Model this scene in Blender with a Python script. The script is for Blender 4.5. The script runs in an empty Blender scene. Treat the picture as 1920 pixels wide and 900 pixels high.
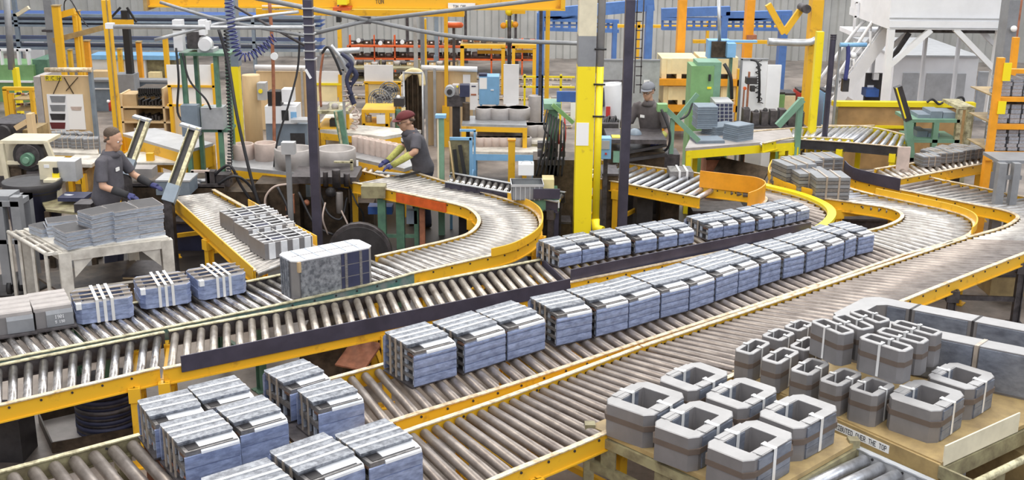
import bpy, bmesh, math, random
from mathutils import Vector, Matrix
SC = bpy.context.scene
COL = SC.collection
random.seed(7)
PI = math.pi
# ---------------------------------------------------------------- camera
F = 2170.0; H = 4.5; PITCH = math.atan(655/2170.0); ROLL = math.radians(0.5)
_c, _s = math.cos(PITCH), math.sin(PITCH)
FW = Vector((0, _c, -_s)); _up = Vector((0, _s, _c)); _rt = Vector((1, 0, 0))
RT = _rt*math.cos(ROLL) + _up*math.sin(ROLL)
UP = _up*math.cos(ROLL) - _rt*math.sin(ROLL)
CAMP = Vector((0, 0, H))
cd = bpy.data.cameras.new('camera'); cam = bpy.data.objects.new('camera', cd); COL.objects.link(cam)
cd.sensor_width = 36; cd.lens = 36*F/1920; cd.clip_end = 200
m3 = Matrix((RT, UP, -FW)).transposed()
cam.matrix_world = Matrix.Translation(CAMP) @ m3.to_4x4()
SC.camera = cam
# ---------------------------------------------------------------- light and exposure
SC.view_settings.view_transform = 'Standard'; SC.view_settings.look = 'None'
SC.view_settings.gamma = 1; SC.view_settings.use_curve_mapping = False
SC.view_settings.exposure = 0.06
w = bpy.data.worlds.new('world'); SC.world = w; w.use_nodes = True
nt = w.node_tree; bg = nt.nodes['Background']
tc = nt.nodes.new('ShaderNodeTexCoord'); sp = nt.nodes.new('ShaderNodeSeparateXYZ')
rp = nt.nodes.new('ShaderNodeValToRGB')
nt.links.new(tc.outputs['Generated'], sp.inputs[0]); nt.links.new(sp.outputs['Z'], rp.inputs[0])
nt.links.new(rp.outputs[0], bg.inputs[0])
rp.color_ramp.elements[0].position = 0.0; rp.color_ramp.elements[0].color = (.13, .125, .125, 1)
rp.color_ramp.elements[1].position = 0.75; rp.color_ramp.elements[1].color = (.95, .97, 1.0, 1)
bg.inputs[1].default_value = 0.95
def area(name, loc, size, power, color, target=None, rot=None):
    l = bpy.data.lights.new(name, 'AREA'); l.shape = 'RECTANGLE'; l.size, l.size_y = size
    l.energy = power; l.color = color
    o = bpy.data.objects.new(name, l); o.location = loc
    if target is not None:
        o.rotation_euler = (Vector(target)-Vector(loc)).to_track_quat('-Z', 'Y').to_euler()
    COL.objects.link(o); return o
area('clerestory_light', (2, 31, 9.5), (34, 4.5), 1150, (.80, .88, 1.0), (2, 12, .8))
area('bay_light', (-5, 11, 10), (1.6, 14), 700, (1.0, .93, .82), (-5, 11, 0))
area('bay_light', (4.5, 11, 10), (1.6, 14), 700, (1.0, .95, .87), (4.5, 11, 0))
area('bay_light', (0, 24, 10), (24, 2.5), 1350, (1.0, .94, .84), (0, 23, 0))
area('front_fill_light', (0, -5, 9), (18, 4), 950, (.93, .95, 1.0), (0, 18, 1))  # unseen lamp added behind the camera to brighten front faces
area('side_window_light', (13, 6, 8), (10, 4), 400, (.80, .89, 1.0), (1, 9, .8))

# ---------------------------------------------------------------- pixel of the photograph -> point on a level plane
def ray(px, py): return (FW*F + RT*(px-960) - UP*(py-450)).normalized()
def at(px, py, z=0.8):
    d = ray(px, py); return CAMP + d*((z-H)/d.z)
def aty(px, py, Y):
    d = ray(px, py); return CAMP + d*(Y/d.y)

# ---------------------------------------------------------------- materials
MAT = {}
def mat(name, col, metal=0.0, rough=0.5, var=0.0, vscale=6.0, col2=None, bump=0.0, bscale=60.0, thr=None, stretch=None, emit=0, alpha=None, trans=0, spec=None):
    m = bpy.data.materials.new(name); m.use_nodes = True
    n = m.node_tree; b = n.nodes['Principled BSDF']
    b.inputs['Base Color'].default_value = (*col, 1); b.inputs['Metallic'].default_value = metal
    b.inputs['Roughness'].default_value = rough
    if spec is not None: b.inputs['Specular IOR Level'].default_value = spec
    if trans: b.inputs['Transmission Weight'].default_value = trans
    if alpha is not None: b.inputs['Alpha'].default_value = alpha
    if emit:
        b.inputs['Emission Color'].default_value = (*col, 1); b.inputs['Emission Strength'].default_value = emit
    if var or col2 or bump:
        t = n.nodes.new('ShaderNodeTexCoord'); mp = n.nodes.new('ShaderNodeMapping')
        n.links.new(t.outputs['Object'], mp.inputs[0])
        if stretch: mp.inputs['Scale'].default_value = stretch
        oi = n.nodes.new('ShaderNodeObjectInfo')
        if var or col2:
            ns = n.nodes.new('ShaderNodeTexNoise'); ns.inputs['Scale'].default_value = vscale
            ns.inputs['Detail'].default_value = 5; ns.inputs['Roughness'].default_value = .62
            ns.noise_dimensions = '4D'
            mu = n.nodes.new('ShaderNodeMath'); mu.operation = 'MULTIPLY'; mu.inputs[1].default_value = 37
            n.links.new(oi.outputs['Random'], mu.inputs[0]); n.links.new(mu.outputs[0], ns.inputs['W'])
            n.links.new(mp.outputs[0], ns.inputs['Vector'])
            r = n.nodes.new('ShaderNodeValToRGB')
            c2 = col2 or tuple(c*(1-var) for c in col); c1 = col if col2 else tuple(min(1, c*(1+var*.6)) for c in col)
            lo, hi = thr or (.36, .64)
            r.color_ramp.elements[0].position = lo; r.color_ramp.elements[0].color = (*c2, 1)
            r.color_ramp.elements[1].position = hi; r.color_ramp.elements[1].color = (*c1, 1)
            n.links.new(ns.outputs[0], r.inputs[0]); n.links.new(r.outputs[0], b.inputs['Base Color'])
        if bump:
            n2 = n.nodes.new('ShaderNodeTexNoise'); n2.inputs['Scale'].default_value = bscale
            n.links.new(mp.outputs[0], n2.inputs['Vector'])
            bp = n.nodes.new('ShaderNodeBump'); bp.inputs['Strength'].default_value = bump; bp.inputs['Distance'].default_value = .01
            n.links.new(n2.outputs[0], bp.inputs['Height']); n.links.new(bp.outputs[0], b.inputs['Normal'])
    MAT[name] = m; return m
mat('yellow', (.82, .46, .025), 0, .42, .0, 7, (.50, .25, .03), thr=(.28, .42))
mat('lemon', (.92, .74, .02), 0, .38, .0, 5, (.62, .45, .03), thr=(.27, .40))
mat('orange', (.86, .36, .02), 0, .45, .12, 5)
mat('redorange', (.72, .13, .03), 0, .45, .2, 8)
mat('worn', (.78, .66, .48), .3, .42, 0, 18, (.42, .30, .16), thr=(.34, .55))
mat('worn_olive', (.62, .58, .38), .3, .45, 0, 16, (.25, .22, .13), thr=(.36, .58))
mat('roller_cream', (.62, .57, .51), .72, .33, 0, 16, (.32, .27, .23), thr=(.32, .66), stretch=(.6, 1, 1))
mat('roller_u', (.50, .48, .46), .7, .36, 0, 14, (.27, .25, .235), thr=(.32, .66), stretch=(.6, 1, 1))
mat('roller_brown', (.36, .315, .285), .6, .40, 0, 12, (.19, .16, .145), thr=(.32, .66), stretch=(.5, 1, 1))
mat('roller_steel', (.62, .60, .58), .9, .25, 0, 18, (.28, .25, .24), thr=(.34, .62), stretch=(.5, 1, 1))
mat('roller_bright', (.60, .61, .65), .8, .34, .25, 12)
mat('roller_shaft', (.08, .08, .08), .6, .5)
mat('guide', (.075, .070, .105), .35, .42, .25, 4)
mat('green_rail', (.10, .22, .19), .1, .5, 0, 9, (.25, .27, .26), thr=(.35, .6))
mat('sheet', (.33, .35, .39), .4, .42, 0, 26, (.12, .13, .155), thr=(.38, .62), bump=.15, bscale=25)
mat('sheet_blue', (.42, .50, .74), .42, .40, 0, 11, (.18, .22, .36), thr=(.3, .7), stretch=(1, 1, 3), bump=.12, bscale=18)
mat('sheet_light', (.84, .86, .90), .25, .38, .10, 9)
mat('sheet_end', (.27, .26, .26), .6, .5, .4, 30, stretch=(1, 1, 8))
mat('lamination', (.50, .55, .64), .3, .42, .35, 14, stretch=(1, 1, 12))
mat('strap', (.84, .84, .84), .3, .32)
mat('strap_dull', (.50, .43, .36), .5, .45, .2, 10)
mat('wood_brown', (.13, .07, .045), 0, .7, .3, 12)
mat('wood_light', (.70, .52, .30), 0, .6, .15, 3, stretch=(1, 1, .3))
mat('pine', (.85, .72, .42), 0, .6, .12, 4)
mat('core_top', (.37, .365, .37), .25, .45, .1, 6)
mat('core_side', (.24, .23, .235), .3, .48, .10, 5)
mat('core_blue', (.30, .335, .41), .5, .42, 0, 10, (.15, .165, .21), thr=(.3, .7), stretch=(1, 1, 2))
mat('core_band', (.13, .098, .080), .0, .6, .1, 6)
mat('black', (.018, .018, .02), 0, .5)
mat('dark', (.045, .042, .045), .2, .5, .3, 8)
mat('iron', (.10, .09, .095), .5, .5, .4, 12)
mat('oily', (.09, .065, .045), .4, .45, .5, 9)
mat('grey', (.27, .28, .30), .2, .5, .15, 5)
mat('lightgrey', (.50, .51, .53), .2, .45, .12, 5)
mat('galv', (.55, .57, .60), .6, .4, .15, 7)
mat('dust_white', (.70, .67, .61), .1, .55, 0, 6, (.42, .39, .35), thr=(.32, .6))
mat('white', (.86, .87, .90), 0, .45, .05, 3)
mat('paper', (.90, .90, .90), 0, .7)
mat('beige', (.72, .66, .50), 0, .5, .12, 5)
mat('tan', (.43, .31, .14), 0, .5, 0, 6, (.27, .19, .09), thr=(.33, .6))
mat('olive', (.34, .31, .18), .1, .5, 0, 9, (.18, .15, .09), thr=(.35, .6))
mat('green', (.13, .27, .18), .05, .45, 0, 7, (.08, .16, .12), thr=(.33, .6))
mat('green_bright', (.21, .40, .17), .05, .42, .15, 5)
mat('teal', (.19, .35, .25), .05, .45, .15, 5)
mat('blue', (.05, .13, .42), .0, .42, .15, 5)
mat('blue_mid', (.10, .22, .55), .0, .42, .15, 5)
mat('blue_light', (.22, .45, .72), .0, .42, .10, 5)
mat('bluegrey', (.22, .27, .33), .1, .45, .15, 5)
mat('navy', (.035, .04, .09), 0, .6, .2, 6)
mat('red', (.55, .05, .04), 0, .45)
mat('rust', (.40, .16, .09), .1, .6, .3, 10)
mat('coil_tan', (.58, .47, .42), .1, .6, .12, 8)
mat('coil_grey', (.44, .41, .40), .2, .55, .12, 8)
mat('cable', (.03, .03, .035), 0, .5)
mat('cable_blue', (.05, .06, .22), 0, .45)
mat('corrugated', (.56, .57, .56), .3, .45, .14, 1.2)
mat('cardboard', (.50, .36, .20), 0, .8, .12, 4)
mat('plywood', (.46, .28, .12), 0, .7, .25, 3)
mat('lettering', (.05, .05, .06), 0, .6)
mat('chalk', (.85, .85, .88), 0, .8)
# people
mat('skin', (.56, .33, .225), 0, .5, .08, 20)
mat('hair', (.10, .07, .05), 0, .7, .3, 60)
mat('shirt', (.10, .096, .115), 0, .85, .15, 12)
mat('shirt_brown', (.12, .105, .11), 0, .85, .15, 12)
mat('trousers', (.03, .032, .06), 0, .85, .15, 12)
mat('cap_maroon', (.13, .022, .025), 0, .8)
mat('cap_grey', (.20, .21, .24), 0, .8)
mat('glove', (.05, .055, .17), 0, .8, .2, 30)
mat('glove_black', (.03, .03, .035), 0, .8)
mat('sleeve_yellow', (.50, .50, .14), 0, .85, .2, 40)
mat('glass', (.8, .85, .9), 0, .08, trans=.6)
# concrete floor with scuffs
def floor_mat():
    m = bpy.data.materials.new('concrete'); m.use_nodes = True; n = m.node_tree; b = n.nodes['Principled BSDF']
    t = n.nodes.new('ShaderNodeTexCoord'); a = n.nodes.new('ShaderNodeTexNoise'); a.inputs['Scale'].default_value = .9
    a.inputs['Detail'].default_value = 8; a.inputs['Roughness'].default_value = .65
    r = n.nodes.new('ShaderNodeValToRGB'); e = r.color_ramp.elements
    e[0].position = .32; e[0].color = (.06, .05, .045, 1); e[1].position = .66; e[1].color = (.40, .34, .30, 1)
    n.links.new(t.outputs['Object'], a.inputs['Vector']); n.links.new(a.outputs[0], r.inputs[0]); 
    # dark oily tone put into the floor colour for shade round the machines
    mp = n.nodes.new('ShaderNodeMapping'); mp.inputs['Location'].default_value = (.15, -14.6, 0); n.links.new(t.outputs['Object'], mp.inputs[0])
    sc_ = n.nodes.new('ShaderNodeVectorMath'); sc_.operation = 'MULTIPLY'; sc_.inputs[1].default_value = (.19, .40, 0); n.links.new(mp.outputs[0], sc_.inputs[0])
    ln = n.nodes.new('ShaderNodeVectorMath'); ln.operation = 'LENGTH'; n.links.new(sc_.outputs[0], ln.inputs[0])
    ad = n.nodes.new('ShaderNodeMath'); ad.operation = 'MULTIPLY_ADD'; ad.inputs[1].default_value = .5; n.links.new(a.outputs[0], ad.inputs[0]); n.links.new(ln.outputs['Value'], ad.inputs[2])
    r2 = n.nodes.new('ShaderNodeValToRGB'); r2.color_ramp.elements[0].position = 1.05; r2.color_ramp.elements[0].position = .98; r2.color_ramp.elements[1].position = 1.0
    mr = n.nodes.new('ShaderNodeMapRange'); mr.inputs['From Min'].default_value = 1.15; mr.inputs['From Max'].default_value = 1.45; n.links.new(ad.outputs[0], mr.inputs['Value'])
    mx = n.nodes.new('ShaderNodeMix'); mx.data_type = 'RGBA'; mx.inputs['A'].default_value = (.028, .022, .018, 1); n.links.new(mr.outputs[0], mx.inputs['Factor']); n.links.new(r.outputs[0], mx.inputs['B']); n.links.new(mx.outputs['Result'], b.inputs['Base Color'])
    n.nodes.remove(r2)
    b.inputs['Roughness'].default_value = .45
    MAT['concrete'] = m
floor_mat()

# ---------------------------------------------------------------- mesh builder
class MB:
    def __init__(s): s.v = []; s.f = []; s.mi = []; s.sm = []; s.mats = []; s.cur = 0
    def m(s, name):
        if name not in s.mats: s.mats.append(name)
        s.cur = s.mats.index(name); return s
    def add(s, vs, fs, smooth=False):
        o = len(s.v); s.v += [Vector(v) for v in vs]
        for f in fs: s.f.append([i+o for i in f]); s.mi.append(s.cur); s.sm.append(smooth)
        return s
    def box(s, a, b):
        x0, y0, z0 = a; x1, y1, z1 = b
        return s.add([(x0,y0,z0),(x1,y0,z0),(x1,y1,z0),(x0,y1,z0),(x0,y0,z1),(x1,y0,z1),(x1,y1,z1),(x0,y1,z1)],
                     [(0,3,2,1),(4,5,6,7),(0,1,5,4),(1,2,6,5),(2,3,7,6),(3,0,4,7)])
    def cbox(s, c, d):   # centre x,y, base z
        return s.box((c[0]-d[0]/2, c[1]-d[1]/2, c[2]), (c[0]+d[0]/2, c[1]+d[1]/2, c[2]+d[2]))
    def rbox(s, c, d, rz):
        n0 = len(s.v); s.cbox((0,0,0), d); R = Matrix.Rotation(rz, 3, 'Z')
        for i in range(n0, len(s.v)): s.v[i] = R @ s.v[i] + Vector(c)
        return s
    def bar(s, p, q, w, h, up=(0,0,1)):
        p = Vector(p); q = Vector(q); d = (q-p).normalized(); u = Vector(up)
        if abs(d.dot(u)) > .98: u = Vector((0,1,0))
        x = d.cross(u).normalized(); y = x.cross(d).normalized()
        vs = [e + x*a*w/2 + y*b*h/2 for e in (p, q) for a, b in ((-1,-1),(1,-1),(1,1),(-1,1))]
        return s.add(vs, [(0,1,2,3),(7,6,5,4),(0,4,5,1),(1,5,6,2),(2,6,7,3),(3,7,4,0)])
    def tube(s, pts, r, n=8, caps=True):
        pts = [Vector(p) for p in pts]; vs = []; fs = []; k = len(pts)
        rs = r if isinstance(r, (list, tuple)) else [r]*k
        t = (pts[1]-pts[0]).normalized(); u = Vector((0,0,1)) if abs(t.z) < .9 else Vector((1,0,0))
        x = t.cross(u).normalized()
        for i, p in enumerate(pts):
            t = (pts[min(i+1, k-1)] - pts[max(i-1, 0)]).normalized()
            x = (x - t*x.dot(t)).normalized(); y = t.cross(x)
            for j in range(n):
                a = 2*PI*j/n; vs.append(p + (x*math.cos(a) + y*math.sin(a))*rs[i])
        for i in range(k-1):
            for j in range(n): a = i*n+j; b = i*n+(j+1) % n; fs.append((a, b, b+n, a+n))
        s.add(vs, fs, True)
        if caps:
            o = len(s.v)-n*k
            s.f.append([o+j for j in range(n)][::-1]); s.mi.append(s.cur); s.sm.append(False)
            s.f.append([o+(k-1)*n+j for j in range(n)]); s.mi.append(s.cur); s.sm.append(False)
        return s
    def prism(s, poly, z0, z1):
        n = len(poly); vs = [(p[0], p[1], z0) for p in poly] + [(p[0], p[1], z1) for p in poly]
        fs = [tuple(range(n))[::-1], tuple(range(n, 2*n))] + [(i, (i+1) % n, (i+1) % n+n, i+n) for i in range(n)]
        return s.add(vs, fs)
    def prism_axis(s, poly, a, b, ax='x'):   # poly in the two other axes
        n = len(poly)
        mk = (lambda t, p: (t, p[0], p[1])) if ax == 'x' else (lambda t, p: (p[0], t, p[1]))
        vs = [mk(a, p) for p in poly] + [mk(b, p) for p in poly]
        fs = [tuple(range(n))[::-1], tuple(range(n, 2*n))] + [(i, (i+1) % n, (i+1) % n+n, i+n) for i in range(n)]
        return s.add(vs, fs)
    def ring(s, outer, inner, z0, z1):
        n = len(outer); vs = []
        for z in (z0, z1):
            vs += [(p[0], p[1], z) for p in outer] + [(p[0], p[1], z) for p in inner]
        fs = []
        for i in range(n):
            j = (i+1) % n
            fs += [(i, j, j+2*n, i+2*n), (j+n, i+n, i+3*n, j+3*n), (i+2*n, j+2*n, j+3*n, i+3*n), (j, i, i+n, j+n)]
        return s.add(vs, fs)
    def lathe(s, prof, c=(0,0,0), n=20, smooth=True):
        vs = []; fs = []
        for r, z in prof:
            for j in range(n): a = 2*PI*j/n; vs.append((c[0]+r*math.cos(a), c[1]+r*math.sin(a), c[2]+z))
        k = len(prof)
        for i in range(k-1):
            for j in range(n): a = i*n+j; b = i*n+(j+1) % n; fs.append((a, b, b+n, a+n))
        s.add(vs, fs, smooth)
        o = len(s.v)-n*k
        if prof[0][0] > 0: s.f.append([o+j for j in range(n)][::-1]); s.mi.append(s.cur); s.sm.append(False)
        if prof[-1][0] > 0: s.f.append([o+(k-1)*n+j for j in range(n)]); s.mi.append(s.cur); s.sm.append(False)
        return s
    def sph(s, c, r, n=12, k=8, sc=(1,1,1)):
        vs = []; fs = []
        for i in range(k+1):
            a = PI*i/k
            for j in range(n): b = 2*PI*j/n; vs.append((c[0]+r*sc[0]*math.sin(a)*math.cos(b), c[1]+r*sc[1]*math.sin(a)*math.sin(b), c[2]-r*sc[2]*math.cos(a)))
        for i in range(k):
            for j in range(n): a = i*n+j; b = i*n+(j+1) % n; fs.append((a, b, b+n, a+n))
        return s.add(vs, fs, True)
    def sweep(s, pts, prof, closed=False):  # pts on plan, prof = closed polygon of (side offset, z)
        k = len(pts); n = len(prof); vs = []; fs = []
        for i, p in enumerate(pts):
            t = (pts[min(i+1, k-1)] - pts[max(i-1, 0)]); t = Vector((t.x, t.y, 0)).normalized(); nn = Vector((t.y, -t.x, 0))
            for a, z in prof: vs.append(p + nn*a + Vector((0,0,z)))
        for i in range(k-1):
            for j in range(n): a = i*n+j; b = i*n+(j+1) % n; fs.append((a, b, b+n, a+n))
        fs += [tuple(range(n))[::-1], tuple(range((k-1)*n, k*n))]
        return s.add(vs, fs)
    def mesh(s, name):
        me = bpy.data.meshes.new(name); me.from_pydata([tuple(v) for v in s.v], [], s.f)
        for q in (s.mats or ['grey']): me.materials.append(MAT[q])
        for p, mi, sm in zip(me.polygons, s.mi, s.sm): p.material_index = mi; p.use_smooth = sm
        bm = bmesh.new(); bm.from_mesh(me); bmesh.ops.recalc_face_normals(bm, faces=bm.faces); bm.to_mesh(me); bm.free()
        return me
    def build(s, name, parent=None, world=False, loc=None, rz=0):
        if world and parent is not None:
            o0 = Vector(parent['_o']) if '_o' in parent else Vector((0,0,0))
            s.v = [v - o0 for v in s.v]
        elif parent is None and loc is None and s.v:   # top level: origin at its base
            xs = [v.x for v in s.v]; ys = [v.y for v in s.v]; zs = [v.z for v in s.v]
            o0 = Vector(((min(xs)+max(xs))/2, (min(ys)+max(ys))/2, min(zs))); s.v = [v - o0 for v in s.v]; loc = o0
        o = bpy.data.objects.new(name, s.mesh(name)); COL.objects.link(o)
        if loc is not None: o.location = loc
        o.rotation_euler.z = rz
        if parent is not None: o.parent = parent
        return o
def tag(o, label=None, cat=None, group=None, kind=None):
    if label: o['label'] = label
    if cat: o['category'] = cat
    if group: o['group'] = group
    if kind: o['kind'] = kind
    return o
def thing(name, label, cat, loc, rz=0, group=None):
    o = bpy.data.objects.new(name, None); COL.objects.link(o); o.empty_display_size = .1
    o.location = loc; o.rotation_euler.z = rz; o['_o'] = [float(c) for c in loc]
    return tag(o, label, cat, group)
def kids(o): return [c for c in COL.objects if c.parent == o]
KIDS = {}
def dup(o, loc, rz=0, label=None, group=None, parent=None, scale=None):
    c = o.copy(); COL.objects.link(c)
    if parent is not None: c.parent = parent
    if parent is None:
        c.location = loc; c.rotation_euler.z = rz
        if scale: c.scale = scale
    if label: c['label'] = label
    if group: c['group'] = group
    if o.name not in KIDS: KIDS[o.name] = [k for k in list(COL.objects) if k.parent == o]
    for k in KIDS[o.name]: dup(k, None, parent=c)
    return c
class Proto:      # the first use moves the source itself, later ones copy it
    def __init__(s, make): s.make = make; s.src = None
    def place(s, loc, rz, label, group=None, scale=None):
        if s.src is None:
            s.src = s.make(); o = s.src; o.location = loc; o.rotation_euler.z = rz
            if scale: o.scale = scale
            o['label'] = label
            if group: o['group'] = group
            return o
        return dup(s.src, loc, rz, label, group, scale=scale)
def struct(o): o['kind'] = 'structure'; return o
def catmull(P, per=8):
    P = [Vector(p) for p in P]
    if len(P) == 2: return [P[0].lerp(P[1], i/per) for i in range(per+1)]
    out = []
    for i in range(len(P)-1):
        a = P[max(i-1, 0)]; b = P[i]; c = P[i+1]; d = P[min(i+2, len(P)-1)]
        for j in range(per):
            t = j/per
            out.append(.5*((2*b) + (c-a)*t + (2*a-5*b+4*c-d)*t*t + (3*b-a-3*c+d)*t**3))
    out.append(P[-1]); return out
def resample(P, n):
    L = [0]
    for a, b in zip(P, P[1:]): L.append(L[-1] + (b-a).length)
    T = L[-1]; out = []; k = 0
    for i in range(n+1):
        d = T*i/n
        while k < len(P)-2 and L[k+1] < d: k += 1
        out.append(P[k].lerp(P[k+1], (d-L[k])/max(1e-9, L[k+1]-L[k])))
    return out, T
# 5x7 block letters, drawn as thin raised strokes
GL = {'A':'01110 10001 10001 11111 10001 10001 10001','B':'11110 10001 10001 11110 10001 10001 11110','C':'01111 10000 10000 10000 10000 10000 01111','D':'11110 10001 10001 10001 10001 10001 11110','E':'11111 10000 10000 11110 10000 10000 11111','G':'01111 10000 10000 10011 10001 10001 01111','H':'10001 10001 10001 11111 10001 10001 10001','I':'11111 00100 00100 00100 00100 00100 11111','N':'10001 11001 10101 10101 10011 10001 10001','O':'01110 10001 10001 10001 10001 10001 01110','P':'11110 10001 10001 11110 10000 10000 10000','R':'11110 10001 10001 11110 10100 10010 10001','S':'01111 10000 10000 01110 00001 00001 11110','T':'11111 00100 00100 00100 00100 00100 00100','U':'10001 10001 10001 10001 10001 10001 01110','V':'10001 10001 10001 10001 10001 01010 00100','W':'10001 10001 10001 10101 10101 11011 10001','0':'01110 10001 10011 10101 11001 10001 01110','1':'00100 01100 00100 00100 00100 00100 01110','9':'01110 10001 10001 01111 00001 00001 01110','5':'11111 10000 11110 00001 00001 10001 01110',' ':'00000 '*7}
def text_mb(mb, txt, org, xd, yd, h, depth=.002, sq=1.0):
    xd = Vector(xd).normalized(); yd = Vector(yd).normalized(); nn = xd.cross(yd)
    px = h/7; org = Vector(org); cx = 0
    for ch in txt:
        g = GL.get(ch, GL[' ']).split()
        for r, row in enumerate(g):
            c = 0
            while c < 5 and c < len(row):
                if row[c] == '1':
                    e = c
                    while e < 5 and row[e] == '1': e += 1
                    p = org + xd*(cx+c)*px*sq + yd*(6-r)*px; q = xd*(e-c)*px*sq; u = yd*px
                    vs = [p, p+q, p+q+u, p+u]; vs += [v + nn*depth for v in vs]
                    mb.add(vs, [(0,3,2,1),(4,5,6,7),(0,1,5,4),(1,2,6,5),(2,3,7,6),(3,0,4,7)])
                    c = e
                else: c += 1
        cx += 6
    return mb
# ================================================================ the setting
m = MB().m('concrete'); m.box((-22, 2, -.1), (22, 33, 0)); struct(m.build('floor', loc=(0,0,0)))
def corrug():
    m = MB().m('corrugated'); x = -22; prof = []
    while x < 22:
        prof += [(x, 32.6), (x+.16, 32.6), (x+.2, 32.52), (x+.36, 32.52)]; x += .4
    vs = [(a, b, 0) for a, b in prof] + [(a, b, 11) for a, b in prof]; n = len(prof)
    m.add(vs, [(i, i+1, i+1+n, i+n) for i in range(n-1)])
    m.box((-22, 32.75, 0), (22, 32.9, 11))
    return m
o = corrug().build('wall_back', loc=(0,0,0)); struct(o)
# ================================================================ conveyors
ROLLER = {}
def roller_mesh(kind, r):
    k = (kind, round(r, 4))
    if k not in ROLLER:
        m = MB().m(kind)
        m.tube([(-.5, 0, 0), (-.492, 0, 0), (.492, 0, 0), (.5, 0, 0)], [r*.8, r, r, r*.8], 14)
        m.m('roller_shaft').tube([(-.53, 0, 0), (.53, 0, 0)], r*.28, 6)
        ROLLER[k] = m.mesh('roller')
    return ROLLER[k]
def place_roller(kind, r, a, b, root, inset=.03):
    me = roller_mesh(kind, r); o = bpy.data.objects.new('roller', me); COL.objects.link(o)
    d = b-a; L = d.length - 2*inset
    o.location = (a+b)/2 - Vector(root['_o']); o.rotation_euler = (random.uniform(0, 6), 0, math.atan2(d.y, d.x))
    o.rotation_mode = 'XYZ'
    # keep the spin about the roller's own axis
    R = Matrix.Rotation(math.atan2(d.y, d.x), 4, 'Z') @ Matrix.Rotation(random.uniform(0, 6), 4, 'X')
    o.rotation_euler = R.to_euler(); o.scale = (L, 1, 1); o.parent = root
    return o
RAILP = [(-.025, -.125), (.025, -.125), (.025, -.115), (.004, -.115), (.004, .004), (.025, .004), (.025, .014), (-.025, .014), (-.025, .004), (-.004, .004), (-.004, -.115), (-.025, -.115)]
def rail(P, name, root, mat_, top='worn', hi=.014, lo=-.125):
    m = MB().m(mat_)
    m.sweep(P, [(-.006, lo), (.006, lo), (.006, hi-.008), (-.006, hi-.008)])
    m.sweep(P, [(-.022, lo-.006), (.022, lo-.006), (.022, lo+.006), (-.022, lo+.006)])
    m.m(top).sweep(P, [(-.022, hi-.010), (.022, hi-.010), (.022, hi), (-.022, hi)])
    # bolt heads down the rail
    m.m('dark'); R, T = resample(P, max(2, int(sum((b-a).length for a, b in zip(P, P[1:]))/.23)))
    for i in range(1, len(R)-1):
        t = (R[i+1]-R[i-1]).normalized(); nn = Vector((t.y, -t.x, 0)); c = R[i] + Vector((0, 0, hi-.04))
        m.tube([c-nn*.014, c+nn*.014], .010, 6)
    return m.build(name, root, world=True)
def leg_frame(a, b, z, root, mat_='yellow', names=True):
    for p in (a, b):
        m = MB().m(mat_); d = (b-a).normalized(); rz = math.atan2(d.y, d.x)
        top = z-.1
        m.rbox((p.x, p.y, .012), (.07, .012, top-.012), rz)
        for s in (-1, 1): m.rbox((p.x+d.x*.035*s, p.y+d.y*.035*s, .012), (.010, .07, top-.012), rz)
        m.rbox((p.x, p.y, top-.12), (.12, .09, .12), rz)
        lg = m.build('leg', root, world=True); lg['_o'] = root['_o']
        m = MB().m(mat_).rbox((p.x, p.y, 0), (.15, .15, .012), rz)
        for sx, sy in ((-1, -1), (1, 1)): m.tube([(p.x+sx*.055, p.y+sy*.055, .012), (p.x+sx*.055, p.y+sy*.055, .024)], .010, 6)
        m.build('foot_plate', lg, world=True)
    m = MB().m(mat_); m.bar(Vector((a.x, a.y, z-.16)), Vector((b.x, b.y, z-.16)), .05, .07)
    m.build('cross_brace', root, world=True)
    m = MB().m(mat_).bar(Vector((a.x, a.y, .28)), Vector((b.x, b.y, .28)), .04, .05); m.build('cross_brace', root, world=True)
def conveyor(label, far, near, z=.8, kind='roller_cream', sp=.115, r=.036, fm='yellow', nm='yellow', ft='worn', nt_='worn', legs=(), legmat='yellow', inset=.03, px=True, tilt=0, name='roller_conveyor', railhi=.014, skip=()):
    A = [at(*p, z) for p in far] if px else [Vector((*p, z)) for p in far]
    B = [at(*p, z) for p in near] if px else [Vector((*p, z)) for p in near]
    A = catmull(A); B = catmull(B)
    _, ta = resample(A, 10); _, tb = resample(B, 10)
    n = max(2, int(round((ta+tb)/2/sp)))
    RA, _ = resample(A, n); RB, _ = resample(B, n)
    c = (RA[n//2]+RB[n//2])/2
    root = thing(name, label, 'conveyor', (c.x, c.y, 0))
    rail(A, 'side_rail', root, fm, ft, hi=railhi); rail(B, 'side_rail', root, nm, nt_, hi=railhi)
    for i in range(n):
        if i in skip: continue
        a = (RA[i]+RA[i+1])/2 - Vector((0,0,r)); b = (RB[i]+RB[i+1])/2 - Vector((0,0,r))
        place_roller(kind, r, a, b, root, inset)
    for t in legs:
        i = int(t*n); leg_frame(RA[i], RB[i], z, root, legmat)
    return root, A, B, RA, RB
def guide(P, root, mat_='guide', lo=.0, hi=.11, th=.012, name='guide_plate', off=0):
    m = MB().m(mat_); m.sweep(P, [(off-th/2, lo), (off+th/2, lo), (off+th/2, hi), (off-th/2, hi)])
    return m.build(name, root, world=True)
def offset(P, d):
    out = []
    for i, p in enumerate(P):
        t = P[min(i+1, len(P)-1)] - P[max(i-1, 0)]; t = Vector((t.x, t.y, 0)).normalized()
        out.append(p + Vector((-t.y, t.x, 0))*d)
    return out
def upx(P):  # world -> as plain tuples for px=False
    return [(p.x, p.y) for p in P]
Z = .8
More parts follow.
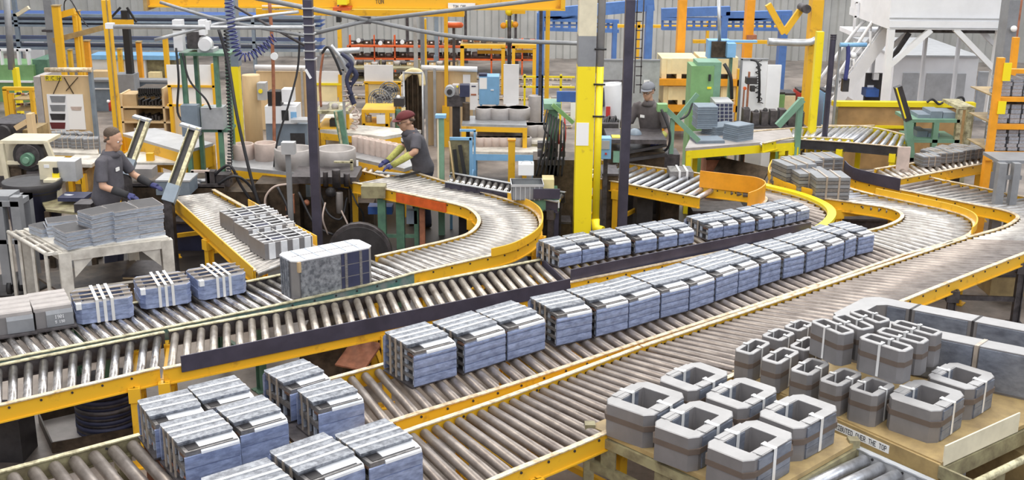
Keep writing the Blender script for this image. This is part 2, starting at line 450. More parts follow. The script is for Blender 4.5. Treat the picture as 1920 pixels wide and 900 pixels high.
# middle long line, left part
conveyor('cream roller conveyor at the left edge, yellow rail, stopping before the dark guide plate', [(-110, 708), (308, 624)], [(-110, 787), (299, 691)], legs=(.12, .93), kind='roller_steel', r=.035, fm='iron', ft='worn_olive')  # far rail coloured dark for the shade on its inner face
c1, A1, B1, _, _ = conveyor('long cream roller conveyor with a dark guide plate, ending in the centre', [(316, 622), (680, 554), (1013, 488)], [(306, 693), (700, 612), (1065, 538)], legs=(.02, .5), kind='roller_cream', fm='iron', ft='worn_olive', r=.034)  # dark far rail again, inner-side shade put into its colour
G = catmull([at(338, 686), at(700, 612), at(1065, 538)]); guide(G, c1, lo=-.045, hi=.095, off=.03)
m = MB().m('guide'); m.bar(A1[-1]+Vector((.02, 0, -.03)), B1[-1]+Vector((.02, 0, -.03)), .012, .10); m.build('end_plate', c1, world=True)
# line behind it: green rail straight, then the U curve up to the man in the maroon cap
near0 = [(-110, 699), (0, 677), (320, 614), (502, 577), (695, 534), (776, 513)]
N0 = catmull([at(*p) for p in near0])
F0 = offset(N0, .78)
c0, _, _, _, _ = conveyor('dark roller conveyor with a green near rail carrying strapped packs', upx(F0), upx(N0), px=False, kind='roller_steel', nm='green_rail', fm='iron', ft='worn_olive', nt_='worn_olive', legs=(.3, .62, .97), legmat='green')
cu, Au, Bu, _, _ = conveyor('U-shaped roller conveyor from the big block to the man in maroon cap',
    [(704, 482), (780, 465), (840, 451), (880, 438), (898, 418), (890, 400), (862, 386), (790, 370), (720, 355), (662, 343)],
    [(776, 513), (860, 494), (913, 482), (963, 468), (1003, 444), (1014, 420), (1002, 397), (960, 378), (860, 349), (770, 322)], legs=(.03, .40, .52), kind='roller_u', sp=.10, r=.040, fm='yellow')
# its raised yellow guard on the outside of the bend
k0 = int(len(Bu)*.24); k1 = int(len(Bu)*.80)
guide(Bu[k0:k1], cu, 'yellow', lo=0.0, hi=.09, th=.016, name='curve_guard', off=.02)
m = MB().m('redorange'); P = Au[int(len(Au)*.70):int(len(Au)*.86)]; m.sweep(P, [(-.03, -.12), (-.01, -.12), (-.01, -.005), (-.03, -.005)]); m.build('orange_rail', cu, world=True)
# second long line, behind the dark plate with the shorter row of packs
r2, A2, B2, _, _ = conveyor('roller conveyor behind the dark guide plate carrying the back row of packs', [(1010, 480), (1200, 438), (1400, 396)], [(1066, 531), (1300, 484), (1485, 446)], legs=(.05, .6), kind='roller_brown', nm='yellow')
G = catmull([at(1070, 528), at(1300, 480), at(1519, 436)]); guide(G, r2, lo=-.02, hi=.125, off=0)
r2b, A2b, B2b, _, _ = conveyor('yellow curved roller conveyor bending away behind the back row of packs', [(1404, 395), (1425, 386), (1436, 374), (1420, 364), (1380, 358), (1312, 350)], [(1487, 446), (1526, 434), (1550, 416), (1553, 400), (1535, 385), (1495, 369), (1440, 355), (1370, 338)], legs=(.45,), kind='roller_brown', sp=.12)
guide(A2b[:], r2b, 'orange', lo=0, hi=.22, th=.015, name='curve_guard', off=-.02)
guide(B2b[4:-4], r2b, 'lemon', lo=0, hi=.05, th=.10, name='curve_lip', off=.03)
conveyor('short roller conveyor under the man in the grey cap with one strapped core on it', [(1370, 338), (1310, 326), (1120, 300)][::-1], [(1312, 372), (1177, 346), (1060, 324)][::-1], legs=(.05, .45), kind='roller_bright', sp=.14, fm='yellow', legmat='yellow')
# third long line: the big row of packs
c3, A3, B3, _, _ = conveyor('roller conveyor carrying the long front row of sixteen packs', [(568, 728), (640, 706), (1000, 608), (1300, 520), (1590, 441)], [(640, 829), (747, 788), (960, 722), (1200, 643), (1500, 546), (1700, 477)], legs=(.02, .3, .62, .95), kind='roller_brown', sp=.125)
c3b, A3b, B3b, _, _ = conveyor('wide curved roller conveyor bending away beyond the front row of packs', [(1592, 441), (1650, 428), (1685, 414), (1690, 402), (1664, 391), (1600, 381), (1545, 373)], [(1702, 477), (1770, 458), (1812, 443), (1827, 428), (1820, 412), (1785, 398), (1720, 383), (1640, 366)], legs=(.35, .95), kind='roller_u', sp=.12)
guide(B3b[18:], c3b, 'yellow', lo=0, hi=.09, th=.016, name='curve_guard', off=.02)
c3c, A3c, B3c, _, _ = conveyor('small curved roller conveyor with grey core stacks behind the wide bend', [(1543, 373), (1490, 360), (1455, 346), (1443, 330), (1450, 312)], [(1638, 366), (1600, 356), (1560, 342), (1548, 328), (1560, 310)], legs=(.4,), kind='roller_bright', sp=.13)
guide(A3c, c3c, 'yellow', lo=0, hi=.10, th=.016, name='curve_guard', off=-.02)
# fourth line: empty, brown rollers
c4, A4, B4, _, _ = conveyor('empty brown roller conveyor in front, left section below the strip of yellow rail', [(716, 829), (771, 807), (960, 742), (1200, 652)], [(820, 952), (940, 894), (1110, 824), (1392, 697)], legs=(.3, .55, .97), kind='roller_brown', sp=.113)
c4b, _, _, _, _ = conveyor('empty brown roller conveyor in front, right section running past the grey ring cores', [(1203, 651), (1500, 551), (1811, 447)], [(1395, 696), (1693, 565), (1925, 474), (1990, 450)], legs=(.3, .62, .86), kind='roller_brown', sp=.113, legmat='iron')
c4c, A4c, B4c, _, _ = conveyor('curved roller conveyor at the right edge beyond the empty brown line', [(1813, 446), (1875, 429), (1903, 415), (1906, 405), (1880, 395), (1830, 385), (1760, 371), (1690, 357)], [(1994, 449), (2040, 432), (2065, 412), (2050, 397), (2000, 385), (1930, 372), (1850, 355), (1775, 340)], legs=(.35, .95), kind='roller_u', sp=.12)
c4d, A4d, B4d, _, _ = conveyor('dark plated conveyor bend behind the wide yellow curve', [(1688, 357), (1640, 346), (1600, 335), (1585, 322)], [(1773, 340), (1730, 330), (1690, 322), (1668, 312)], legs=(), kind='roller_brown', sp=.12)
guide(A4d, c4d, 'guide', lo=0, hi=.16, th=.015, name='guide_plate', off=-.02)
# front left: lower conveyor and the packing table
N5 = catmull([at(-80, 908), at(262, 817)])
c5, A5, B5, _, _ = conveyor('big roller conveyor in the bottom left corner, olive rail with yellow stops', upx(N5), upx(offset(N5, -.95)), px=False, kind='roller_brown', sp=.135, r=.045, fm='olive', ft='worn_olive', nm='olive', legs=(.3, .9), legmat='olive')
m = MB().m('rust'); a = A5[-1]+Vector((.03, 0, 0)); b = B5[-1]+Vector((.03, 0, 0)); m.bar(a+Vector((0,0,-.03)), b+Vector((0,0,-.03)), .02, .11)
m.m('yellow'); d = (b-a).normalized()
for t in (.24, .37): m.bar(a+d*t+Vector((-.016, 0, -.03)), a+d*(t+.09)+Vector((-.016, 0, -.03)), .006, .06)
m.build('end_plate', c5, world=True)
# spur coming down from the upper left
cs, As, Bs, _, _ = conveyor('sloping spur conveyor at left with yellow channel sides and small wire-strapped cores', [(400, 359), (592, 466)], [(318, 368), (478, 512)], legs=(.0, .5), kind='roller_u', sp=.085, r=.037, fm='yellow', nm='yellow', railhi=.03)
guide(As[3:], cs, 'yellow', lo=0, hi=.14, th=.012, name='side_guard', off=-.015)
guide(Bs[:], cs, 'yellow', lo=-.06, hi=.06, th=.012, name='side_guard', off=.02)
# ================================================================ packs
def make_pack(L, W, HH, layers, straps, wood=True, end_straps=True, sm='sheet_blue', tm='sheet'):
    """x along the line (left end at -L/2), y across (near side at -W/2)"""
    def mk():
        root = thing('steel_pack', 'pack', 'steel pack', (0,0,0))
        h0 = .012; top = HH-.014; sh = .045; cw = W*.22        # shoulder drop and depth
        m = MB().m('iron').box((-L/2-.02, -W/2+.01, 0), (L/2-.01, W/2-.02, h0)); m.build('base_plate', root)
        m = MB(); lh = (top-h0-.02)/layers; x0 = -L/2+.012; x1 = L/2-.012
        m.m('dark').box((x0+.03, -W/2+.03, h0), (x1-.03, W/2-.03, top-.02))
        for i in range(layers):
            z0 = h0+i*lh
            m.m('sheet_end').box((x0, -W/2+.012, z0+lh*.66), (x1, W/2-.012, z0+lh*.97))
            for f in (.02, .33, .62, .90):
                yc = -W/2+.03+f*(W-.08); m.m('lamination').box((x0+.01, yc-.018, z0), (x1-.01, yc+.018, z0+lh*.66))
        m.build('lamination_stack', root)
        # near side plates, one per layer, with the rolled shoulder on top of the last
        m = MB().m(sm); y = -W/2
        for i in range(layers):
            z0 = h0+i*lh; z1 = z0+lh if i < layers-1 else top-sh-.01
            poly = [(y+.014, z0), (y+.001, z0+.004), (y-.001, (z0+z1)/2), (y+.003, z1-.004), (y+.014, z1)]
            m.prism_axis(poly, -L/2, L/2, 'x')
        m.build('side_plate', root)
        yy = W/2; m = MB().m(sm)
        m.prism_axis([(yy-.014, h0), (yy, h0+.01), (yy, top-.04), (yy-.03, top-.01), (yy-.045, top-.012)], -L/2, L/2, 'x')
        m.build('side_plate', root)
        z1 = top-sh
        m = MB().m('sheet_light')
        poly = [(y+.001, z1-.012), (y+.004, z1+.004), (y+.014, z1+.018), (y+cw*.55, z1+sh*.66), (y+cw*1.15, z1+sh*.80), (y+cw*1.15, z1+sh*.60), (y+.02, z1-.012)]
        m.prism_axis(poly, -L/2+(L*.30 if wood else .02), L/2-.004, 'x'); m.build('shoulder_plate', root)
        if wood:
            m = MB().m('wood_brown').box((-L/2+.008, -W/2+.012, z1-.03), (-L/2+L*.30, -W/2+cw*1.1, z1-.012)); m.build('wood_block', root)
        m = MB().m(tm); rnd = random.random()*.01
        m.prism([(-L/2-.008, -W/2+cw*.95), (L/2-.01, -W/2+cw*.95), (L/2-.004, -W/2+cw*.95+.02), (L/2-.004, W/2-.02), (-L/2+.004, W/2-.03), (-L/2-.008, W/2-.06)], top, HH)
        m.box((-L/2+.004, -W/2+cw*1.1, top-.02), (L/2-.012, W/2-.035, top))
        m.build('cover_plate', root)
        a = -W/2+cw*1.25; b = W/2-.09
        for k in range(straps):
            yc = a + (b-a)*(k+.6)/straps
            m = MB().m('strap').box((-L/2-.010, yc-.011, HH), (L/2-.006, yc+.011, HH+.006)); m.m('sheet').box((-L/2-.009, yc+.011, HH-.001), (L/2-.008, yc+.026, HH+.003))
            if end_straps:
                m.m('strap_dull').box((-L/2-.012, yc-.011, h0), (-L/2-.002, yc+.011, HH+.003))
                m.m('strap_dull').box((L/2-.004, yc-.010, h0), (L/2+.001, yc+.010, HH))
            m.build('strap', root)
        return root
    return Proto(mk)
tall = make_pack(.46, .47, .335, 4, 3)
tall2 = make_pack(.46, .47, .328, 4, 3, sm='sheet_blue')
low = make_pack(.40, .42, .235, 2, 2)
lowb = make_pack(.40, .46, .235, 2, 3, wood=False)
front2 = make_pack(.42, .50, .29, 2, 2)
front3 = make_pack(.44, .52, .29, 2, 3)
def interp_px(P, x):
    for (x0, y0), (x1, y1) in zip(P, P[1:]):
        if x <= x1 or (x1, y1) == P[-1]: return y0 + (y1-y0)*(x-x0)/(x1-x0)
ordw = ['first', 'second', 'third', 'fourth', 'fifth', 'sixth', 'seventh', 'eighth', 'ninth', 'tenth', 'eleventh', 'twelfth', 'thirteenth', 'fourteenth', 'fifteenth', 'sixteenth', 'seventeenth', 'eighteenth', 'nineteenth', 'twentieth', 'twenty-first', 'twenty-second', 'twenty-third', 'twenty-fourth', 'twenty-fifth', 'twenty-sixth']
def row(base, spans, proto, Wd, Ld, lab, grp, zs=(1, 1)):
    for i, (xa, xb) in enumerate(spans):
        a = at(xa, interp_px(base, xa)); b = at(xb, interp_px(base, xb)); d = b-a; L = d.length; d.normalize(); n = Vector((-d.y, d.x, 0))
        wob = math.radians(random.uniform(-1.5, 1.5))
        c = (a+b)/2 + n*Wd/2
        pr = proto[i % len(proto)] if isinstance(proto, list) else proto
        pr.place((c.x, c.y, Z), math.atan2(d.y, d.x)+wob, lab(i), grp, scale=(min(1.12, (L-.004)/Ld), 1, (zs[0]+(zs[1]-zs[0])*i/len(spans))*random.uniform(.985, 1.015)))
row([(780, 729), (870, 703), (1022, 657), (1110, 636), (1178, 618), (1238, 599), (1288, 586), (1424, 538), (1463, 526), (1508, 514), (1545, 502), (1602, 481), (1640, 472)],
    [(778, 857), (870, 948), (951, 1022), (1045, 1110), (1118, 1177), (1179, 1236), (1239, 1290), (1294, 1338), (1341, 1382), (1385, 1421), (1426, 1462), (1469, 1506), (1511, 1545), (1550, 1580), (1583, 1603), (1608, 1637)],
    [tall, tall2], .47, .46, lambda i: ('nearest pack of the long front row, tall, open strapped end facing left' if i == 0 else 'farthest pack of the long front row, beside the wide conveyor bend' if i == 15 else '%s pack from the left in the long front row, tall blue-grey steel' % ordw[i]), 'tall steel packs in the long front row', zs=(1.0, .74))
row([(1048, 504), (1134, 487), (1231, 470), (1300, 457), (1384, 441), (1448, 428), (1520, 411)],
    [(1048, 1090), (1093, 1134), (1142, 1183), (1191, 1231), (1236, 1270), (1273, 1301), (1327, 1355), (1357, 1384), (1389, 1415), (1422, 1448), (1453, 1470), (1472, 1492), (1494, 1517)],
    low, .42, .40, lambda i: ('leftmost low pack of the back row behind the dark guide plate' if i == 0 else 'rightmost low pack of the back row, at the start of the yellow curve' if i == 12 else '%s low pack from the left in the back row behind the dark plate' % ordw[i]), 'low steel packs in the back row', zs=(.88, .72))
def by_top(quad, ztop, proto, label, group, dims, h, zbase=None):
    q = [at(*p, ztop) for p in quad]      # left, back, right, front corners of the top
    c = (q[0]+q[1]+q[2]+q[3])/4
    d = ((q[2]-q[3]) + (q[1]-q[0])).normalized()
    L = ((q[2]-q[3]).length + (q[1]-q[0]).length)/2; W = ((q[3]-q[0]).length + (q[2]-q[1]).length)/2
    zb = ztop-h if zbase is None else zbase
    return c, math.atan2(d.y, d.x), L, W, zb
G4 = 'packs waiting on the packing table at front left'
for k, (quad, pr, lab, dd) in enumerate([
    ([(256, 749), (352, 727), (379, 760), (283, 781)], front2, 'pack at the far left corner of the packing table, two bright straps', (.42, .50)),
    ([(352, 723), (440, 701), (471, 731), (379, 752)], front2, 'pack nearest the gap in the yellow rail, at the back of the packing table', (.42, .50)),
    ([(297, 793), (400, 765), (439, 805), (336, 831)], front3, 'pack with three bright straps above the brown end plate at left', (.44, .52)),
    ([(404, 761), (493, 739), (528, 768), (440, 795)], front2, 'pack on the packing table directly right of the three-strap pack', (.42, .50)),
    ([(495, 692), (568, 671), (611, 696), (531, 719)], front2, 'small pack under the yellow rail, at the back of the pair in the middle', (.42, .50)),
    ([(552, 729), (640, 708), (673, 732), (592, 755)], front2, 'small pack in front of the pair, beside the brown rollers', (.42, .50)),
    ([(505, 841), (608, 809), (667, 849), (560, 889)], front3, 'large pack at the bottom centre left, three straps, middle of the front trio', (.44, .52)),
    ([(627, 813), (717, 783), (783, 820), (677, 852)], front3, 'large pack at the right of the front trio, next to the empty brown rollers', (.44, .52)),
    ([(372, 894), (500, 856), (556, 903), (428, 945)], front3, 'pack cut by the bottom edge, left of the front trio', (.44, .52))]):
    zt = 1.09
    c, rz, L, W, zb = by_top(quad, zt, pr, lab, G4, dd, .29)
    Lf = (L)/dd[0]; Wf = W/(dd[1]*.80)
    n = Vector((-math.sin(rz), math.cos(rz), 0)); c = c - n*(W*.10)
    pr.place((c.x, c.y, zb), rz, lab, G4, scale=(max(.75, min(1.3, Lf)), max(.7, min(1.2, Wf)), 1))
# packing table under them
def table_poly(name, label, cat, quad, z, topm, legm, th=.03, skirt=.10, leg=.07, extra=None, px=True):
    q = [at(*p, z) if px else Vector((*p, z)) for p in quad]; c = sum(q, Vector())/len(q)
    root = thing(name, label, cat, (c.x, c.y, 0))
    m = MB().m(topm); m.prism([(p.x, p.y) for p in q], z-th, z); m.build('table_top', root, world=True)
    m = MB().m(legm)
    for i in range(len(q)):
        a = q[i].lerp(c, .03); b = q[(i+1) % len(q)].lerp(c, .03); m.bar(a-Vector((0,0,th+skirt/2)), b-Vector((0,0,th+skirt/2)), .03, skirt)
    m.build('frame', root, world=True)
    for p in q:
        p = p.lerp(c, .06); m = MB().m(legm); m.cbox((p.x, p.y, 0), (leg, leg, z-th)); m.build('leg', root, world=True)
    return root
table_poly('packing_table', 'dark steel packing table under the strapped packs at front left', 'table', [(272, 818), (470, 768), (660, 1010), (400, 1010)], Z-.002, 'iron', 'rust')
table_poly('packing_table', 'narrow dark table carrying the pair of small packs beside the brown rollers', 'table', [(486, 765), (566, 741), (720, 838), (800, 930), (690, 960)], Z-.002, 'iron', 'tan')
# ================================================================ ring cores on the carts at right
def make_core(L=.46, W=.44, HH=.25, te=.10, ts=.095, ch=.055, blue=True, side='core_side'):
    def mk():
        root = thing('ring_core', 'core', 'steel core', (0,0,0))
        def octo(l, w_, c): return [(-l+c, -w_), (l-c, -w_), (l, -w_+c), (l, w_-c), (l-c, w_), (-l+c, w_), (-l, w_-c), (-l, -w_+c)]
        def inner(l, w_): e = .004; return octo(l, w_, e)
        l, w_ = L/2, W/2
        o = octo(l, w_, ch); i = inner(l-te, w_-ts); n = 8
        m = MB().m(side); vs = []
        for z in (0, HH-.006): vs += [(p[0], p[1], z) for p in o] + [(p[0], p[1], z) for p in i]
        fs = []
        for a in range(n):
            b = (a+1) % n; fs += [(a, b, b+2*n, a+2*n), (b+n, a+n, a+3*n, b+3*n), (b, a, a+n, b+n)]
        m.add(vs, fs)
        m.m('core_top')   # paler upper faces, slightly eased edge
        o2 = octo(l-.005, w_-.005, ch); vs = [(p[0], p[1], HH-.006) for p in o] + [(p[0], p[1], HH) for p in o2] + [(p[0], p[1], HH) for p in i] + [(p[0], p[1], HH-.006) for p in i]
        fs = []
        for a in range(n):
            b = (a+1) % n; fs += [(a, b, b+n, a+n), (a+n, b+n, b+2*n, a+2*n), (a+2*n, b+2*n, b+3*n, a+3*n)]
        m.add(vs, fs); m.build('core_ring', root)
        if blue:
            for s in (-1, 1):
                m = MB(); y0 = s*(w_-ts+.0); y1 = s*(w_+.012); a, b = min(y0, y1)-.0, max(y0, y1)
                ya, yb = (y1-.02, y1) if s > 0 else (y1, y1+.02)
                for k in range(3):
                    z0 = .006+k*(HH-.02)/3; m.m('core_blue').box((-l+ch+.03, ya, z0), (l-ch-.015, yb, z0+(HH-.02)/3-.003))
                yi = s*(w_-ts-.006); m.box((-l+te+.03, min(yi, yi+s*.01), .006), (l-te-.06, max(yi, yi+s*.01), HH-.008))
                m.m('core_top').box((-l+ch+.06, min(s*(w_-.085), y1-s*.004), HH), (l-ch-.05, max(s*(w_-.085), y1-s*.004), HH+.003))
                m.m('core_top').box((-l+te+.01, min(s*(w_-.045), y1-s*.012), HH+.003), (-l+te+.13, max(s*(w_-.045), y1-s*.012), HH+.006))
                m.build('side_lamination', root)
        m = MB().m('core_band'); q = octo(l+.003, w_+.003, ch); q1 = octo(l-.002, w_-.002, ch)
        if blue: q = [(p[0], p[1]*1.055) for p in q]
        m.ring(q, q1, HH*.50, HH*.50+.040); m.build('paper_band', root)
        for s in (-1, 1):
            m = MB().m('strap'); yo = s*(w_+(.015 if blue else .004)); yi = s*(w_-ts-.010)
            m.box((-.014, min(yo, yo+s*.003), .01), (.014, max(yo, yo+s*.003), HH+.008))
            m.box((-.014, min(yi, yo), HH+.004), (.014, max(yi, yo), HH+.008))
            m.box((-.014, min(yi, yi-s*.003), HH*.3), (.014, max(yi, yi-s*.003), HH+.008))
            m.box((-.019, min(yi, yi+s*.022)-.0, HH+.008), (.019, max(yi, yi+s*.022), HH+.013))
            m.build('strap', root)
        return root
    return Proto(mk)
big_core = make_core(); small_core = make_core(.42, .30, .25, .05, .065, .045, blue=False)
narrow_core = make_core(.50, .26, .26, .045, .06, .05, blue=False)
def core(quad, ztop, proto, dims, h, label, group):
    c, rz, L, W, zb = by_top(quad, ztop, None, None, None, dims, h)
    k = 1.05 if dims[1] > .4 else 1.02
    return proto.place((c.x, c.y, zb), rz, label, group, scale=(L/dims[0]*k, W/dims[1]*k, 1))
GK = 'ring cores on the olive cart'
ZD = .80
for q, lab in [
    ([(1133, 750), (1200, 713), (1291, 740), (1217, 783)], 'ring core at the left corner of the olive cart, wide grey face with brown band'),
    ([(1231, 710), (1303, 676), (1371, 700), (1300, 734)], 'ring core at the back of the olive cart, nearest the brown rollers'),
    ([(1220, 794), (1303, 747), (1380, 776), (1304, 824)], 'ring core in the middle front of the olive cart, white clip facing left'),
    ([(1315, 740), (1389, 705), (1460, 730), (1397, 769)], 'ring core in the middle back of the olive cart, behind the middle front one'),
    ([(1319, 832), (1412, 782), (1489, 818), (1406, 868)], 'ring core nearest the camera, cut by the bottom edge of the photo'),
    ([(1417, 776), (1497, 733), (1574, 768), (1500, 804)], 'ring core on the right of the olive cart, above the shiny rollers')]:
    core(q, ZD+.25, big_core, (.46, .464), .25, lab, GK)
GS = 'ring cores on the cart with the sign strip'
for q, lab in [
    ([(1660, 744), (1716, 710), (1816, 736), (1762, 771)], 'wide ring core at the front corner beside the bare beige plate'),
    ([(1737, 707), (1780, 676), (1874, 704), (1820, 729)], 'wide ring core behind the beige plate, farther from the camera')]:
    core(q, ZD+.25, big_core, (.46, .464), .25, lab, GS)
for q, lab in [
    ([(1375, 658), (1412, 633), (1449, 642), (1410, 663)], 'small ring core at the left end of the small row'),
    ([(1425, 674), (1464, 649), (1504, 659), (1461, 682)], 'small ring core second from left, stencilled mark near its top corner'),
    ([(1479, 694), (1517, 669), (1560, 680), (1520, 703)], 'small ring core third from left, in the middle of the small row'),
    ([(1536, 712), (1579, 686), (1620, 701), (1573, 724)], 'small ring core fourth from left, under the tilted stack'),
    ([(1589, 728), (1628, 704), (1682, 720), (1643, 742)], 'small ring core at the right end, next to the wide core above the sign'),
    ([(1423, 631), (1455, 615), (1494, 623), (1467, 637)], 'small ring core in the second row, behind the leftmost one'),
    ([(1468, 612), (1497, 598), (1530, 606), (1500, 621)], 'small ring core at the very back left of the cart'),
    ([(1477, 650), (1510, 630), (1548, 638), (1515, 657)], 'small ring core half hidden under the stack with white paper')]:
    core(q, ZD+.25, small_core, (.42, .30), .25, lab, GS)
GT = 'ring cores stacked on top of the small row'
for q, lab in [
    ([(1576, 627), (1517, 602), (1547, 595), (1608, 622)], 'top ring core at left with a white paper strip on its side'),
    ([(1614, 619), (1556, 593), (1587, 587), (1644, 613)], 'top ring core directly behind the one with the paper strip'),
    ([(1644, 605), (1588, 583), (1617, 578), (1676, 600)], 'top ring core at the back left, third of the tilted trio'),
    ([(1690, 660), (1607, 632), (1633, 624), (1720, 650)], 'top ring core in the middle front, long dark side facing the camera'),
    ([(1725, 644), (1637, 620), (1663, 613), (1748, 636)], 'top ring core second in the right-hand trio'),
    ([(1748, 628), (1665, 606), (1690, 599), (1774, 623)], 'top ring core farthest back in the right-hand trio')]:
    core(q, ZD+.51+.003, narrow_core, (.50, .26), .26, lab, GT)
# paper strip on the side of the first top core
qa = at(1519, 640, 1.12); 
# the very large frame core at the back
def big_frame():
    zt = ZD+.36; L_, B_ = at(1553, 592, zt), at(1630, 553, zt); dx = (at(1920, 610, zt)-at(1681, 565, zt)).normalized()
    n = (L_-B_).normalized(); W = (L_-B_).length; Ln = 2.3; t = .17
    root = thing('frame_core', 'very long open frame core with white top faces along the right edge', 'steel core', (B_.x, B_.y, ZD))
    def P(a, b): v = B_ + dx*a + n*b; return (v.x, v.y)
    c = .09
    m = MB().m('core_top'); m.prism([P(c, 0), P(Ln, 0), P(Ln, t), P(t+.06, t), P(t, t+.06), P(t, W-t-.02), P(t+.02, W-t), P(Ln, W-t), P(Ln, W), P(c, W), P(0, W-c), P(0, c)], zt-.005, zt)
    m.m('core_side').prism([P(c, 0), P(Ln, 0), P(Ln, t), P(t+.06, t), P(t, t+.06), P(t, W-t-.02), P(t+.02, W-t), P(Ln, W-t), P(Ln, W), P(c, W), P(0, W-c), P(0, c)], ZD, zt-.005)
    m.build('core_ring', root, world=True)
    for k in range(4):
        a = .42+k*.5
        m = MB().m('dark'); m.prism([P(a, -.004), P(a+.02, -.004), P(a+.02, t+.004), P(a, t+.004)], ZD+.01, zt+.003); m.build('joint_strip', root, world=True)
        m = MB().m('core_blue'); m.prism([P(a-.45, t), P(a-.03, t), P(a-.03, t+.012), P(a-.45, t+.012)] if k else [P(.24, t), P(a-.03, t), P(a-.03, t+.012), P(.24, t+.012)], ZD+.02, zt-.012); m.build('side_lamination', root, world=True)
        a = .75+k*.45
        m = MB().m('core_blue'); m.prism([P(a, W), P(a+.40, W), P(a+.40, W+.014), P(a, W+.014)], ZD+.02, zt-.014); m.build('side_lamination', root, world=True)
        m = MB().m('strap_dull'); m.prism([P(a-.04, W-t), P(a-.01, W-t), P(a-.01, W+.018), P(a-.04, W+.018)], ZD+.01, zt+.005); m.build('strap', root, world=True)
big_frame()
# ---- olive cart 1
a = at(1106, 800, ZD-.01); b = at(1405, 935, ZD-.01); ux = (b-a).normalized(); uy = Vector((-ux.y, ux.x, 0))
def cart1():
    root = thing('core_cart', 'olive steel cart with corner posts carrying six wide ring cores', 'cart', (a.x, a.y, 0))
    def P(s, t): v = a + ux*s + uy*t; return (v.x, v.y)
    m = MB().m('tan').prism([P(.0, 0), P(1.44, 0), P(1.44, 1.22), P(0, 1.22)], ZD-.035, ZD); m.build('deck', root, world=True)
    m = MB().m('olive')
    for (s0, t0, s1, t1) in ((0, 0, 1.44, 0), (0, 1.22, 1.44, 1.22), (0, 0, 0, 1.22), (1.44, 0, 1.44, 1.22)):
        for zz in (ZD-.075, ZD-.30):
            p, q = P(s0, t0), P(s1, t1); m.bar((p[0], p[1], zz), (q[0], q[1], zz), .045, .07)
    m.build('frame', root, world=True)
    for s, t in ((0, 0), (1.42, 0), (0, 1.20), (1.42, 1.20)):
        p = P(s, t); m = MB().m('olive'); m.cbox((p[0], p[1], .0), (.075, .075, ZD+.02)); m.build('leg', root, world=True)
    for s in (.12, .62, 1.12):
        p = P(s, -.005); q = P(s+.14, -.005); m = MB().m('olive')
        m.add([(p[0], p[1], ZD-.30), (q[0], q[1], ZD-.30), (q[0], q[1], ZD-.10), (p[0], p[1], ZD-.10)] + [(v[0]+uy.x*.01, v[1]+uy.y*.01, z) for v, z in ((p, ZD-.30), (q, ZD-.30), (q, ZD-.10), (p, ZD-.10))], [(0,1,2,3),(7,6,5,4),(0,4,5,1),(1,5,6,2),(2,6,7,3),(3,7,4,0)])
        m.build('gusset', root, world=True)
cart1()
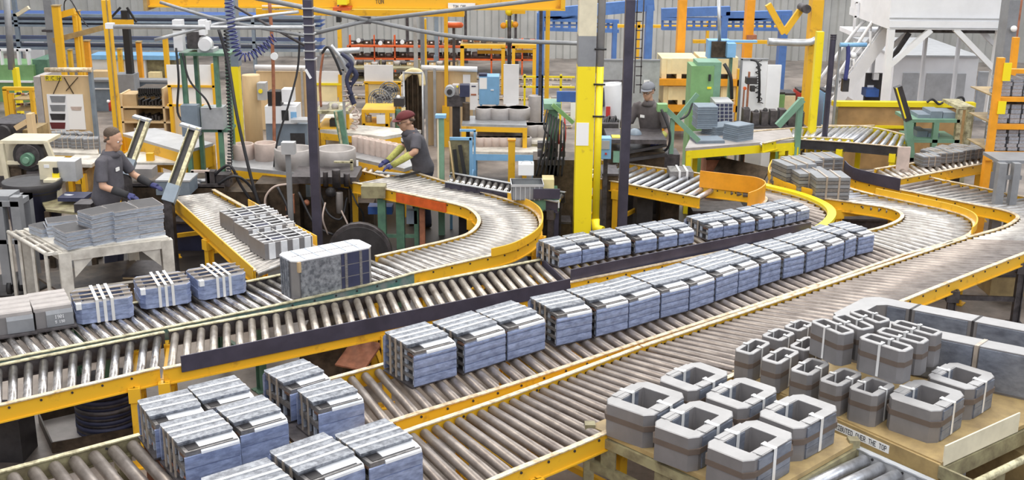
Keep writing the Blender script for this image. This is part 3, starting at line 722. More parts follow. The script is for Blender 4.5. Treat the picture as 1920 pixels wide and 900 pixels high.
# ---- cart 2 with the sign strip
e = at(1372, 697, ZD-.01); f = at(1765, 870, ZD-.01); vx = (f-e).normalized(); vy = Vector((-vx.y, vx.x, 0)); LX = (f-e).length
def cart2():
    root = thing('core_cart', 'yellow-brown cart with black lettering on its edge under stacked ring cores', 'cart', (f.x, f.y, 0))
    def P(s, t): v = e + vx*s + vy*t; return (v.x, v.y)
    WY = 2.3
    m = MB().m('tan').prism([P(0, 0), P(LX, 0), P(LX, WY), P(0, WY)], ZD-.03, ZD); m.build('deck', root, world=True)
    m = MB().m('tan'); p, q = P(0, -.01), P(LX, -.01); m.bar((p[0], p[1], ZD-.075), (q[0], q[1], ZD-.075), .02, .13)
    m.m('olive'); p, q = P(0, -.03), P(LX, -.03); m.bar((p[0], p[1], ZD-.135), (q[0], q[1], ZD-.135), .06, .012)
    p, q = P(0, WY), P(LX, WY); m.bar((p[0], p[1], ZD-.10), (q[0], q[1], ZD-.10), .03, .12)
    for t in (0, ): pass
    p, q = P(0, 0), P(0, WY); m.bar((p[0], p[1], ZD-.10), (q[0], q[1], ZD-.10), .03, .12)
    p, q = P(LX, 0), P(LX, WY); m.bar((p[0], p[1], ZD-.10), (q[0], q[1], ZD-.10), .03, .12)
    m.build('frame', root, world=True)
    for s, t in ((.02, .03), (LX-.04, .03), (.02, WY-.04), (LX-.04, WY-.04)):
        p = P(s, t); m = MB().m('olive'); m.cbox((p[0], p[1], 0), (.07, .07, ZD-.03)); m.build('leg', root, world=True)
    # sign strip: white label with black capitals
    txt = 'DISTRIBUTED OVER THE TOP'; hh = .040; Wt = len(txt)*6*hh/7*.66
    s1 = (at(1680, 838, ZD-.065)-e).dot(vx); s0 = s1-Wt-.03
    p = P(s0, -.021); q = P(s1, -.021)
    m = MB().m('paper'); m.bar((p[0], p[1], ZD-.065), (q[0], q[1], ZD-.065), .003, .062); lb = m.build('label_strip', root, world=True)
    p = P(s0+.015, -.0235); m = MB().m('lettering'); text_mb(m, txt, (p[0], p[1], ZD-.085), vx, (0,0,1), hh, .001, .66)
    t_ = m.build('lettering', root, world=True)
    # standing beige plate and the pipe handle
    p, q = P(LX+.0, .02), P(LX+.0, .93); m = MB().m('beige'); m.bar((p[0], p[1], ZD+.045), (q[0], q[1], ZD+.045), .012, .15); m.build('end_plate', root, world=True)
    m = MB().m('olive'); p, q = P(LX, -.02), P(LX+.27, -.02); m.bar((p[0], p[1], ZD-.06), (q[0], q[1], ZD-.06), .02, .09)
    m.build('handle_bracket', root, world=True); m = MB().m('olive')
    p, q = P(LX, 1.06), P(LX+.27, 1.06); m.bar((p[0], p[1], ZD-.06), (q[0], q[1], ZD-.06), .02, .09); m.build('handle_bracket', root, world=True)
    m = MB().m('worn_olive'); p, q = P(LX+.27, -.03), P(LX+.27, 1.07); m.tube([(p[0], p[1], ZD-.03), (q[0], q[1], ZD-.03)], .028, 12); m.build('handle', root, world=True)
    p = P(LX+.24, .32); m = MB().m('olive'); m.cbox((p[0], p[1], 0), (.06, .06, ZD-.06)); m.build('leg', root, world=True)
cart2()
# ---- shiny roller conveyor in the bottom right corner
g0, g1 = at(1500, 786, ZD-.03), at(1835, 934, ZD-.03)
dd = (g1-g0).normalized(); nn = Vector((-dd.y, dd.x, 0))
Fa = [g0 - nn*.02, g1 - nn*.02]; Nb = [p - nn*.75 for p in Fa]
Fa = [p + dd*0.42 for p in Fa]; Nb = [p + dd*0.42 for p in Nb]
conveyor('shiny steel roller conveyor in the bottom right corner below the lettering', upx(Fa), upx(Nb), px=False, z=ZD-.05, kind='roller_bright', sp=.135, r=.045, fm='lightgrey', ft='galv', nm='lightgrey', legs=(.2, .9), legmat='olive')
# crates on the floor at the far right
def box_thing(name, label, cat, c, d, rz, body, group=None, extra=None):
    root = thing(name, label, cat, c, rz, group); m = MB().m(body).cbox((0,0,0), d); m.build('body', root)
    if extra: extra(root, d)
    return root
def crate(name, label, cat, c, d, rz, body='cardboard', group=None, boards=4):
    root = thing(name, label, cat, c, rz, group)
    m = MB().m(body); m.cbox((0,0,.09), (d[0], d[1], d[2]-.09)); m.build('body', root)
    for s in (-1, 0, 1):
        m = MB().m(body).cbox((s*(d[0]/2-.05), 0, 0), (.09, d[1], .09)); m.build('runner', root)
    for s in (-1, 1):
        m = MB().m(body)
        for k in (-.3, .3): m.cbox((k*d[0], s*(d[1]/2+.008), .09), (.08, .016, d[2]-.10))
        m.build('batten', root)
    return root
p = at(1915, 830, 0.55)
crate('wooden_crate', 'brown wooden crate on the floor at the right edge behind the pipe handle', 'crate', (p.x+.35, p.y+.1, 0), (1.0, .8, .55), .4, 'tan')
p = at(1890, 900, 0.3)
crate('wooden_crate', 'low brown crate in the bottom right corner below the pipe handle', 'crate', (p.x+.35, p.y-.3, 0), (.9, .6, .3), .4, 'olive')
# ================================================================ things on the dark conveyor at left
def strapped_core(L, W, HH, nst, chamf=.05):
    def mk():
        root = thing('strapped_core', 'x', 'steel pack', (0,0,0))
        l, w_ = L/2, W/2
        def octo(l, w_, c): return [(-l+c, -w_), (l-c, -w_), (l, -w_+c), (l, w_-c), (l-c, w_), (-l+c, w_), (-l, w_-c), (-l, -w_+c)]
        def inner(l, w_): return octo(l, w_, .004)
        m = MB(); lh = HH/4
        for k in range(4):
            m.m('sheet_blue'); e = (.0, .004, -.002, .002)[k]
            m.ring(octo(l+e, w_+e, chamf), inner(l-.07, w_-.08), k*lh+.001, (k+1)*lh-.001)
        m.m('core_side').ring(octo(l-.004, w_-.004, chamf), inner(l-.066, w_-.076), 0, HH)
        m.m('iron').cbox((0, 0, .02), (L-.2, .08, HH-.05)); m.build('core_ring', root)
        m = MB().m('sheet_light').box((-l+.005, -w_-.003, HH-.05), (-l+.055, -w_+.045, HH+.004)); m.build('corner_cap', root)
        for k in range(3):
            m = MB().m('strap_dull'); y = -w_+.10+k*(W-.2)/2
            m.tube([(-l-.01, y, HH+.012), (l+.01, y, HH+.012)], .009, 6)
            m.build('tie_rod', root)
        for k in range(nst):
            x = -.07+k*.07; m = MB().m('strap')
            m.box((x-.015, -w_-.008, HH+.019), (x+.015, w_+.008, HH+.024))
            m.box((x-.015, -w_-.008, .0), (x+.015, -w_-.004, HH+.024)); m.box((x-.015, w_+.004, .0), (x+.015, w_+.008, HH+.024))
            m.build('strap', root)
        return root
    return Proto(mk)
sc = strapped_core(.54, .42, .19, 3)
GL_ = 'strapped cores on the dark conveyor at left'
for (xa, ya), (xb, yb), lab in (((145, 612), (255, 596), 'strapped core in the middle of the dark conveyor, right of the chalk-marked pack'),
                                ((266, 583), (363, 569), 'strapped core below the white work bench, three bright straps'),
                                ((377, 566), (468, 549), 'strapped core at the end of the spur conveyor, three bright straps')):
    p, q = at(xa, ya), at(xb, yb); d = (q-p); L = d.length; d.normalize(); n = Vector((-d.y, d.x, 0)); c = (p+q)/2 + n*.235
    sc.place((c.x, c.y, Z), math.atan2(d.y, d.x), lab, GL_, scale=(L/.55, 1, 1))
def make_bar_pack():
    root = thing('bar_pack', 'x', 'steel pack', (0,0,0)); l, w_, h = .18, .22, .17
    m = MB().m('iron').box((-l-.02, -w_-.06, 0), (l+.02, w_, .014)); m.build('base_plate', root)
    m = MB().m('core_side').box((-l, -w_, .014), (l, w_, h-.02)); m.build('core_block', root)
    m = MB().m('grey').prism_axis([(-w_-.01, .016), (-w_-.014, h-.05), (-w_+.0, h-.02), (-w_+.01, h-.02), (-w_+.002, h-.05), (-w_, .016)], -l+.10, l, 'x'); m.build('side_sheet', root)
    for k in range(4):
        y = -w_+.03+k*.115; m = MB().m('coil_grey'); m.prism_axis([(y-.012, h-.02), (y+.09, h-.02), (y+.09, h+.006), (y+.07, h+.016), (y, h+.016), (y-.012, h+.004)], -l-.01, l-.005, 'x'); m.build('top_bar', root)
    return root
bp = Proto(make_bar_pack)
for (xa, ya), (xb, yb), lab in (((-4, 634), (66, 624), 'grey bar pack cut by the left edge of the photo'), ((70, 622), (140, 611), 'grey bar pack with white chalk writing, second from the left edge')):
    p, q = at(xa, ya), at(xb, yb); d = q-p; L = d.length; d.normalize(); n = Vector((-d.y, d.x, 0)); c = (p+q)/2 + n*.24
    o = bp.place((c.x, c.y, Z), math.atan2(d.y, d.x), lab, 'grey bar packs at the left edge', scale=(L/.36, 1, 1.1))
m = MB().m('chalk'); text_mb(m, '1901', (.00, -.2375, .085), (1,0,0), (0,0,1), .028, .001); text_mb(m, '5 190', (.00, -.2375, .045), (1,0,0), (0,0,1), .022, .001); m.build('chalk_writing', o)
# big block
def big_block():
    zt = Z+.375; q = [at(*p, zt) for p in ((519, 476), (671, 449), (695, 461), (553, 490))]
    c = sum(q, Vector())/4; d = ((q[2]-q[3])+(q[1]-q[0])).normalized(); rz = math.atan2(d.y, d.x)
    L = ((q[2]-q[3]).length+(q[1]-q[0]).length)/2+.02; W = ((q[3]-q[0]).length+(q[2]-q[1]).length)/2+.05
    root = thing('lamination_block', 'large bright-topped steel block standing at the start of the U-shaped conveyor', 'steel pack', (c.x, c.y, Z), rz)
    l, w_, h = L/2, W/2, .375; cc = .05
    def octo(l, w_, c): return [(-l+c, -w_), (l-c, -w_), (l, -w_+c), (l, w_-c), (l-c, w_), (-l+c, w_), (-l, w_-c), (-l, -w_+c)]
    m = MB().m('core_side').prism(octo(l-.004, w_-.004, cc), .0, h-.012); m.m('sheet_light').prism(octo(l, w_, cc), h-.012, h); m.build('core_block', root)
    m = MB().m('sheet').box((-l+.07, -w_-.012, .005), (.06, -w_, h-.02)); m.build('lamination_sheet', root)
    m = MB().m('navy')
    for k in range(3): m.box((.07, -w_-.006, .01+k*.12), (l-.06, -w_, .01+k*.12+.11))
    m.m('core_side').box((.06, -w_-.003, 0), (l-.055, -w_+.002, h-.02)); m.build('lamination_stack', root)
    m = MB().m('cardboard').box((-l+.045, -w_-.018, h-.11), (-l+.075, -w_+.02, h-.01)); m.build('corner_pad', root)
    for x in (.12, .28): m = MB().m('sheet_end').box((x-.014, -w_-.010, .0), (x+.014, -w_-.006, h-.01)); m.build('strap', root)
    for y in (-.2, -.07, .06, .2):
        m = MB().m('sheet').box((-l-.012, y*W-.014, .0), (-l+.0, y*W+.02, h-.006)); m.build('end_sheet', root)
    for k in range(5):
        x = -l+.14+k*.145; m = MB().m('lamination').box((x-.006, -w_+.03, h), (x+.006, w_-.01, h+.006)); m.build('tie_band', root)
    m = MB().m('core_side').box((-l+.06, -.02, h), (l-.1, -.012, h+.003)); m.build('seam_strip', root)
big_block()
# wire-strapped cores on the spur
def make_wire_core():
    root = thing('wire_strapped_core', 'x', 'steel pack', (0,0,0)); l, w_, h = .22, .27, .17
    m = MB().m('core_side').ring([(-l, -w_), (l, -w_), (l, w_), (-l, w_)], [(-l+.06, -w_+.07), (l-.06, -w_+.07), (l-.06, w_-.07), (-l+.06, w_-.07)], 0, h)
    m.m('navy').box((-l+.06, -.1, .01), (l-.06, .1, h-.04)); m.build('core_ring', root)
    m = MB().m('sheet_light')
    for k in range(4): x = -l-.006; m.box((x-.008, -w_+.02+k*.135, .0), (x+.006, -w_+.09+k*.135, h+.004))
    m.box((-l, -w_-.006, 0), (l, -w_, h)); m.build('side_sheet', root)
    for k in range(4):
        x = -l+.05+k*.115; m = MB().m('strap').box((x-.010, -w_-.01, h+.006), (x+.010, w_+.006, h+.014)); m.build('strap', root)
    for k in range(3):
        y = -w_+.1+k*.17; m = MB().m('strap').tube([(-l-.01, y, h+.02), (l+.01, y, h+.02)], .007, 6); m.build('tie_wire', root)
    return root
wc = Proto(make_wire_core)
def at_spur(px, py): return at(px, py)
for px_, py_, lab in ((468, 424, 'wire-strapped core highest on the spur conveyor'), (497, 445, 'wire-strapped core in the middle of the spur conveyor'), (527, 470, 'wire-strapped core lowest on the spur, touching the big block')):
    p = at(px_, py_); d = (at(592, 466)-at(400, 359)).normalized(); wc.place((p.x, p.y, Z), math.atan2(d.y, d.x)+PI, lab, 'wire-strapped cores on the spur conveyor', scale=(.93, 1, 1))
# ================================================================ white work bench with sheet stacks
BZ = .86
def bench():
    q = [at(117, 469, BZ), at(316, 444, BZ), at(245, 402, BZ), at(44, 428, BZ)]
    c = sum(q, Vector())/4
    root = thing('work_bench', 'dusty white steel work bench with gusseted legs, stacked with sheet bundles', 'work bench', (c.x, c.y, 0))
    m = MB().m('dust_white').prism([(p.x, p.y) for p in q], BZ-.03, BZ); m.build('bench_top', root, world=True)
    m = MB().m('dust_white')
    for i in range(4): m.bar(q[i]-Vector((0,0,.07)), q[(i+1) % 4]-Vector((0,0,.07)), .04, .10)
    m.build('frame', root, world=True)
    for i in range(4):
        p = q[i].lerp(c, .035); m = MB().m('dust_white'); m.rbox((p.x, p.y, 0), (.12, .10, BZ-.03), math.atan2((q[1]-q[0]).y, (q[1]-q[0]).x)); m.build('leg', root, world=True)
    d = (q[1]-q[0]).normalized()
    for p, s in ((q[0], 1), (q[1], -1)):
        a = p + d*s*.1; n_ = Vector((-d.y, d.x, 0))*.012
        v = [a-Vector((0,0,.12)), a+d*s*.20-Vector((0,0,.12)), a-Vector((0,0,.32))]
        m = MB().m('dust_white').add(v+[x+n_ for x in v], [(0,1,2),(5,4,3),(0,3,4,1),(1,4,5,2),(2,5,3,0)]); m.build('gusset', root, world=True)
    m = MB().m('oily'); s = [p.lerp(c, .05) for p in q]; m.prism([(p.x, p.y) for p in s], .30, .325); m.build('lower_shelf', root, world=True)
    m = MB().m('dust_white').bar(q[0]+Vector((0,0,-.45)), q[1]+Vector((0,0,-.45)), .02, .02); m.build('tie_rod', root, world=True)
    # side rack of round bars
    a, b = q[0].lerp(q[3], .0), q[3]
    out = (q[0]-q[1]).normalized()*.16
    m = MB().m('dust_white'); m.tube([a+out-Vector((0,0,.02)), b+out-Vector((0,0,.02))], .022, 8); m.tube([a+out*.5-Vector((0,0,.02)), b+out*.5-Vector((0,0,.02))], .016, 8)
    for t in (.02, .35, .7, .98):
        p = a.lerp(b, t); m.bar(p+out-Vector((0,0,.03)), Vector((p.x, p.y, .1))+out, .03, .03); m.bar(p+out-Vector((0,0,.03)), p-Vector((0,0,.03)), .03, .03)
    m.build('side_rack', root, world=True)
bench()
def make_bundle():
    root = thing('steel_sheet_bundle', 'x', 'sheet bundle', (0,0,0))
    m = MB(); random.seed(5)
    for k in range(5):
        e = random.uniform(-.003, .003); f_ = random.uniform(-.003, .003); m.m('lamination' if k < 4 else 'coil_grey')
        m.box((-.15+e, -.15+f_, k*.0095), (.15+e, .15+f_, k*.0095+.0085))
    m.m('dark').box((-.145, -.145, 0), (.145, .145, .047)); m.build('sheets', root)
    return root
bd = Proto(make_bundle)
def pile(quad, ztop, zbase, name_lab, grp, th=.048):
    q = [at(*p, ztop) for p in quad]; c = sum(q, Vector())/4; d = ((q[2]-q[3])+(q[1]-q[0])).normalized(); rz = math.atan2(d.y, d.x)
    L = ((q[2]-q[3]).length+(q[1]-q[0]).length)/2; W = ((q[3]-q[0]).length+(q[2]-q[1]).length)/2
    n = max(1, round((ztop-zbase)/th)); t = (ztop-zbase)/n
    for k in range(n):
        pos = 'topmost' if k == n-1 else 'lowest' if k == 0 else '%s from the bottom' % ordw[k]
        j = random.uniform
        bd.place((c.x+j(-.010, .010), c.y+j(-.010, .010), zbase+k*t), rz+j(-.03, .03), '%s, %s' % (name_lab, pos), grp, scale=(L/.3, W/.3, t/.0475))
GB = 'steel sheet bundles on the white bench'
pile([(103, 423), (147, 414), (167, 429), (120, 437)], BZ+.19, BZ, 'grey sheet bundle, low front-left pile', GB)
pile([(150, 394), (190, 385), (209, 396), (162, 405)], BZ+.34, BZ, 'grey sheet bundle in the left tall pile', GB)
pile([(192, 384), (236, 377), (256, 390), (210, 398)], BZ+.34, BZ, 'grey sheet bundle in the middle tall pile', GB)
pile([(238, 376), (284, 371), (306, 383), (258, 391)], BZ+.34, BZ, 'grey sheet bundle, right tall pile by the tilted arm', GB)
pile([(60, 420), (88, 414), (102, 424), (72, 431)], BZ+.10, BZ, 'small sheet bundle in the back-left corner pile', GB)
pile([(80, 408), (140, 402), (147, 411), (90, 418)], BZ+.17, BZ, 'greenish sheet bundle, long pile behind the low one', GB)
# ================================================================ helper: a thing at its own distance, given by outline and depth
def zat(x, y, Y): return aty(x, y, Y).z
def scr(name, label, cat, Y, parts, group=None, zmin=0.0):
    """parts: (part name, material, shapes); shapes in pixels at distance Y, with depth offsets in metres"""
    built = []; allv = []
    for pn, mt, shapes in parts:
        m = MB()
        for sh in shapes:
            k = sh[0]
            if isinstance(sh[-1], str): m.m(sh[-1]); sh = sh[:-1]
            else: m.m(mt)
            if k == 'b':
                x0, y0, x1, y1 = sh[1:5]; d0, d1 = (sh[5], sh[6]) if len(sh) > 6 else (0, .05)
                ym = y0 if y1 is None else ((y0+y1)/2 if not isinstance(y1, tuple) else y0)
                a = aty(x0, ym, Y+d0); b = aty(x1, ym, Y+d0)
                zt = zat((x0+x1)/2, y0, Y+d0); zb = 0 if y1 is None else (y1[1] if isinstance(y1, tuple) else max(0, zat((x0+x1)/2, y1, Y+d0)))
                m.box((a.x, Y+d0, zb), (b.x, Y+d1, zt))
            elif k == 't':
                pts = [aty(p[0], p[1], Y+(p[2] if len(p) > 2 else 0)) for p in sh[1]]
                for p in pts: p.z = max(p.z, .01)
                m.tube(pts if len(pts) == 2 else catmull(pts, 5), sh[2], 8)
            elif k == 'r':   # rectangular bar between points
                pts = [aty(p[0], p[1], Y+(p[2] if len(p) > 2 else 0)) for p in sh[1]]
                for p, q in zip(pts, pts[1:]): m.bar(p, q, sh[2], sh[3])
            elif k == 'c':
                xc, y0, y1, rp, dy = sh[1:6]; s = (aty(xc+rp, y0, Y) - aty(xc, y0, Y)).length
                a = aty(xc, y0, Y+dy+s); zt = zat(xc, y0, Y+dy+s); zb = 0 if y1 is None else zat(xc, y1, Y+dy+s*.3); hol = sh[6] if len(sh) > 6 else 0
                if hol:
                    m.lathe([(s*hol, zt-zb), (s*hol, .0), (s, 0), (s, zt-zb-.008), (s-.008, zt-zb), (s*hol, zt-zb)], (a.x, Y+dy+s, zb), 28)
                else: m.lathe([(0, 0), (s, 0), (s, zt-zb-.01), (s*.96, zt-zb), (0, zt-zb)], (a.x, Y+dy+s, zb), 20)
            elif k == 'd':
                xc, yc, rp, d0, d1 = sh[1:6]; s = (aty(xc+rp, yc, Y) - aty(xc, yc, Y)).length; a = aty(xc, yc, Y)
                m.tube([(a.x, Y+d0, a.z), (a.x, Y+d1, a.z)], s, 24)
            elif k == 's':
                xc, yc, rp, dy = sh[1:5]; s = (aty(xc+rp, yc, Y) - aty(xc, yc, Y)).length; a = aty(xc, yc, Y+dy); m.sph(a, s, 14, 9)
        built.append((pn, m)); allv += m.v
    xs = [v.x for v in allv]; ys = [v.y for v in allv]; zs = [v.z for v in allv]
    loc = ((min(xs)+max(xs))/2, (min(ys)+max(ys))/2, min(zs))
    if len(built) == 1 and built[0][0] is None:
        return tag(built[0][1].build(name), label, cat, group)
    root = thing(name, label, cat, loc, 0, group)
    for pn, m in built: m.build(pn or 'body', root, world=True)
    return root
# ---------------------------------------------------------------- the columns that carry the building and the utilities
YC = 13.75
z1 = zat(1100, 125, YC)
def big_column():
    a = aty(1076, 430, YC); b = aty(1108, 430, YC); x0, x1 = a.x, b.x
    root = thing('steel_column', 'thick steel column, bright yellow below and grey above, beside the back row of packs', 'column', ((x0+x1)/2, YC+.15, 0))
    for nm_, mt, z0, zz in (('painted_base', 'lemon', 0, z1), ('upper_shaft', 'grey', z1, z1+.36), ('upper_shaft', 'beige', z1+.36, 7.5)):
        m = MB().m(mt).box((x0, YC, z0), (x0+.018, YC+.30, zz)); m.box((x0+.018, YC+.0, z0), (x1-.018, YC+.02, zz)); m.box((x1-.018, YC, z0), (x1, YC+.30, zz)); m.box((x0+.018, YC+.28, z0), (x1-.018, YC+.3, zz))
        if nm_ == 'painted_base': m.box((x0-.06, YC-.06, 0), (x1+.06, YC+.36, .02))
        m.build(nm_, root, world=True)
    m = MB().m('lemon').tube([(x1+.055, YC+.03, .55), (x1+.055, YC+.03, z1)], .045, 12); m.m('lightgrey').tube([(x1+.055, YC+.03, z1), (x1+.055, YC+.03, 7.4)], .045, 12)
    m.m('lemon').tube([(x1+.055, YC+.03, .62), (x1+.06, YC-.0, .52), (x1+.14, YC-.06, .50)], .055, 10); m.build('conduit', root, world=True)
    m = MB().m('black')
    for y in (92, 158, 218): z = zat(1122, y, YC); m.tube([(x1-.02, YC-.01, z), (x1+.12, YC-.02, z)], .012, 6)
    m.build('clamp', root, world=True)
    m = MB().m('paper'); z = zat(1088, 230, YC); m.box((x0-.0, YC-.006, z-.28), (x0+.15, YC-.001, z)); m.build('paper_notice', root, world=True)
big_column()
scr('steel_column', 'slim dark column right of the yellow column, in front of the man in the grey cap', 'column', 14.1, [('shaft', 'guide', [('b', 1174, 0, 1192, None, 0, .13)]), ('ladder_rungs', 'iron', [('b', 1192, 22+i*17, 1204, 24+i*17, 0, .02) for i in range(9)] + [('b', 1203, 0, 1205, 175, 0, .02), ('b', 1191, 0, 1193, 175, 0, .02)])])
scr('steel_column', 'slim black column standing left of the man in the maroon cap', 'column', 13.9, [('shaft', 'guide', [('b', 567, 0, 584, None, 0, .12)]), ('cable_clip', 'lightgrey', [('b', 565+i*.7, 15+i*16, 587+i*.7, 17+i*16, -.02, .14) for i in range(7)]), ('tag_strip', 'white', [('r', [(573, 130), (583, 147)], .02, .03)])])
scr('conduit_post', 'thin grey post standing just left of the slim black column', 'post', 14.3, [('shaft', 'grey', [('b', 534, 280, 543, None, 0, .06)]), ('junction_box', 'lightgrey', [('b', 527, 268, 552, 290, -.05, .08)])])
scr('lift_post', 'orange-yellow slotted post rising behind the man in grey at left', 'post', 17, [('shaft', 'yellow', [('r', [(198, 0), (226, 292, .0)], .10, .10)]), ('foot', 'yellow', [('b', 216, 285, 238, None, -.03, .15)]), ('slot_strip', 'tan', [('r', [(199, 0, -.055), (224, 270, -.055)], .02, .006)])])
scr('yellow_column', 'column with bright yellow foot behind the green motor frame', 'column', 17.2, [('painted_base', 'lemon', [('b', 432, 125, 446, None, 0, .16)]), ('upper_shaft', 'bluegrey', [('b', 425, 0, 444, 125, 0, .2)])])
scr('pole', 'thin rusty orange pole left of the black console', 'pole', 16.6, [('shaft', 'rust', [('t', [(505, 0), (512, 120), (515, 330)], .025)]), ('gauge', 'white', [('d', 515, 105, 7, -.04, -.02)])])
# ---------------------------------------------------------------- pipe truss overhead
scr('pipe_truss', 'grey pipe truss crossing overhead between the posts, meeting at a flat node', 'truss', 15.5, [
    ('main_pipe', 'galv', [('t', [(205, 50), (590, 52)], .03)]),
    ('diagonal_pipe', 'grey', [('t', [(470, -6), (690, 38)], .033)]), ('diagonal_pipe', 'grey', [('t', [(575, 66), (690, 38), ], .028)]),
    ('diagonal_pipe', 'grey', [('t', [(690, 38), (1045, -4)], .028)]), ('diagonal_pipe', 'grey', [('t', [(690, 38), (865, 70), (1100, 82)], .028)]),
    ('node_plate', 'iron', [('b', 670, 31, 695, 45, -.02, .02), ]),
    ('diagonal_pipe', 'galv', [('t', [(290, 75), (440, 38), (560, 22)], .022)]), ('diagonal_pipe', 'grey', [('t', [(300, 4), (425, 40), (590, 70)], .022)]),
    ('main_pipe', 'iron', [('t', [(440, 12), (590, 96)], .018)]), ('bracket', 'white', [('b', 197, 44, 211, 54, -.05, .05), ('b', 385, 40, 393, 56, -.05, .05)])])
# ---------------------------------------------------------------- left: machines round the man in grey
def grey_frame_cart():
    root = thing('rolling_frame', 'grey steel rolling frame at the left edge with caster wheels', 'cart', tuple(at(20, 560, .2)))
    Y = 12.5
    m = MB().m('grey'); a = aty(15, 500, Y); b = aty(33, 505, Y+.1)
    for (x0, x1, yt) in ((-14, 3, 378), (17, 34, 370)):
        p = aty(x0, yt, Y); q = aty(x1, yt, Y); m.box((p.x, Y, .14), (q.x, Y+.12, p.z))
    p = aty(-40, 380, Y); q = aty(34, 380, Y); zt = zat(10, 378, Y)
    m.box((p.x, Y, zt-.06), (q.x, Y+.4, zt)); zz = zat(10, 450, Y); m.box((p.x, Y, zz-.05), (q.x, Y+.05, zz)); m.box((q.x-.1, Y+.3, .14), (q.x, Y+.4, zt)); m.build('frame', root, world=True)
    for xx, yy in ((12, 0), (28, .1), (28, .32)):
        p = aty(xx, 500, Y); m = MB().m('black').tube([(p.x-.02, Y+yy+.05, .09), (p.x+.03, Y+yy+.05, .09)], .09, 18); m.m('iron').tube([(p.x-.025, Y+yy+.05, .09), (p.x+.035, Y+yy+.05, .09)], .035, 10); m.m('grey').box((p.x-.03, Y+yy+.02, .10), (p.x-.02, Y+yy+.08, .2)); m.build('caster_wheel', root, world=True)
    m = MB().m('grey').box((aty(-40, 366, Y).x, Y+.05, zt), (aty(12, 366, Y).x, Y+.35, zt+.05)); m.build('tray', root, world=True)
grey_frame_cart()
p = at(28, 535, 0)
m = MB().m('dark').lathe([(0, 0), (.42, 0), (.42, .03), (.30, .05), (.25, .09), (0, .1)], tuple(p), 28); tag(m.build('round_plinth'), 'round dark steel base lying on the floor at the left edge', 'base plate')
p = at(55, 492, 0)
def barrel():
    root = thing('waste_barrel', 'tall dark navy waste barrel behind the grey rolling frame', 'barrel', tuple(p+Vector((0, .35, 0))))
    MB().m('navy').lathe([(0, 0), (.27, 0), (.33, .86), (.345, .86), (.345, .93), (.33, .95), (.30, .95), (.29, .05), (0, .05)], (0,0,0), 28).build('drum', root)
    MB().m('dark').lathe([(.315, .80), (.355, .90), (.36, .97), (.345, .975), (.33, .955)], (0,0,0), 28).build('bin_liner', root)
barrel()
scr('reel_machine', 'beige machine with a large dark reel and green hub at the left edge', 'machine', 15.6, [
    ('housing', 'beige', [('b', 0, 264, 88, 270, 0, .5), ('r', [(2, 268), (16, 345)], .06, .06), ('r', [(86, 266), (100, 300)], .06, .06), ('b', 5, 303, 95, 309, 0, .06), ('b', -10, 268, 84, 330, .35, .4)]),
    ('reel', 'dark', [('d', 52, 293, 29, .02, .22), ('d', 52, 293, 22, -.01, .25, 'iron')]),
    ('hub', 'green', [('d', 55, 297, 12, -.10, .02), ('d', 55, 297, 6, -.14, .0, 'teal')]),
    ('mechanism', 'oily', [('b', 10, 312, 85, 345, .05, .5), ('b', 20, 318, 40, 330, -.03, .1), ('b', 50, 322, 78, 334, -.04, .1, 'iron')]),
    ('stand', 'oily', [('b', 4, 345, 92, None, .1, .5)])])
scr('electric_motor', 'small green electric motor below the reel machine', 'motor', 14.6, [('motor_body', 'green', [('s', 50, 362, 19, .2), ('d', 40, 362, 15, .0, .3)]), ('fan_cover', 'teal', [('d', 40, 362, 12, -.05, .05)]), ('stand', 'iron', [('b', 28, 372, 72, None, .05, .4)])])
scr('control_box', 'cream control box with grey door and yellow buttons left of the man in grey', 'control box', 14.2, [
    ('housing', 'beige', [('b', 74, 303, 108, 350, 0, .3)]), ('door', 'lightgrey', [('b', 106, 303, 142, 340, .02, .25)]), ('pedestal', 'beige', [('b', 83, 338, 108, 378, -.15, .0)]),
    ('button_panel', 'lemon', [('b', 99, 325, 112, 352, -.02, 0)]), ('switch', 'black', [('b', 99, 315, 108, 325, -.03, 0)]), ('lamp', 'white', [('b', 82, 309, 92, 315, -.01, 0)])])
def side_bench():
    root = thing('tool_bench', 'dark low bench with tools between the barrel and the man in grey', 'bench', (at(125, 395, .75)[0], at(125, 395, .75)[1], 0))
    q = [at(86, 392, .75), at(172, 402, .75), at(180, 376, .75), at(75, 372, .75)]; c = sum(q, Vector())/4
    MB().m('olive').prism([(v.x, v.y) for v in q], .72, .75).build('bench_top', root, world=True)
    for v in q: v = v.lerp(c, .06); MB().m('oily').cbox((v.x, v.y, 0), (.06, .06, .72)).build('leg', root, world=True)
    MB().m('oily').prism([(v.lerp(c, .08).x, v.lerp(c, .08).y) for v in q], .3, .33).build('lower_shelf', root, world=True)
side_bench()
scr('part_tray', 'black flat part with a bright rod lying on the tool bench', 'part', 13.95, [('plate', 'navy', [('b', 108, 371, 158, 378, -.2, .1)]), ('rod', 'galv', [('t', [(120, 366, -.1), (152, 369, 0)], .02)])])
scr('steel_plate', 'small dark steel plate beside the man on the tool bench', 'plate', 13.5, [(None, 'iron', [('b', 138, 383, 170, ('z', .75), -.1, .15)])])
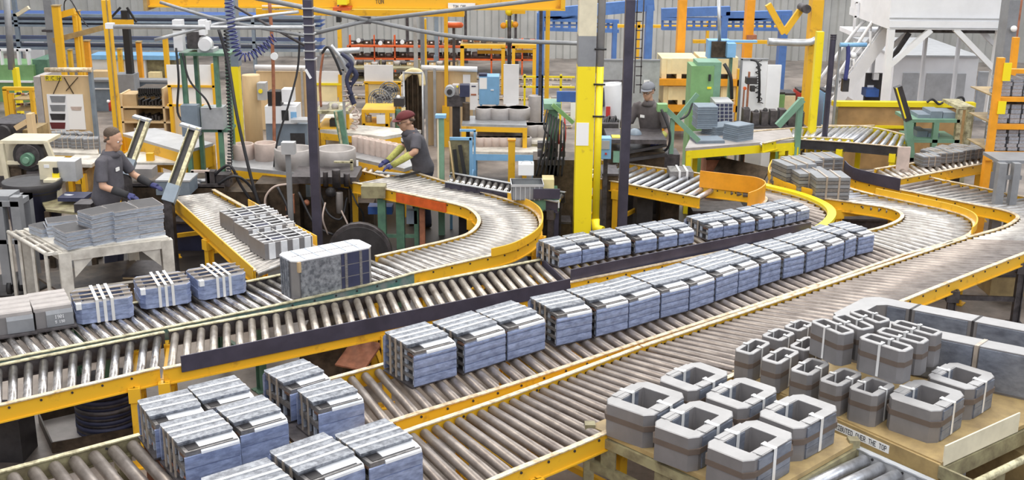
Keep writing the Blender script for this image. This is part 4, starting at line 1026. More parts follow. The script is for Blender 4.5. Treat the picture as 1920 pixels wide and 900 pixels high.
# tilted channels
def tilted(label, top, bot, Y0, Y1, w, base, mt='worn_olive'):
    a = aty(*top, Y1); b = aty(*bot, Y0); root = thing('tilted_channel', label, 'machine arm', (b.x, b.y, 0)); d = (a-b).normalized(); s = d.cross(Vector((0, 1, 0))).normalized()
    m = MB().m(mt); m.bar(b - s*w*.4, a - s*w*.4, w*.35, .10, up=(0, 1, 0)); m.bar(b+s*w*.42, a+s*w*.42, w*.10, .10, up=(0, 1, 0)); m.build('channel', root, world=True)
    MB().m('dark').bar(b+s*w*.1+Vector((0,.02,0)), a+s*w*.1+Vector((0,.02,0)), w*.55, .03, up=(0, 1, 0)).build('belt', root, world=True)
    MB().m('galv').bar(a-s*w*.6, a+s*w*1.3, .03, .12, up=(0,1,0)).build('end_plate', root, world=True)
    MB().m('bluegrey').bar(b+Vector((0,-.03,-.04)), b+d*.22+Vector((0,-.03,-.04)), w*1.15, .12, up=(0,1,0)).build('clamp_block', root, world=True)
    MB().m('iron').bar(Vector((b.x, b.y, 0)), b, .1, .12).build('stand', root, world=True)
tilted('long tilted pale channel arm at the foot of the spur conveyor', (364, 240), (316, 372), 13.4, 13.9, .13, 0)
tilted('tilted channel arm with dark belt beside the face of the man in grey', (272, 224), (236, 322), 14.6, 15.0, .12, 0)
scr('machine_bed', 'long oily machine bed behind the spur conveyor', 'machine', 14.9, [
    ('bed', 'oily', [('b', 225, 350, 420, None, 0, .8), ('b', 420, 360, 500, None, .1, .8)]), ('guard_rail', 'iron', [('b', 225, 345, 420, 352, 0, .05)]),
    ('cylinder', 'galv', [('t', [(362, 340, .1), (395, 338, .1)], .03)]), ('valve', 'iron', [('b', 385, 322, 402, 345, .05, .2), ('s', 370, 345, 8, .1, 'lightgrey'), ('b', 405, 328, 430, 350, .1, .3), ('s', 425, 338, 10, .2, 'dark')]),
    ('bracket', 'coil_tan', [('b', 358, 320, 364, 350, .05, .1), ('b', 358, 320, 392, 324, .05, .1), ('b', 388, 322, 393, 350, .05, .1)]),
    ('hose', 'cable', [('t', [(400, 330, .1), (430, 310, 0), (450, 345, .05), (470, 375, .1)], .02), ('t', [(410, 345, .0), (440, 330, -.1), (470, 350, .05), (495, 400, .1)], .018)])])
scr('steel_block', 'long grey steel block lying behind the hands of the man in grey', 'steel block', 14.95, [(None, 'coil_grey', [('b', 238, 317, 285, 334, .1, .35), ])])
scr('steel_block', 'large bluish steel block with pale top right of the man in grey', 'steel block', 14.2, [('block', 'bluegrey', [('b', 292, 341, 355, 366, .3, .7)]), ('top_sheet', 'lightgrey', [('b', 291, 338, 356, 341, .29, .71)])])
scr('work_table', 'pale table with a yellow stanchion behind the man in grey', 'table', 16.2, [('table_top', 'dust_white', [('b', 210, 305, 345, 309, -.2, .5)]), ('leg', 'yellow', [('b', 214, 309, 222, None, 0, .07)]), ('leg', 'yellow', [('b', 335, 309, 343, None, 0, .07)]), ('leg', 'yellow', [('b', 335, 309, 343, None, .4, .47)]), ('leg', 'yellow', [('b', 214, 309, 222, None, .4, .47)]), ('stanchion', 'yellow', [('b', 275, 288, 288, 330, -.1, -.02)])])
# green frame with the motor on top
scr('motor_frame', 'tall dark green frame with switch boxes behind the spur conveyor', 'machine frame', 15.9, [
    ('upright', 'green', [('b', 337, 103, 345, None, 0, .08)]), ('upright', 'green', [('b', 362, 105, 369, None, .3, .38)]), ('upright', 'green', [('b', 399, 105, 407, None, 0, .08)]), ('upright', 'green', [('b', 421, 103, 429, None, .3, .38)]),
    ('top_plate', 'green', [('b', 335, 100, 430, 105, -.03, .42)]), ('middle_shelf', 'green', [('b', 362, 243, 430, 248, 0, .4)]), ('cross_beam', 'green', [('b', 345, 200, 400, 204, .02, .06)]),
    ('switch_box', 'bluegrey', [('b', 340, 198, 371, 256, -.16, 0)]), ('switch_box', 'galv', [('b', 377, 202, 418, 243, -.05, .2)]), ('rocker', 'white', [('b', 325, 55, 342, 95, -.1, .05), ('b', 323, 38, 340, 57, -.1, .05)]),
    ('hose', 'cable', [('t', [(342, 100, -.1), (355, 150, -.15), (385, 185, -.15), (395, 205, -.1)], .014), ('t', [(330, 90, -.1), (335, 150, -.15), (333, 210, -.12), (350, 235, -.17)], .016)])])
scr('electric_motor', 'pale round electric motor on top of the green frame', 'motor', 15.9, [('motor_body', 'lightgrey', [('s', 384, 84, 17, .2), ('b', 370, 92, 400, 100, .05, .35)]), ('fan_cover', 'white', [('d', 383, 84, 12, .0, .1)]), ('gearbox', 'iron', [('b', 350, 60, 372, 92, .1, .4), ('b', 372, 38, 384, 66, .15, .3, 'white')])])
# hoses hanging by the green frame
def coil(pts, r, turns, tr, label, mt='cable_blue', Y=15.5, name='coiled_hose'):
    P, T = resample(catmull([aty(x, y, Y+d) for x, y, d in pts], 8), turns*8); out = []
    for i, p in enumerate(P):
        t = (P[min(i+1, len(P)-1)]-P[max(0, i-1)]).normalized(); u = t.cross(Vector((0,1,0))).normalized(); v = t.cross(u); a = i*2*PI/8
        out.append(p + u*math.cos(a)*r + v*math.sin(a)*r)
    m = MB().m(mt).tube(out, tr, 6); return tag(m.build(name), label, 'hose')
coil([(428, -5, 0), (436, 60, 0), (450, 105, 0), (480, 100, .1), (515, 70, .2)], .055, 26, .010, 'blue coiled air hose looping near the top left of centre')
coil([(424, 55, -.2), (428, 150, -.3), (432, 270, -.3), (428, 330, -.2)], .030, 44, .010, 'dark coiled hose hanging beside the yellow-footed column', 'cable')
scr('cable', 'long black cable sweeping down right of the green motor frame', 'cable', 15.2, [(None, 'cable', [('t', [(410, 55, 0), (428, 120, 0), (445, 220, -.2), (470, 330, -.3), (490, 400, -.3)], .022)])])
scr('cable', 'black cable hanging from the overhead crane to the console', 'cable', 15.8, [(None, 'cable', [('t', [(562, 60, 0), (558, 130, 0), (540, 200, -.1), (520, 265, -.1), (512, 330, 0)], .014)])])
# ---------------------------------------------------------------- centre: console, rings, table rows
scr('control_console', 'black and white machine console on a grey cabinet left of the slim black column', 'machine console', 16.9, [
    ('cabinet', 'bluegrey', [('b', 498, 232, 576, None, 0, .5)]), ('recess', 'dark', [('b', 545, 250, 572, 290, -.01, .02)]), ('screen_housing', 'white', [('b', 497, 200, 556, 232, -.05, .35)]),
    ('display', 'black', [('b', 502, 172, 526, 202, -.02, .2), ('b', 528, 207, 541, 226, -.06, -.04)]), ('display', 'white', [('b', 528, 168, 549, 192, -.02, .2)]), ('keyboard_shelf', 'lightgrey', [('b', 545, 225, 576, 230, -.25, 0)]),
    ('paper', 'blue_light', [('b', 545, 210, 556, 222, -.06, -.05)])])
scr('drum', 'tall tan fibre drum behind the console', 'drum', 19, [('body', 'wood_light', [('c', 470, 140, None, 17, 0)]), ('label', 'lightgrey', [('b', 482, 156, 498, 188, -.1, .1)]), ('sticker', 'lemon', [('d', 491, 169, 4, -.12, -.1)])])
def roll_table(label, quad, z, topm, legm, group=None, th=.05, cat='table', name='work_table'): return table_poly(name, label, cat, quad, z, topm, legm, th, .10, .07)
roll_table('yellow conveyor table carrying the large steel rings, behind the dark machinery', [(432, 312), (672, 335), (672, 300), (440, 283)], .78, 'galv', 'yellow')
for x, y0, y1, r, hol, mt, lab in ((455, 270, 303, 20, .8, 'coil_tan', 'tan steel ring at the left end of the ring table'), (497, 268, 305, 21, .8, 'coil_tan', 'second tan steel ring from the left on the ring table'), (548, 279, 322, 36, .86, 'coil_grey', 'large grey steel ring left of the slim black column'), (628, 279, 325, 37, .86, 'coil_grey', 'large pale grey steel ring right of the slim black column')):
    a = at(x, y1-3, .78); Yc = a.y; s = r*Yc/2170*1.03; zt = aty(x, y0, Yc+s*.4).z-.78
    m = MB().m(mt).lathe([(0, zt*.6), (s*hol, zt*.6), (s*hol, zt-.01), (s*hol+.01, zt), (s-.008, zt), (s, zt-.008), (s, 0), (0, 0)], (a.x, Yc+s*.6, .78), 32); tag(m.build('steel_ring'), lab, 'steel ring', 'large steel rings on the ring table')
scr('cable_hoop', 'pink air hose hanging in a loop below the ring table', 'hose', 14.4, [(None, 'coil_tan', [('t', [(545, 345), (515, 350), (498, 370), (500, 395), (515, 410), (540, 405)], .014)])])
# oily machinery under and behind
scr('press_machine', 'dark oily machine with hoses and pipes between the spur and the slim black column', 'machine', 14.6, [
    ('frame', 'oily', [('b', 478, 345, 560, None, .5, 1.0), ('b', 600, 352, 650, None, .6, 1.0), ('b', 560, 380, 700, None, .8, 1.1)]),
    ('top_beam', 'iron', [('b', 545, 332, 668, 345, .2, .8)]), ('pump', 'iron', [('c', 630, 318, 352, 8, .0), ('c', 610, 322, 350, 5, .1), ('s', 620, 360, 10, .2, 'dark'), ('c', 650, 325, 350, 6, .1)]),
    ('fitting', 'rust', [('b', 535, 385, 543, 395, .3, .4), ('b', 548, 365, 552, 400, .3, .35), ('s', 575, 380, 6, .3), ('c', 636, 360, 400, 7, .2, 'coil_grey')]),
    ('hose', 'cable', [('t', [(520, 350, .3), (540, 395, .2), (525, 430, .3), (555, 460, .3)], .018), ('t', [(600, 360, .3), (615, 400, .2), (640, 410, .2), (650, 370, .3)], .015), ('t', [(655, 350, .3), (668, 380, .1), (680, 400, .2), (682, 420, .3)], .012), ('t', [(560, 360, .2), (590, 420, .1), (625, 440, .1)], .016)]),
    ('hose', 'coil_tan', [('t', [(610, 380, .1), (605, 410, .0), (615, 440, .1)], .012), ('t', [(640, 395, .2), (655, 430, .1), (650, 455, .2)], .012)])])
scr('flywheel', 'large dark steel flywheel standing under the U-shaped conveyor', 'wheel', 13.9, [('rim', 'iron', [('d', 674, 478, 61, .0, .10)]), ('disc', 'dark', [('d', 674, 478, 55, -.02, .05)]), ('hub', 'coil_grey', [('d', 674, 478, 12, -.1, .0)])])
scr('support_frame', 'green support legs under the straight end of the U-shaped conveyor', 'machine frame', 14.45, [
    ('leg', 'green', [('b', 707, 362, 722, None, 0, .12)]), ('leg', 'green', [('b', 742, 378, 757, None, 0, .12)]), ('leg', 'green', [('b', 776, 392, 784, None, 0, .1)]), ('leg', 'rust', [('b', 786, 378, 796, None, -.2, -.1)]),
    ('side_panel', 'olive', [('b', 677, 350, 722, 372, -.1, .1)]), ('valve', 'bluegrey', [('b', 762, 395, 782, 420, 0, .1)]), ('cross_beam', 'green', [('b', 707, 440, 784, 446, .02, .06)]), ('motor', 'blue', [('b', 690, 388, 735, 402, .3, .5)])])
scr('small_conveyor', 'short dark roller bed beside the large grey ring', 'conveyor', 15.5, [('frame', 'iron', [('b', 600, 330, 666, 337, -.3, .3), ('b', 640, 337, 664, 350, -.28, -.2)]), ('rollers', 'navy', [('d', 642+i*4, 343, 2, -.32, -.28) for i in range(6)]), ('leg', 'iron', [('b', 655, 350, 662, None, -.2, -.1), ('b', 603, 337, 609, None, .1, .2)]), ('post', 'worn_olive', [('b', 657, 300, 662, 348, -.3, -.26), ('b', 626, 303, 662, 306, -.3, -.26)])])
# hand tools on the deck in front of the man in the maroon cap
p = at(752, 330, Z)
m = MB().m('galv').bar(p+Vector((-.35, .1, .03)), p+Vector((.05, -.05, .03)), .08, .02); m.m('dark').bar(p+Vector((.0, -.15, .03)), p+Vector((.25, .05, .05)), .03, .03); tag(m.build('hand_tool'), 'steel hand tool on the rollers under the gloves of the man in maroon cap', 'tool')
# yellow low tables with cylinders
roll_table('lower yellow roller table with small pale cylinders left of the man in maroon cap', [(640, 290), (758, 316), (800, 302), (675, 270)], .72, 'galv', 'yellow')
roll_table('yellow work table with pale top behind the small cylinders', [(600, 243), (720, 256), (790, 244), (660, 233)], .95, 'dust_white', 'yellow')
cyl = None
def small_cyl():
    root = MB().m('coil_tan').lathe([(.055, .22), (.055, .21), (.075, .21), (.075, 0), (.0, 0)], (0,0,0), 16)
    me = MB().m('coil_tan').lathe([(0, 0), (.078, 0), (.08, .005), (.08, .225), (.074, .23), (.045, .23), (.045, .2), (0, .2)], (0,0,0), 18)
    o = me.build('steel_cylinder', loc=(0,0,0)); return tag(o, 'x', 'steel cylinder')
cyp = Proto(small_cyl)
def cyl_row(p0, p1, n, z, lab, grp, s=1.0, hs=1.0, mats=None):
    a, b = at(*p0, z), at(*p1, z)
    for i in range(n):
        c = a.lerp(b, i/(n-1)); l = (lab[0] if i == 0 else lab[2] if i == n-1 else lab[1]).replace('#', ordw[i])
        cyp.place((c.x, c.y, z), 0, l, grp, scale=(s, s, hs))
cyl_row((670, 283), (748, 300), 8, .72, ('leftmost small pale cylinder on the lower yellow table', '# small pale cylinder from the left on the lower yellow table', 'rightmost small pale cylinder, beside the man in maroon cap'), 'small pale cylinders on the lower yellow table', 1.0)
# long roller tables running behind
conveyor('low roller conveyor with yellow rail behind the man in maroon cap', [(665, 292), (745, 312)], [(640, 312), (730, 334)], z=.62, kind='roller_cream', sp=.12, legs=(.1,), fm='yellow')
scr('hand_cart', 'blue-framed cart with dark rods standing right of the man in maroon cap', 'cart', 15.4, [
    ('frame', 'blue_light', [('b', 843, 258, 884, 263, 0, .04), ('b', 880, 258, 886, 335, 0, .04), ('b', 862, 243, 892, 247, .3, .34), ('b', 888, 245, 892, 320, .3, .34), ('b', 843, 330, 886, 335, 0, .4)]), ('back_board', 'olive', [('b', 843, 263, 880, 330, .05, .08)]),
    ('rod', 'black', [('r', [(862, 272, -.02), (872, 330, -.05)], .05, .03), ('r', [(852, 280, -.02), (858, 332, -.05)], .05, .03)]), ('leg', 'blue_light', [('b', 843, 335, 848, None, 0, .04), ('b', 881, 335, 886, None, .0, .04), ('b', 888, 320, 892, None, .3, .34)])])
scr('green_post', 'slim green post right of the man in maroon cap', 'post', 15.1, [('shaft', 'teal', [('b', 820, 222, 832, None, 0, .08)]), ('cap', 'blue_light', [('b', 816, 216, 836, 222, -.03, .1)]), ('edge', 'beige', [('b', 820, 222, 823, 345, -.01, 0)])])
scr('broom_handle', 'wooden broom handle leaning against the blue-framed cart', 'broom', 14.9, [('handle', 'tan', [('t', [(842, 265, .4), (853, 346, 0)], .014)]), ('bristles', 'beige', [('b', 838, 344, 868, 352, -.1, .1)])])
def mid_conv(): pass
conveyor('dark roller conveyor running from the U curve towards the plastic crate', [(845, 325), (960, 345), (1060, 362)], [(835, 342), (930, 358), (1046, 380)], z=.86, kind='roller_steel', sp=.1, fm='iron', nm='guide', ft='galv', nt_='galv', legs=(.45, .96), legmat='iron')
scr('machine_bed', 'dark green machine bed with a white label below the plastic crate', 'machine', 13.7, [('bed', 'green', [('b', 985, 372, 1048, 396, .05, .7)]), ('flange', 'guide', [('b', 1000, 355, 1050, 373, .0, .04)]), ('label', 'paper', [('b', 1038, 377, 1049, 390, -.0, .04)]), ('leg', 'guide', [('b', 1038, 396, 1048, None, .1, .2)]), ('leg', 'guide', [('b', 990, 396, 998, None, .4, .5)]), ('leg', 'iron', [('b', 1000, 396, 1030, None, .3, .6)])])
def plastic_crate():
    a = at(988, 361, .98); root = thing('plastic_crate', 'grey plastic stacking crate on the dark conveyor left of the yellow column', 'crate', (a.x, a.y+.2, .87), .05); d = (.38, .30, .20)
    m = MB().m('grey'); x, y, z = d
    m.box((-x/2, -y/2, 0), (x/2, y/2, .01))
    for a0, b0 in (((-x/2, -y/2), (x/2, -y/2+.008)), ((-x/2, y/2-.008), (x/2, y/2)), ((-x/2, -y/2), (-x/2+.008, y/2)), ((x/2-.008, -y/2), (x/2, y/2))): m.box((*a0, 0), (*b0, z))
    m.build('shell', root)
    m = MB().m('lightgrey'); m.ring([(-x/2-.012, -y/2-.012), (x/2+.012, -y/2-.012), (x/2+.012, y/2+.012), (-x/2-.012, y/2+.012)], [(-x/2+.008, -y/2+.008), (x/2-.008, -y/2+.008), (x/2-.008, y/2-.008), (-x/2+.008, y/2-.008)], z-.03, z); m.build('rim', root)
    m = MB().m('lightgrey')
    for k in range(6): m.box((-x/2+.04+k*.058, -y/2-.008, 0), (-x/2+.05+k*.058, -y/2, z-.03))
    m.build('rib', root)
plastic_crate()
scr('white_can', 'small white container standing on the plastic crate', 'can', 13.9, [('body', 'white', [('b', 972, 309, 1001, 329, .15, .35)]), ('handle', 'galv', [('t', [(976, 309, .2), (980, 303, .2), (995, 303, .2), (998, 309, .2)], .006)])])
scr('cardboard_box', 'small open cardboard box beside the plastic crate', 'box', 14, [('body', 'pine', [('b', 1017, 337, 1039, 355, .1, .35)]), ('flap', 'cardboard', [('b', 1017, 334, 1039, 338, .3, .36)])])
scr('hydraulic_press', 'dark green hydraulic press full of hoses left of the yellow column', 'machine', 14.6, [
    ('frame', 'green', [('b', 1028, 200, 1045, 330, .1, .4), ('b', 1020, 195, 1052, 206, .05, .45, 'teal'), ('b', 1000, 300, 1085, 385, .1, .6, 'oily'), ('b', 1035, 385, 1080, None, .1, .6, 'oily')]),
    ('arm', 'green_bright', [('r', [(1036, 196, 0), (1075, 230, 0)], .06, .05)]),
    ('hose', 'cable', [('t', [(1028+i*5, 212+i*3, 0), (1022+i*6, 250, -.15-.02*i), (1015+i*7, 290, -.1), (1005+i*8, 330, 0)], .013) for i in range(7)] + [('t', [(1026, 205, 0), (1020, 240, -.15), (1035, 265, -.1), (1012, 300, 0)], .012)]),
    ('hose', 'red', [('t', [(1058, 215, 0), (1060, 260, -.12), (1050, 290, 0)], .010), ('t', [(1047, 235, -.1), (1048, 270, -.1)], .010)]),
    ('valve_block', 'iron', [('b', 1008+(i % 4)*14, 268+(i//4)*16, 1018+(i % 4)*14, 278+(i//4)*16, -.05, .1) for i in range(12)]), ('panel', 'blue', [('b', 1044, 172, 1082, 191, .2, .25)]), ('label', 'paper', [('b', 1070, 192, 1082, 222, .2, .24)])])

scr('steel_box', 'dark steel box at the left edge below the yellow rail of the first conveyor', 'box', 8.5, [('shell', 'dark', [('b', -70, 788, 34, None, 0, .3)]), ('lid', 'guide', [('b', -72, 781, 36, 788, -.01, .31)])])
# ================================================================ people
def fused(name, parent, mt, shapes, voxel=.012, smooth=6, group=None):
    m = MB().m(mt)
    for s_ in shapes:
        if s_[0] == 'cap': m.tube(s_[1], s_[2], 12)
        elif s_[0] == 'sph': m.sph(s_[1], s_[2], 14, 10, s_[3] if len(s_) > 3 else (1,1,1))
        elif s_[0] == 'ell':   # stacked ellipses: (x, y, z, rx, ry)
            n = 18; vs = []; fs = []; k = len(s_[1])
            for (x, y, z, rx, ry) in s_[1]:
                for j in range(n): a = 2*PI*j/n; vs.append((x+rx*math.cos(a), y+ry*math.sin(a), z))
            for i in range(k-1):
                for j in range(n): a = i*n+j; b = i*n+(j+1) % n; fs.append((a, b, b+n, a+n))
            fs += [tuple(range(n))[::-1], tuple(range((k-1)*n, k*n))]; m.add(vs, fs, True)
    o = m.build(name, parent)
    r = o.modifiers.new('remesh', 'REMESH'); r.mode = 'VOXEL'; r.voxel_size = voxel; r.use_smooth_shade = True
    sm = o.modifiers.new('smooth', 'SMOOTH'); sm.iterations = smooth; sm.factor = .5
    return o
def limb(a, b, c, ra, rb, rc): # tapered two-segment limb
    a, b, c = Vector(a), Vector(b), Vector(c)
    m1 = a.lerp(b, .35); m2 = b.lerp(c, .3)
    return [('cap', [a, m1, b], [ra, ra*.97, rb]), ('sph', tuple(b), rb*1.02), ('cap', [b, m2, c], [rb, rb*1.02, rc]), ('sph', tuple(a), ra), ('sph', tuple(c), rc)]
def hand_shapes(wr, d, palm_n, side, curl=.5):
    """wr wrist, d pointing direction, palm_n the way the palm faces, side +1 thumb to d x palm_n"""
    wr, d, pn = Vector(wr), Vector(d).normalized(), Vector(palm_n).normalized(); pn = (pn - d*pn.dot(d)).normalized(); s = d.cross(pn)*side
    S = [('cap', [wr, wr+d*.045, wr+d*.09], [.028, .036, .034]), ('cap', [wr+d*.03+s*.018, wr+d*.092+s*.026], [.020, .018]), ('cap', [wr+d*.03-s*.018, wr+d*.088-s*.026], [.020, .017])]
    for k, (o, L) in enumerate(((.030, .070), (.010, .080), (-.010, .075), (-.029, .060))):
        b = wr+d*.09+s*o; e1 = b+(d*math.cos(curl*.5)+pn*math.sin(curl*.5))*L*.45; e2 = e1+(d*math.cos(curl*1.4)+pn*math.sin(curl*1.4))*L*.32; e3 = e2+(d*math.cos(curl*2.1)+pn*math.sin(curl*2.1))*L*.25
        S.append(('cap', [b-d*.01, e1, e2, e3], [.0105, .010, .009, .0075]))
    t0 = wr+d*.03+s*.024; t1 = t0+(d*.55+s*.75+pn*.2).normalized()*.042; t2 = t1+(d*.85+s*.25+pn*.45).normalized()*.030
    S.append(('cap', [t0, t1, t2], [.015, .012, .009]))
    return S
def person(loc, rz, label, ht=1.76, wide=1.0, lean=0.1, head_pitch=.4, head_yaw=0, shirt='shirt', arms=None, cap=None, hairc='hair', sleeves=None, glove='glove', tag_side=1, legs=((-.10, .0), (.10, .02)), belly=0, glasses=False, extra_cloth=None):
    root = thing('person', label, 'person', loc, rz); k = ht/1.76
    hip = .93*k; fy = lambda z: lean*max(0, (z-hip))/(.5)           # forward lean grows with height
    sh = 1.44*k; nk = 1.50*k
    SL = Vector((-.19*k, fy(sh), sh-.02)); SR = Vector((.19*k, fy(sh), sh-.02))
    tor = [(0, .0, hip-.06, .165, .115), (0, 0, hip+.03, .165+belly*.4, .118+belly), (0, fy(hip+.15)+belly*.4, hip+.15, .158+belly*.5, .112+belly), (0, fy(hip+.3), hip+.3, .172, .120+belly*.4), (0, fy(hip+.42), hip+.42, .185, .118), (0, fy(sh), sh, .165, .095), (0, fy(nk)+.0, nk, .075, .065)]
    hc = Vector((0, fy(nk)+.05+.03*head_pitch, nk+.145*k))          # head centre
    R = Matrix.Translation(hc) @ Matrix.Rotation(head_yaw, 4, 'Z') @ Matrix.Rotation(-head_pitch, 4, 'X')
    def hp(x, y, z): return tuple(R @ (Vector((x, y, z))*1.08))
    # body: legs, torso, neck, head, arms in one skin
    B = [('ell', [(x, y, z, rx*.93, ry*.92) for x, y, z, rx, ry in tor])]
    B.append(('cap', [(0, fy(nk)-.01, nk-.04), (0, fy(nk)+.02, nk+.03), hp(0, -.02, -.06)], [.062, .056, .056]))
    B += [('sph', hp(0, -.012, .035), .105, (.80, .98, .98)), ('cap', [hp(0, .01, .02), hp(0, .045, -.06), hp(0, .062, -.095)], [.075, .058, .030]), ('sph', hp(0, .055, -.085), .036), ('cap', [hp(0, .083, .015), hp(0, .108, -.022)], [.010, .017]),
          ('sph', hp(-.076, -.01, -.01), .022, (.5, 1, 1.4)), ('sph', hp(.076, -.01, -.01), .022, (.5, 1, 1.4)), ('cap', [hp(-.035, .082, .028), hp(.035, .082, .028)], [.014, .014]), ('cap', [hp(-.022, .086, -.060), hp(.022, .086, -.060)], [.009, .009]), ('cap', [hp(-.018, .084, -.072), hp(.018, .084, -.072)], [.009, .009])]
    hand = []
    for sd, S0 in ((-1, SL), (1, SR)):
        e, wv, hd, pn = arms[0 if sd < 0 else 1]
        B += limb(S0, e, wv, .050, .040, .029); hand.append((sd, Vector(wv), Vector(hd), Vector(pn)))
    for sd, (lx, ly) in zip((-1, 1), legs):
        B += limb((sd*.09, 0, hip-.02), (lx, ly+.03, .50*k), (lx, ly, .10), .080, .055, .040)
    fused('body', root, 'skin', B, .013, 4)
    # shirt with short sleeves and a collar
    S = [('ell', [(x, y, z, rx*1.06+.004, ry*1.08+.004) for x, y, z, rx, ry in tor[:-1]] + [(0, fy(nk-.02), nk-.01, .080, .070)])]
    for sd, S0 in ((-1, SL), (1, SR)):
        e = Vector(arms[0 if sd < 0 else 1][0]); S += [('cap', [S0+Vector((-sd*.04, 0, .0)), S0, S0.lerp(e, .45), S0.lerp(e, .84)], [.072, .070, .066, .066])]
    fused('shirt', root, shirt, S, .013, 5)
    m = MB().m(shirt); cz = nk+.0
    m.lathe([(.118, cz-.055), (.088, cz-.01), (.074, cz+.022), (.064, cz+.020), (.064, cz-.03)], (0, fy(nk)+.002, 0), 18); m.build('collar', root)
    m = MB().m('paper'); y = fy(hip+.38)+.128+belly*.2
    m.box((tag_side*.06-.035, y-.004, hip+.36), (tag_side*.06+.035, y+.008, hip+.40)); m.build('name_patch', root)
    # trousers
    T = [('ell', [(0, 0, hip-.10, .168, .122), (0, 0, hip-.02, .172, .126), (0, 0, hip+.04, .168+belly*.3, .124+belly*.6)])]
    for sd, (lx, ly) in zip((-1, 1), legs): T += limb((sd*.085, 0, hip-.06), (lx, ly+.035, .50*k), (lx, ly, .09), .095, .076, .070)
    fused('trousers', root, 'trousers', T, .015, 5)
    for sd, (lx, ly) in zip((-1, 1), legs):
        fused('boot', root, 'black', [('cap', [(lx, ly-.06, .055), (lx, ly+.04, .05), (lx, ly+.15, .04)], [.052, .050, .040]), ('cap', [(lx, ly-.02, .05), (lx, ly-.01, .15)], [.050, .048])], .013, 3)
    # eyes
    for sx in (-1, 1):
        m = MB().m('white').sph(hp(sx*.030, .0765, .008), .011, 8, 6); m.m('black').sph(hp(sx*.030, .0855, .007), .0050, 6, 5); m.build('eye', root)
    if cap:
        n = 20; m = MB().m(cap); vs = []; fs = []
        for i in range(6):
            a = i/5*PI*.52
            for j in range(n):
                b = 2*PI*j/n; vs.append(hp(.092*math.cos(b)*math.cos(a)*1.0, -.012+.112*math.sin(b)*math.cos(a), .045+.088*math.sin(a)))
        for i in range(5):
            for j in range(n): q = i*n+j; p_ = i*n+(j+1) % n; fs.append((q, p_, p_+n, q+n))
        fs.append(tuple(range(n))); m.add(vs, fs, True)
        c0 = m.build('cap', root)
        m = MB().m(cap); vs = []; ang = [PI*(.18+.64*t/10) for t in range(11)]
        for r_, dz in ((.0, 0), (.056, -.006)):
            for a in ang: vs.append(hp((.088+r_*.35)*math.cos(a), (.088+r_)*math.sin(a)+.0, .054+dz))
        vs += [tuple(Vector(v)-Vector((0, 0, .005))) for v in vs]
        fs = []
        for j in range(10): fs += [(j, j+1, j+12, j+11), (j+22, j+33, j+34, j+23), (j, j+22, j+23, j+1), (j+11, j+12, j+34, j+33)]
        m.add(vs, fs); m.build('cap_peak', c0)
        fused('hair', root, hairc, [('cap', [hp(-.072, -.03, .03), hp(-.06, -.07, .0), hp(0, -.088, -.015), hp(.06, -.07, .0), hp(.072, -.03, .03)], .022)], .012, 3)
    else:
        fused('hair', root, hairc, [('sph', hp(0, -.026, .066), .096, (.90, 1.0, .86)), ('cap', [hp(-.070, .0, .03), hp(-.062, -.055, -.02), hp(0, -.085, -.035), hp(.062, -.055, -.02), hp(.070, .0, .03)], .018)], .012, 3)
    if glasses:
        m = MB().m('black')
        for sx in (-1, 1):
            pts = [hp(sx*.032+.020*math.cos(a), .098, .008+.014*math.sin(a)) for a in [2*PI*t/10 for t in range(11)]]; m.tube(pts, .0022, 5); m.tube([hp(sx*.052, .098, .012), hp(sx*.080, -.005, .010)], .0025, 5)
        m.tube([hp(-.012, .099, .010), hp(.012, .099, .010)], .0022, 5); m.build('glasses', root)
    # gloved hands with fingers, forearm sleeves
    for sd, wv, hd, pn in hand:
        fused('glove', root, glove, hand_shapes(wv-hd.normalized()*.02, hd, pn, -sd, .45), .0065, 2)
        if sleeves:
            e = Vector(arms[0 if sd < 0 else 1][0]); m = MB().m(sleeves); a0 = wv.lerp(e, .80 if sleeves != 'glove_black' else .62)
            m.tube([wv, wv.lerp(a0, .3), wv.lerp(a0, .6), a0], [.040, .042, .047, .050], 14); m.build('forearm_sleeve', root)
    root.scale = (wide, wide, 1.0)
    return root
# man in grey at left, facing right, hands on the stacks
pL = at(196, 402, .80); YL = pL.y + .25
xL = aty(196, 320, YL).x
def h_at(px, py, Y, z=0): return zat(px, py, Y)
hL = zat(203, 249, YL)
person((xL, YL, 0), -1.72, 'bare-headed man in dark grey shirt and gloves leaning over the sheet stacks', ht=hL*1.02, wide=1.06, lean=.07, head_pitch=.25, head_yaw=-.1, shirt='shirt', sleeves='glove_black', belly=.035,
       arms=(((-.30, .18, 1.16), (-.22, .44, 1.06), (.1, 1, -.25), (0, 0, -1)), ((.26, .10, 1.15), (.20, .36, 1.04), (-.1, 1, -.3), (0, 0, -1))))
# man in the maroon cap, facing left
pC = at(795, 326, .8); YM = pC.y+.22; xC = aty(793, 300, YM).x; hC = zat(785, 217, YM)
person((xC, YM, 0), 1.95, 'man in a maroon cap, dark shirt and yellow knit sleeves working at the roller table', ht=hC*1.03, wide=1.14, lean=.14, head_pitch=.30, head_yaw=-.05, shirt='shirt', cap='cap_maroon', sleeves='sleeve_yellow', glasses=True,
       arms=(((-.28, .18, 1.14), (-.14, .42, .94), (.15, .9, -.35), (0, 0, -1)), ((.27, .14, 1.12), (.14, .40, .93), (-.25, .9, -.3), (0, 0, -1))))
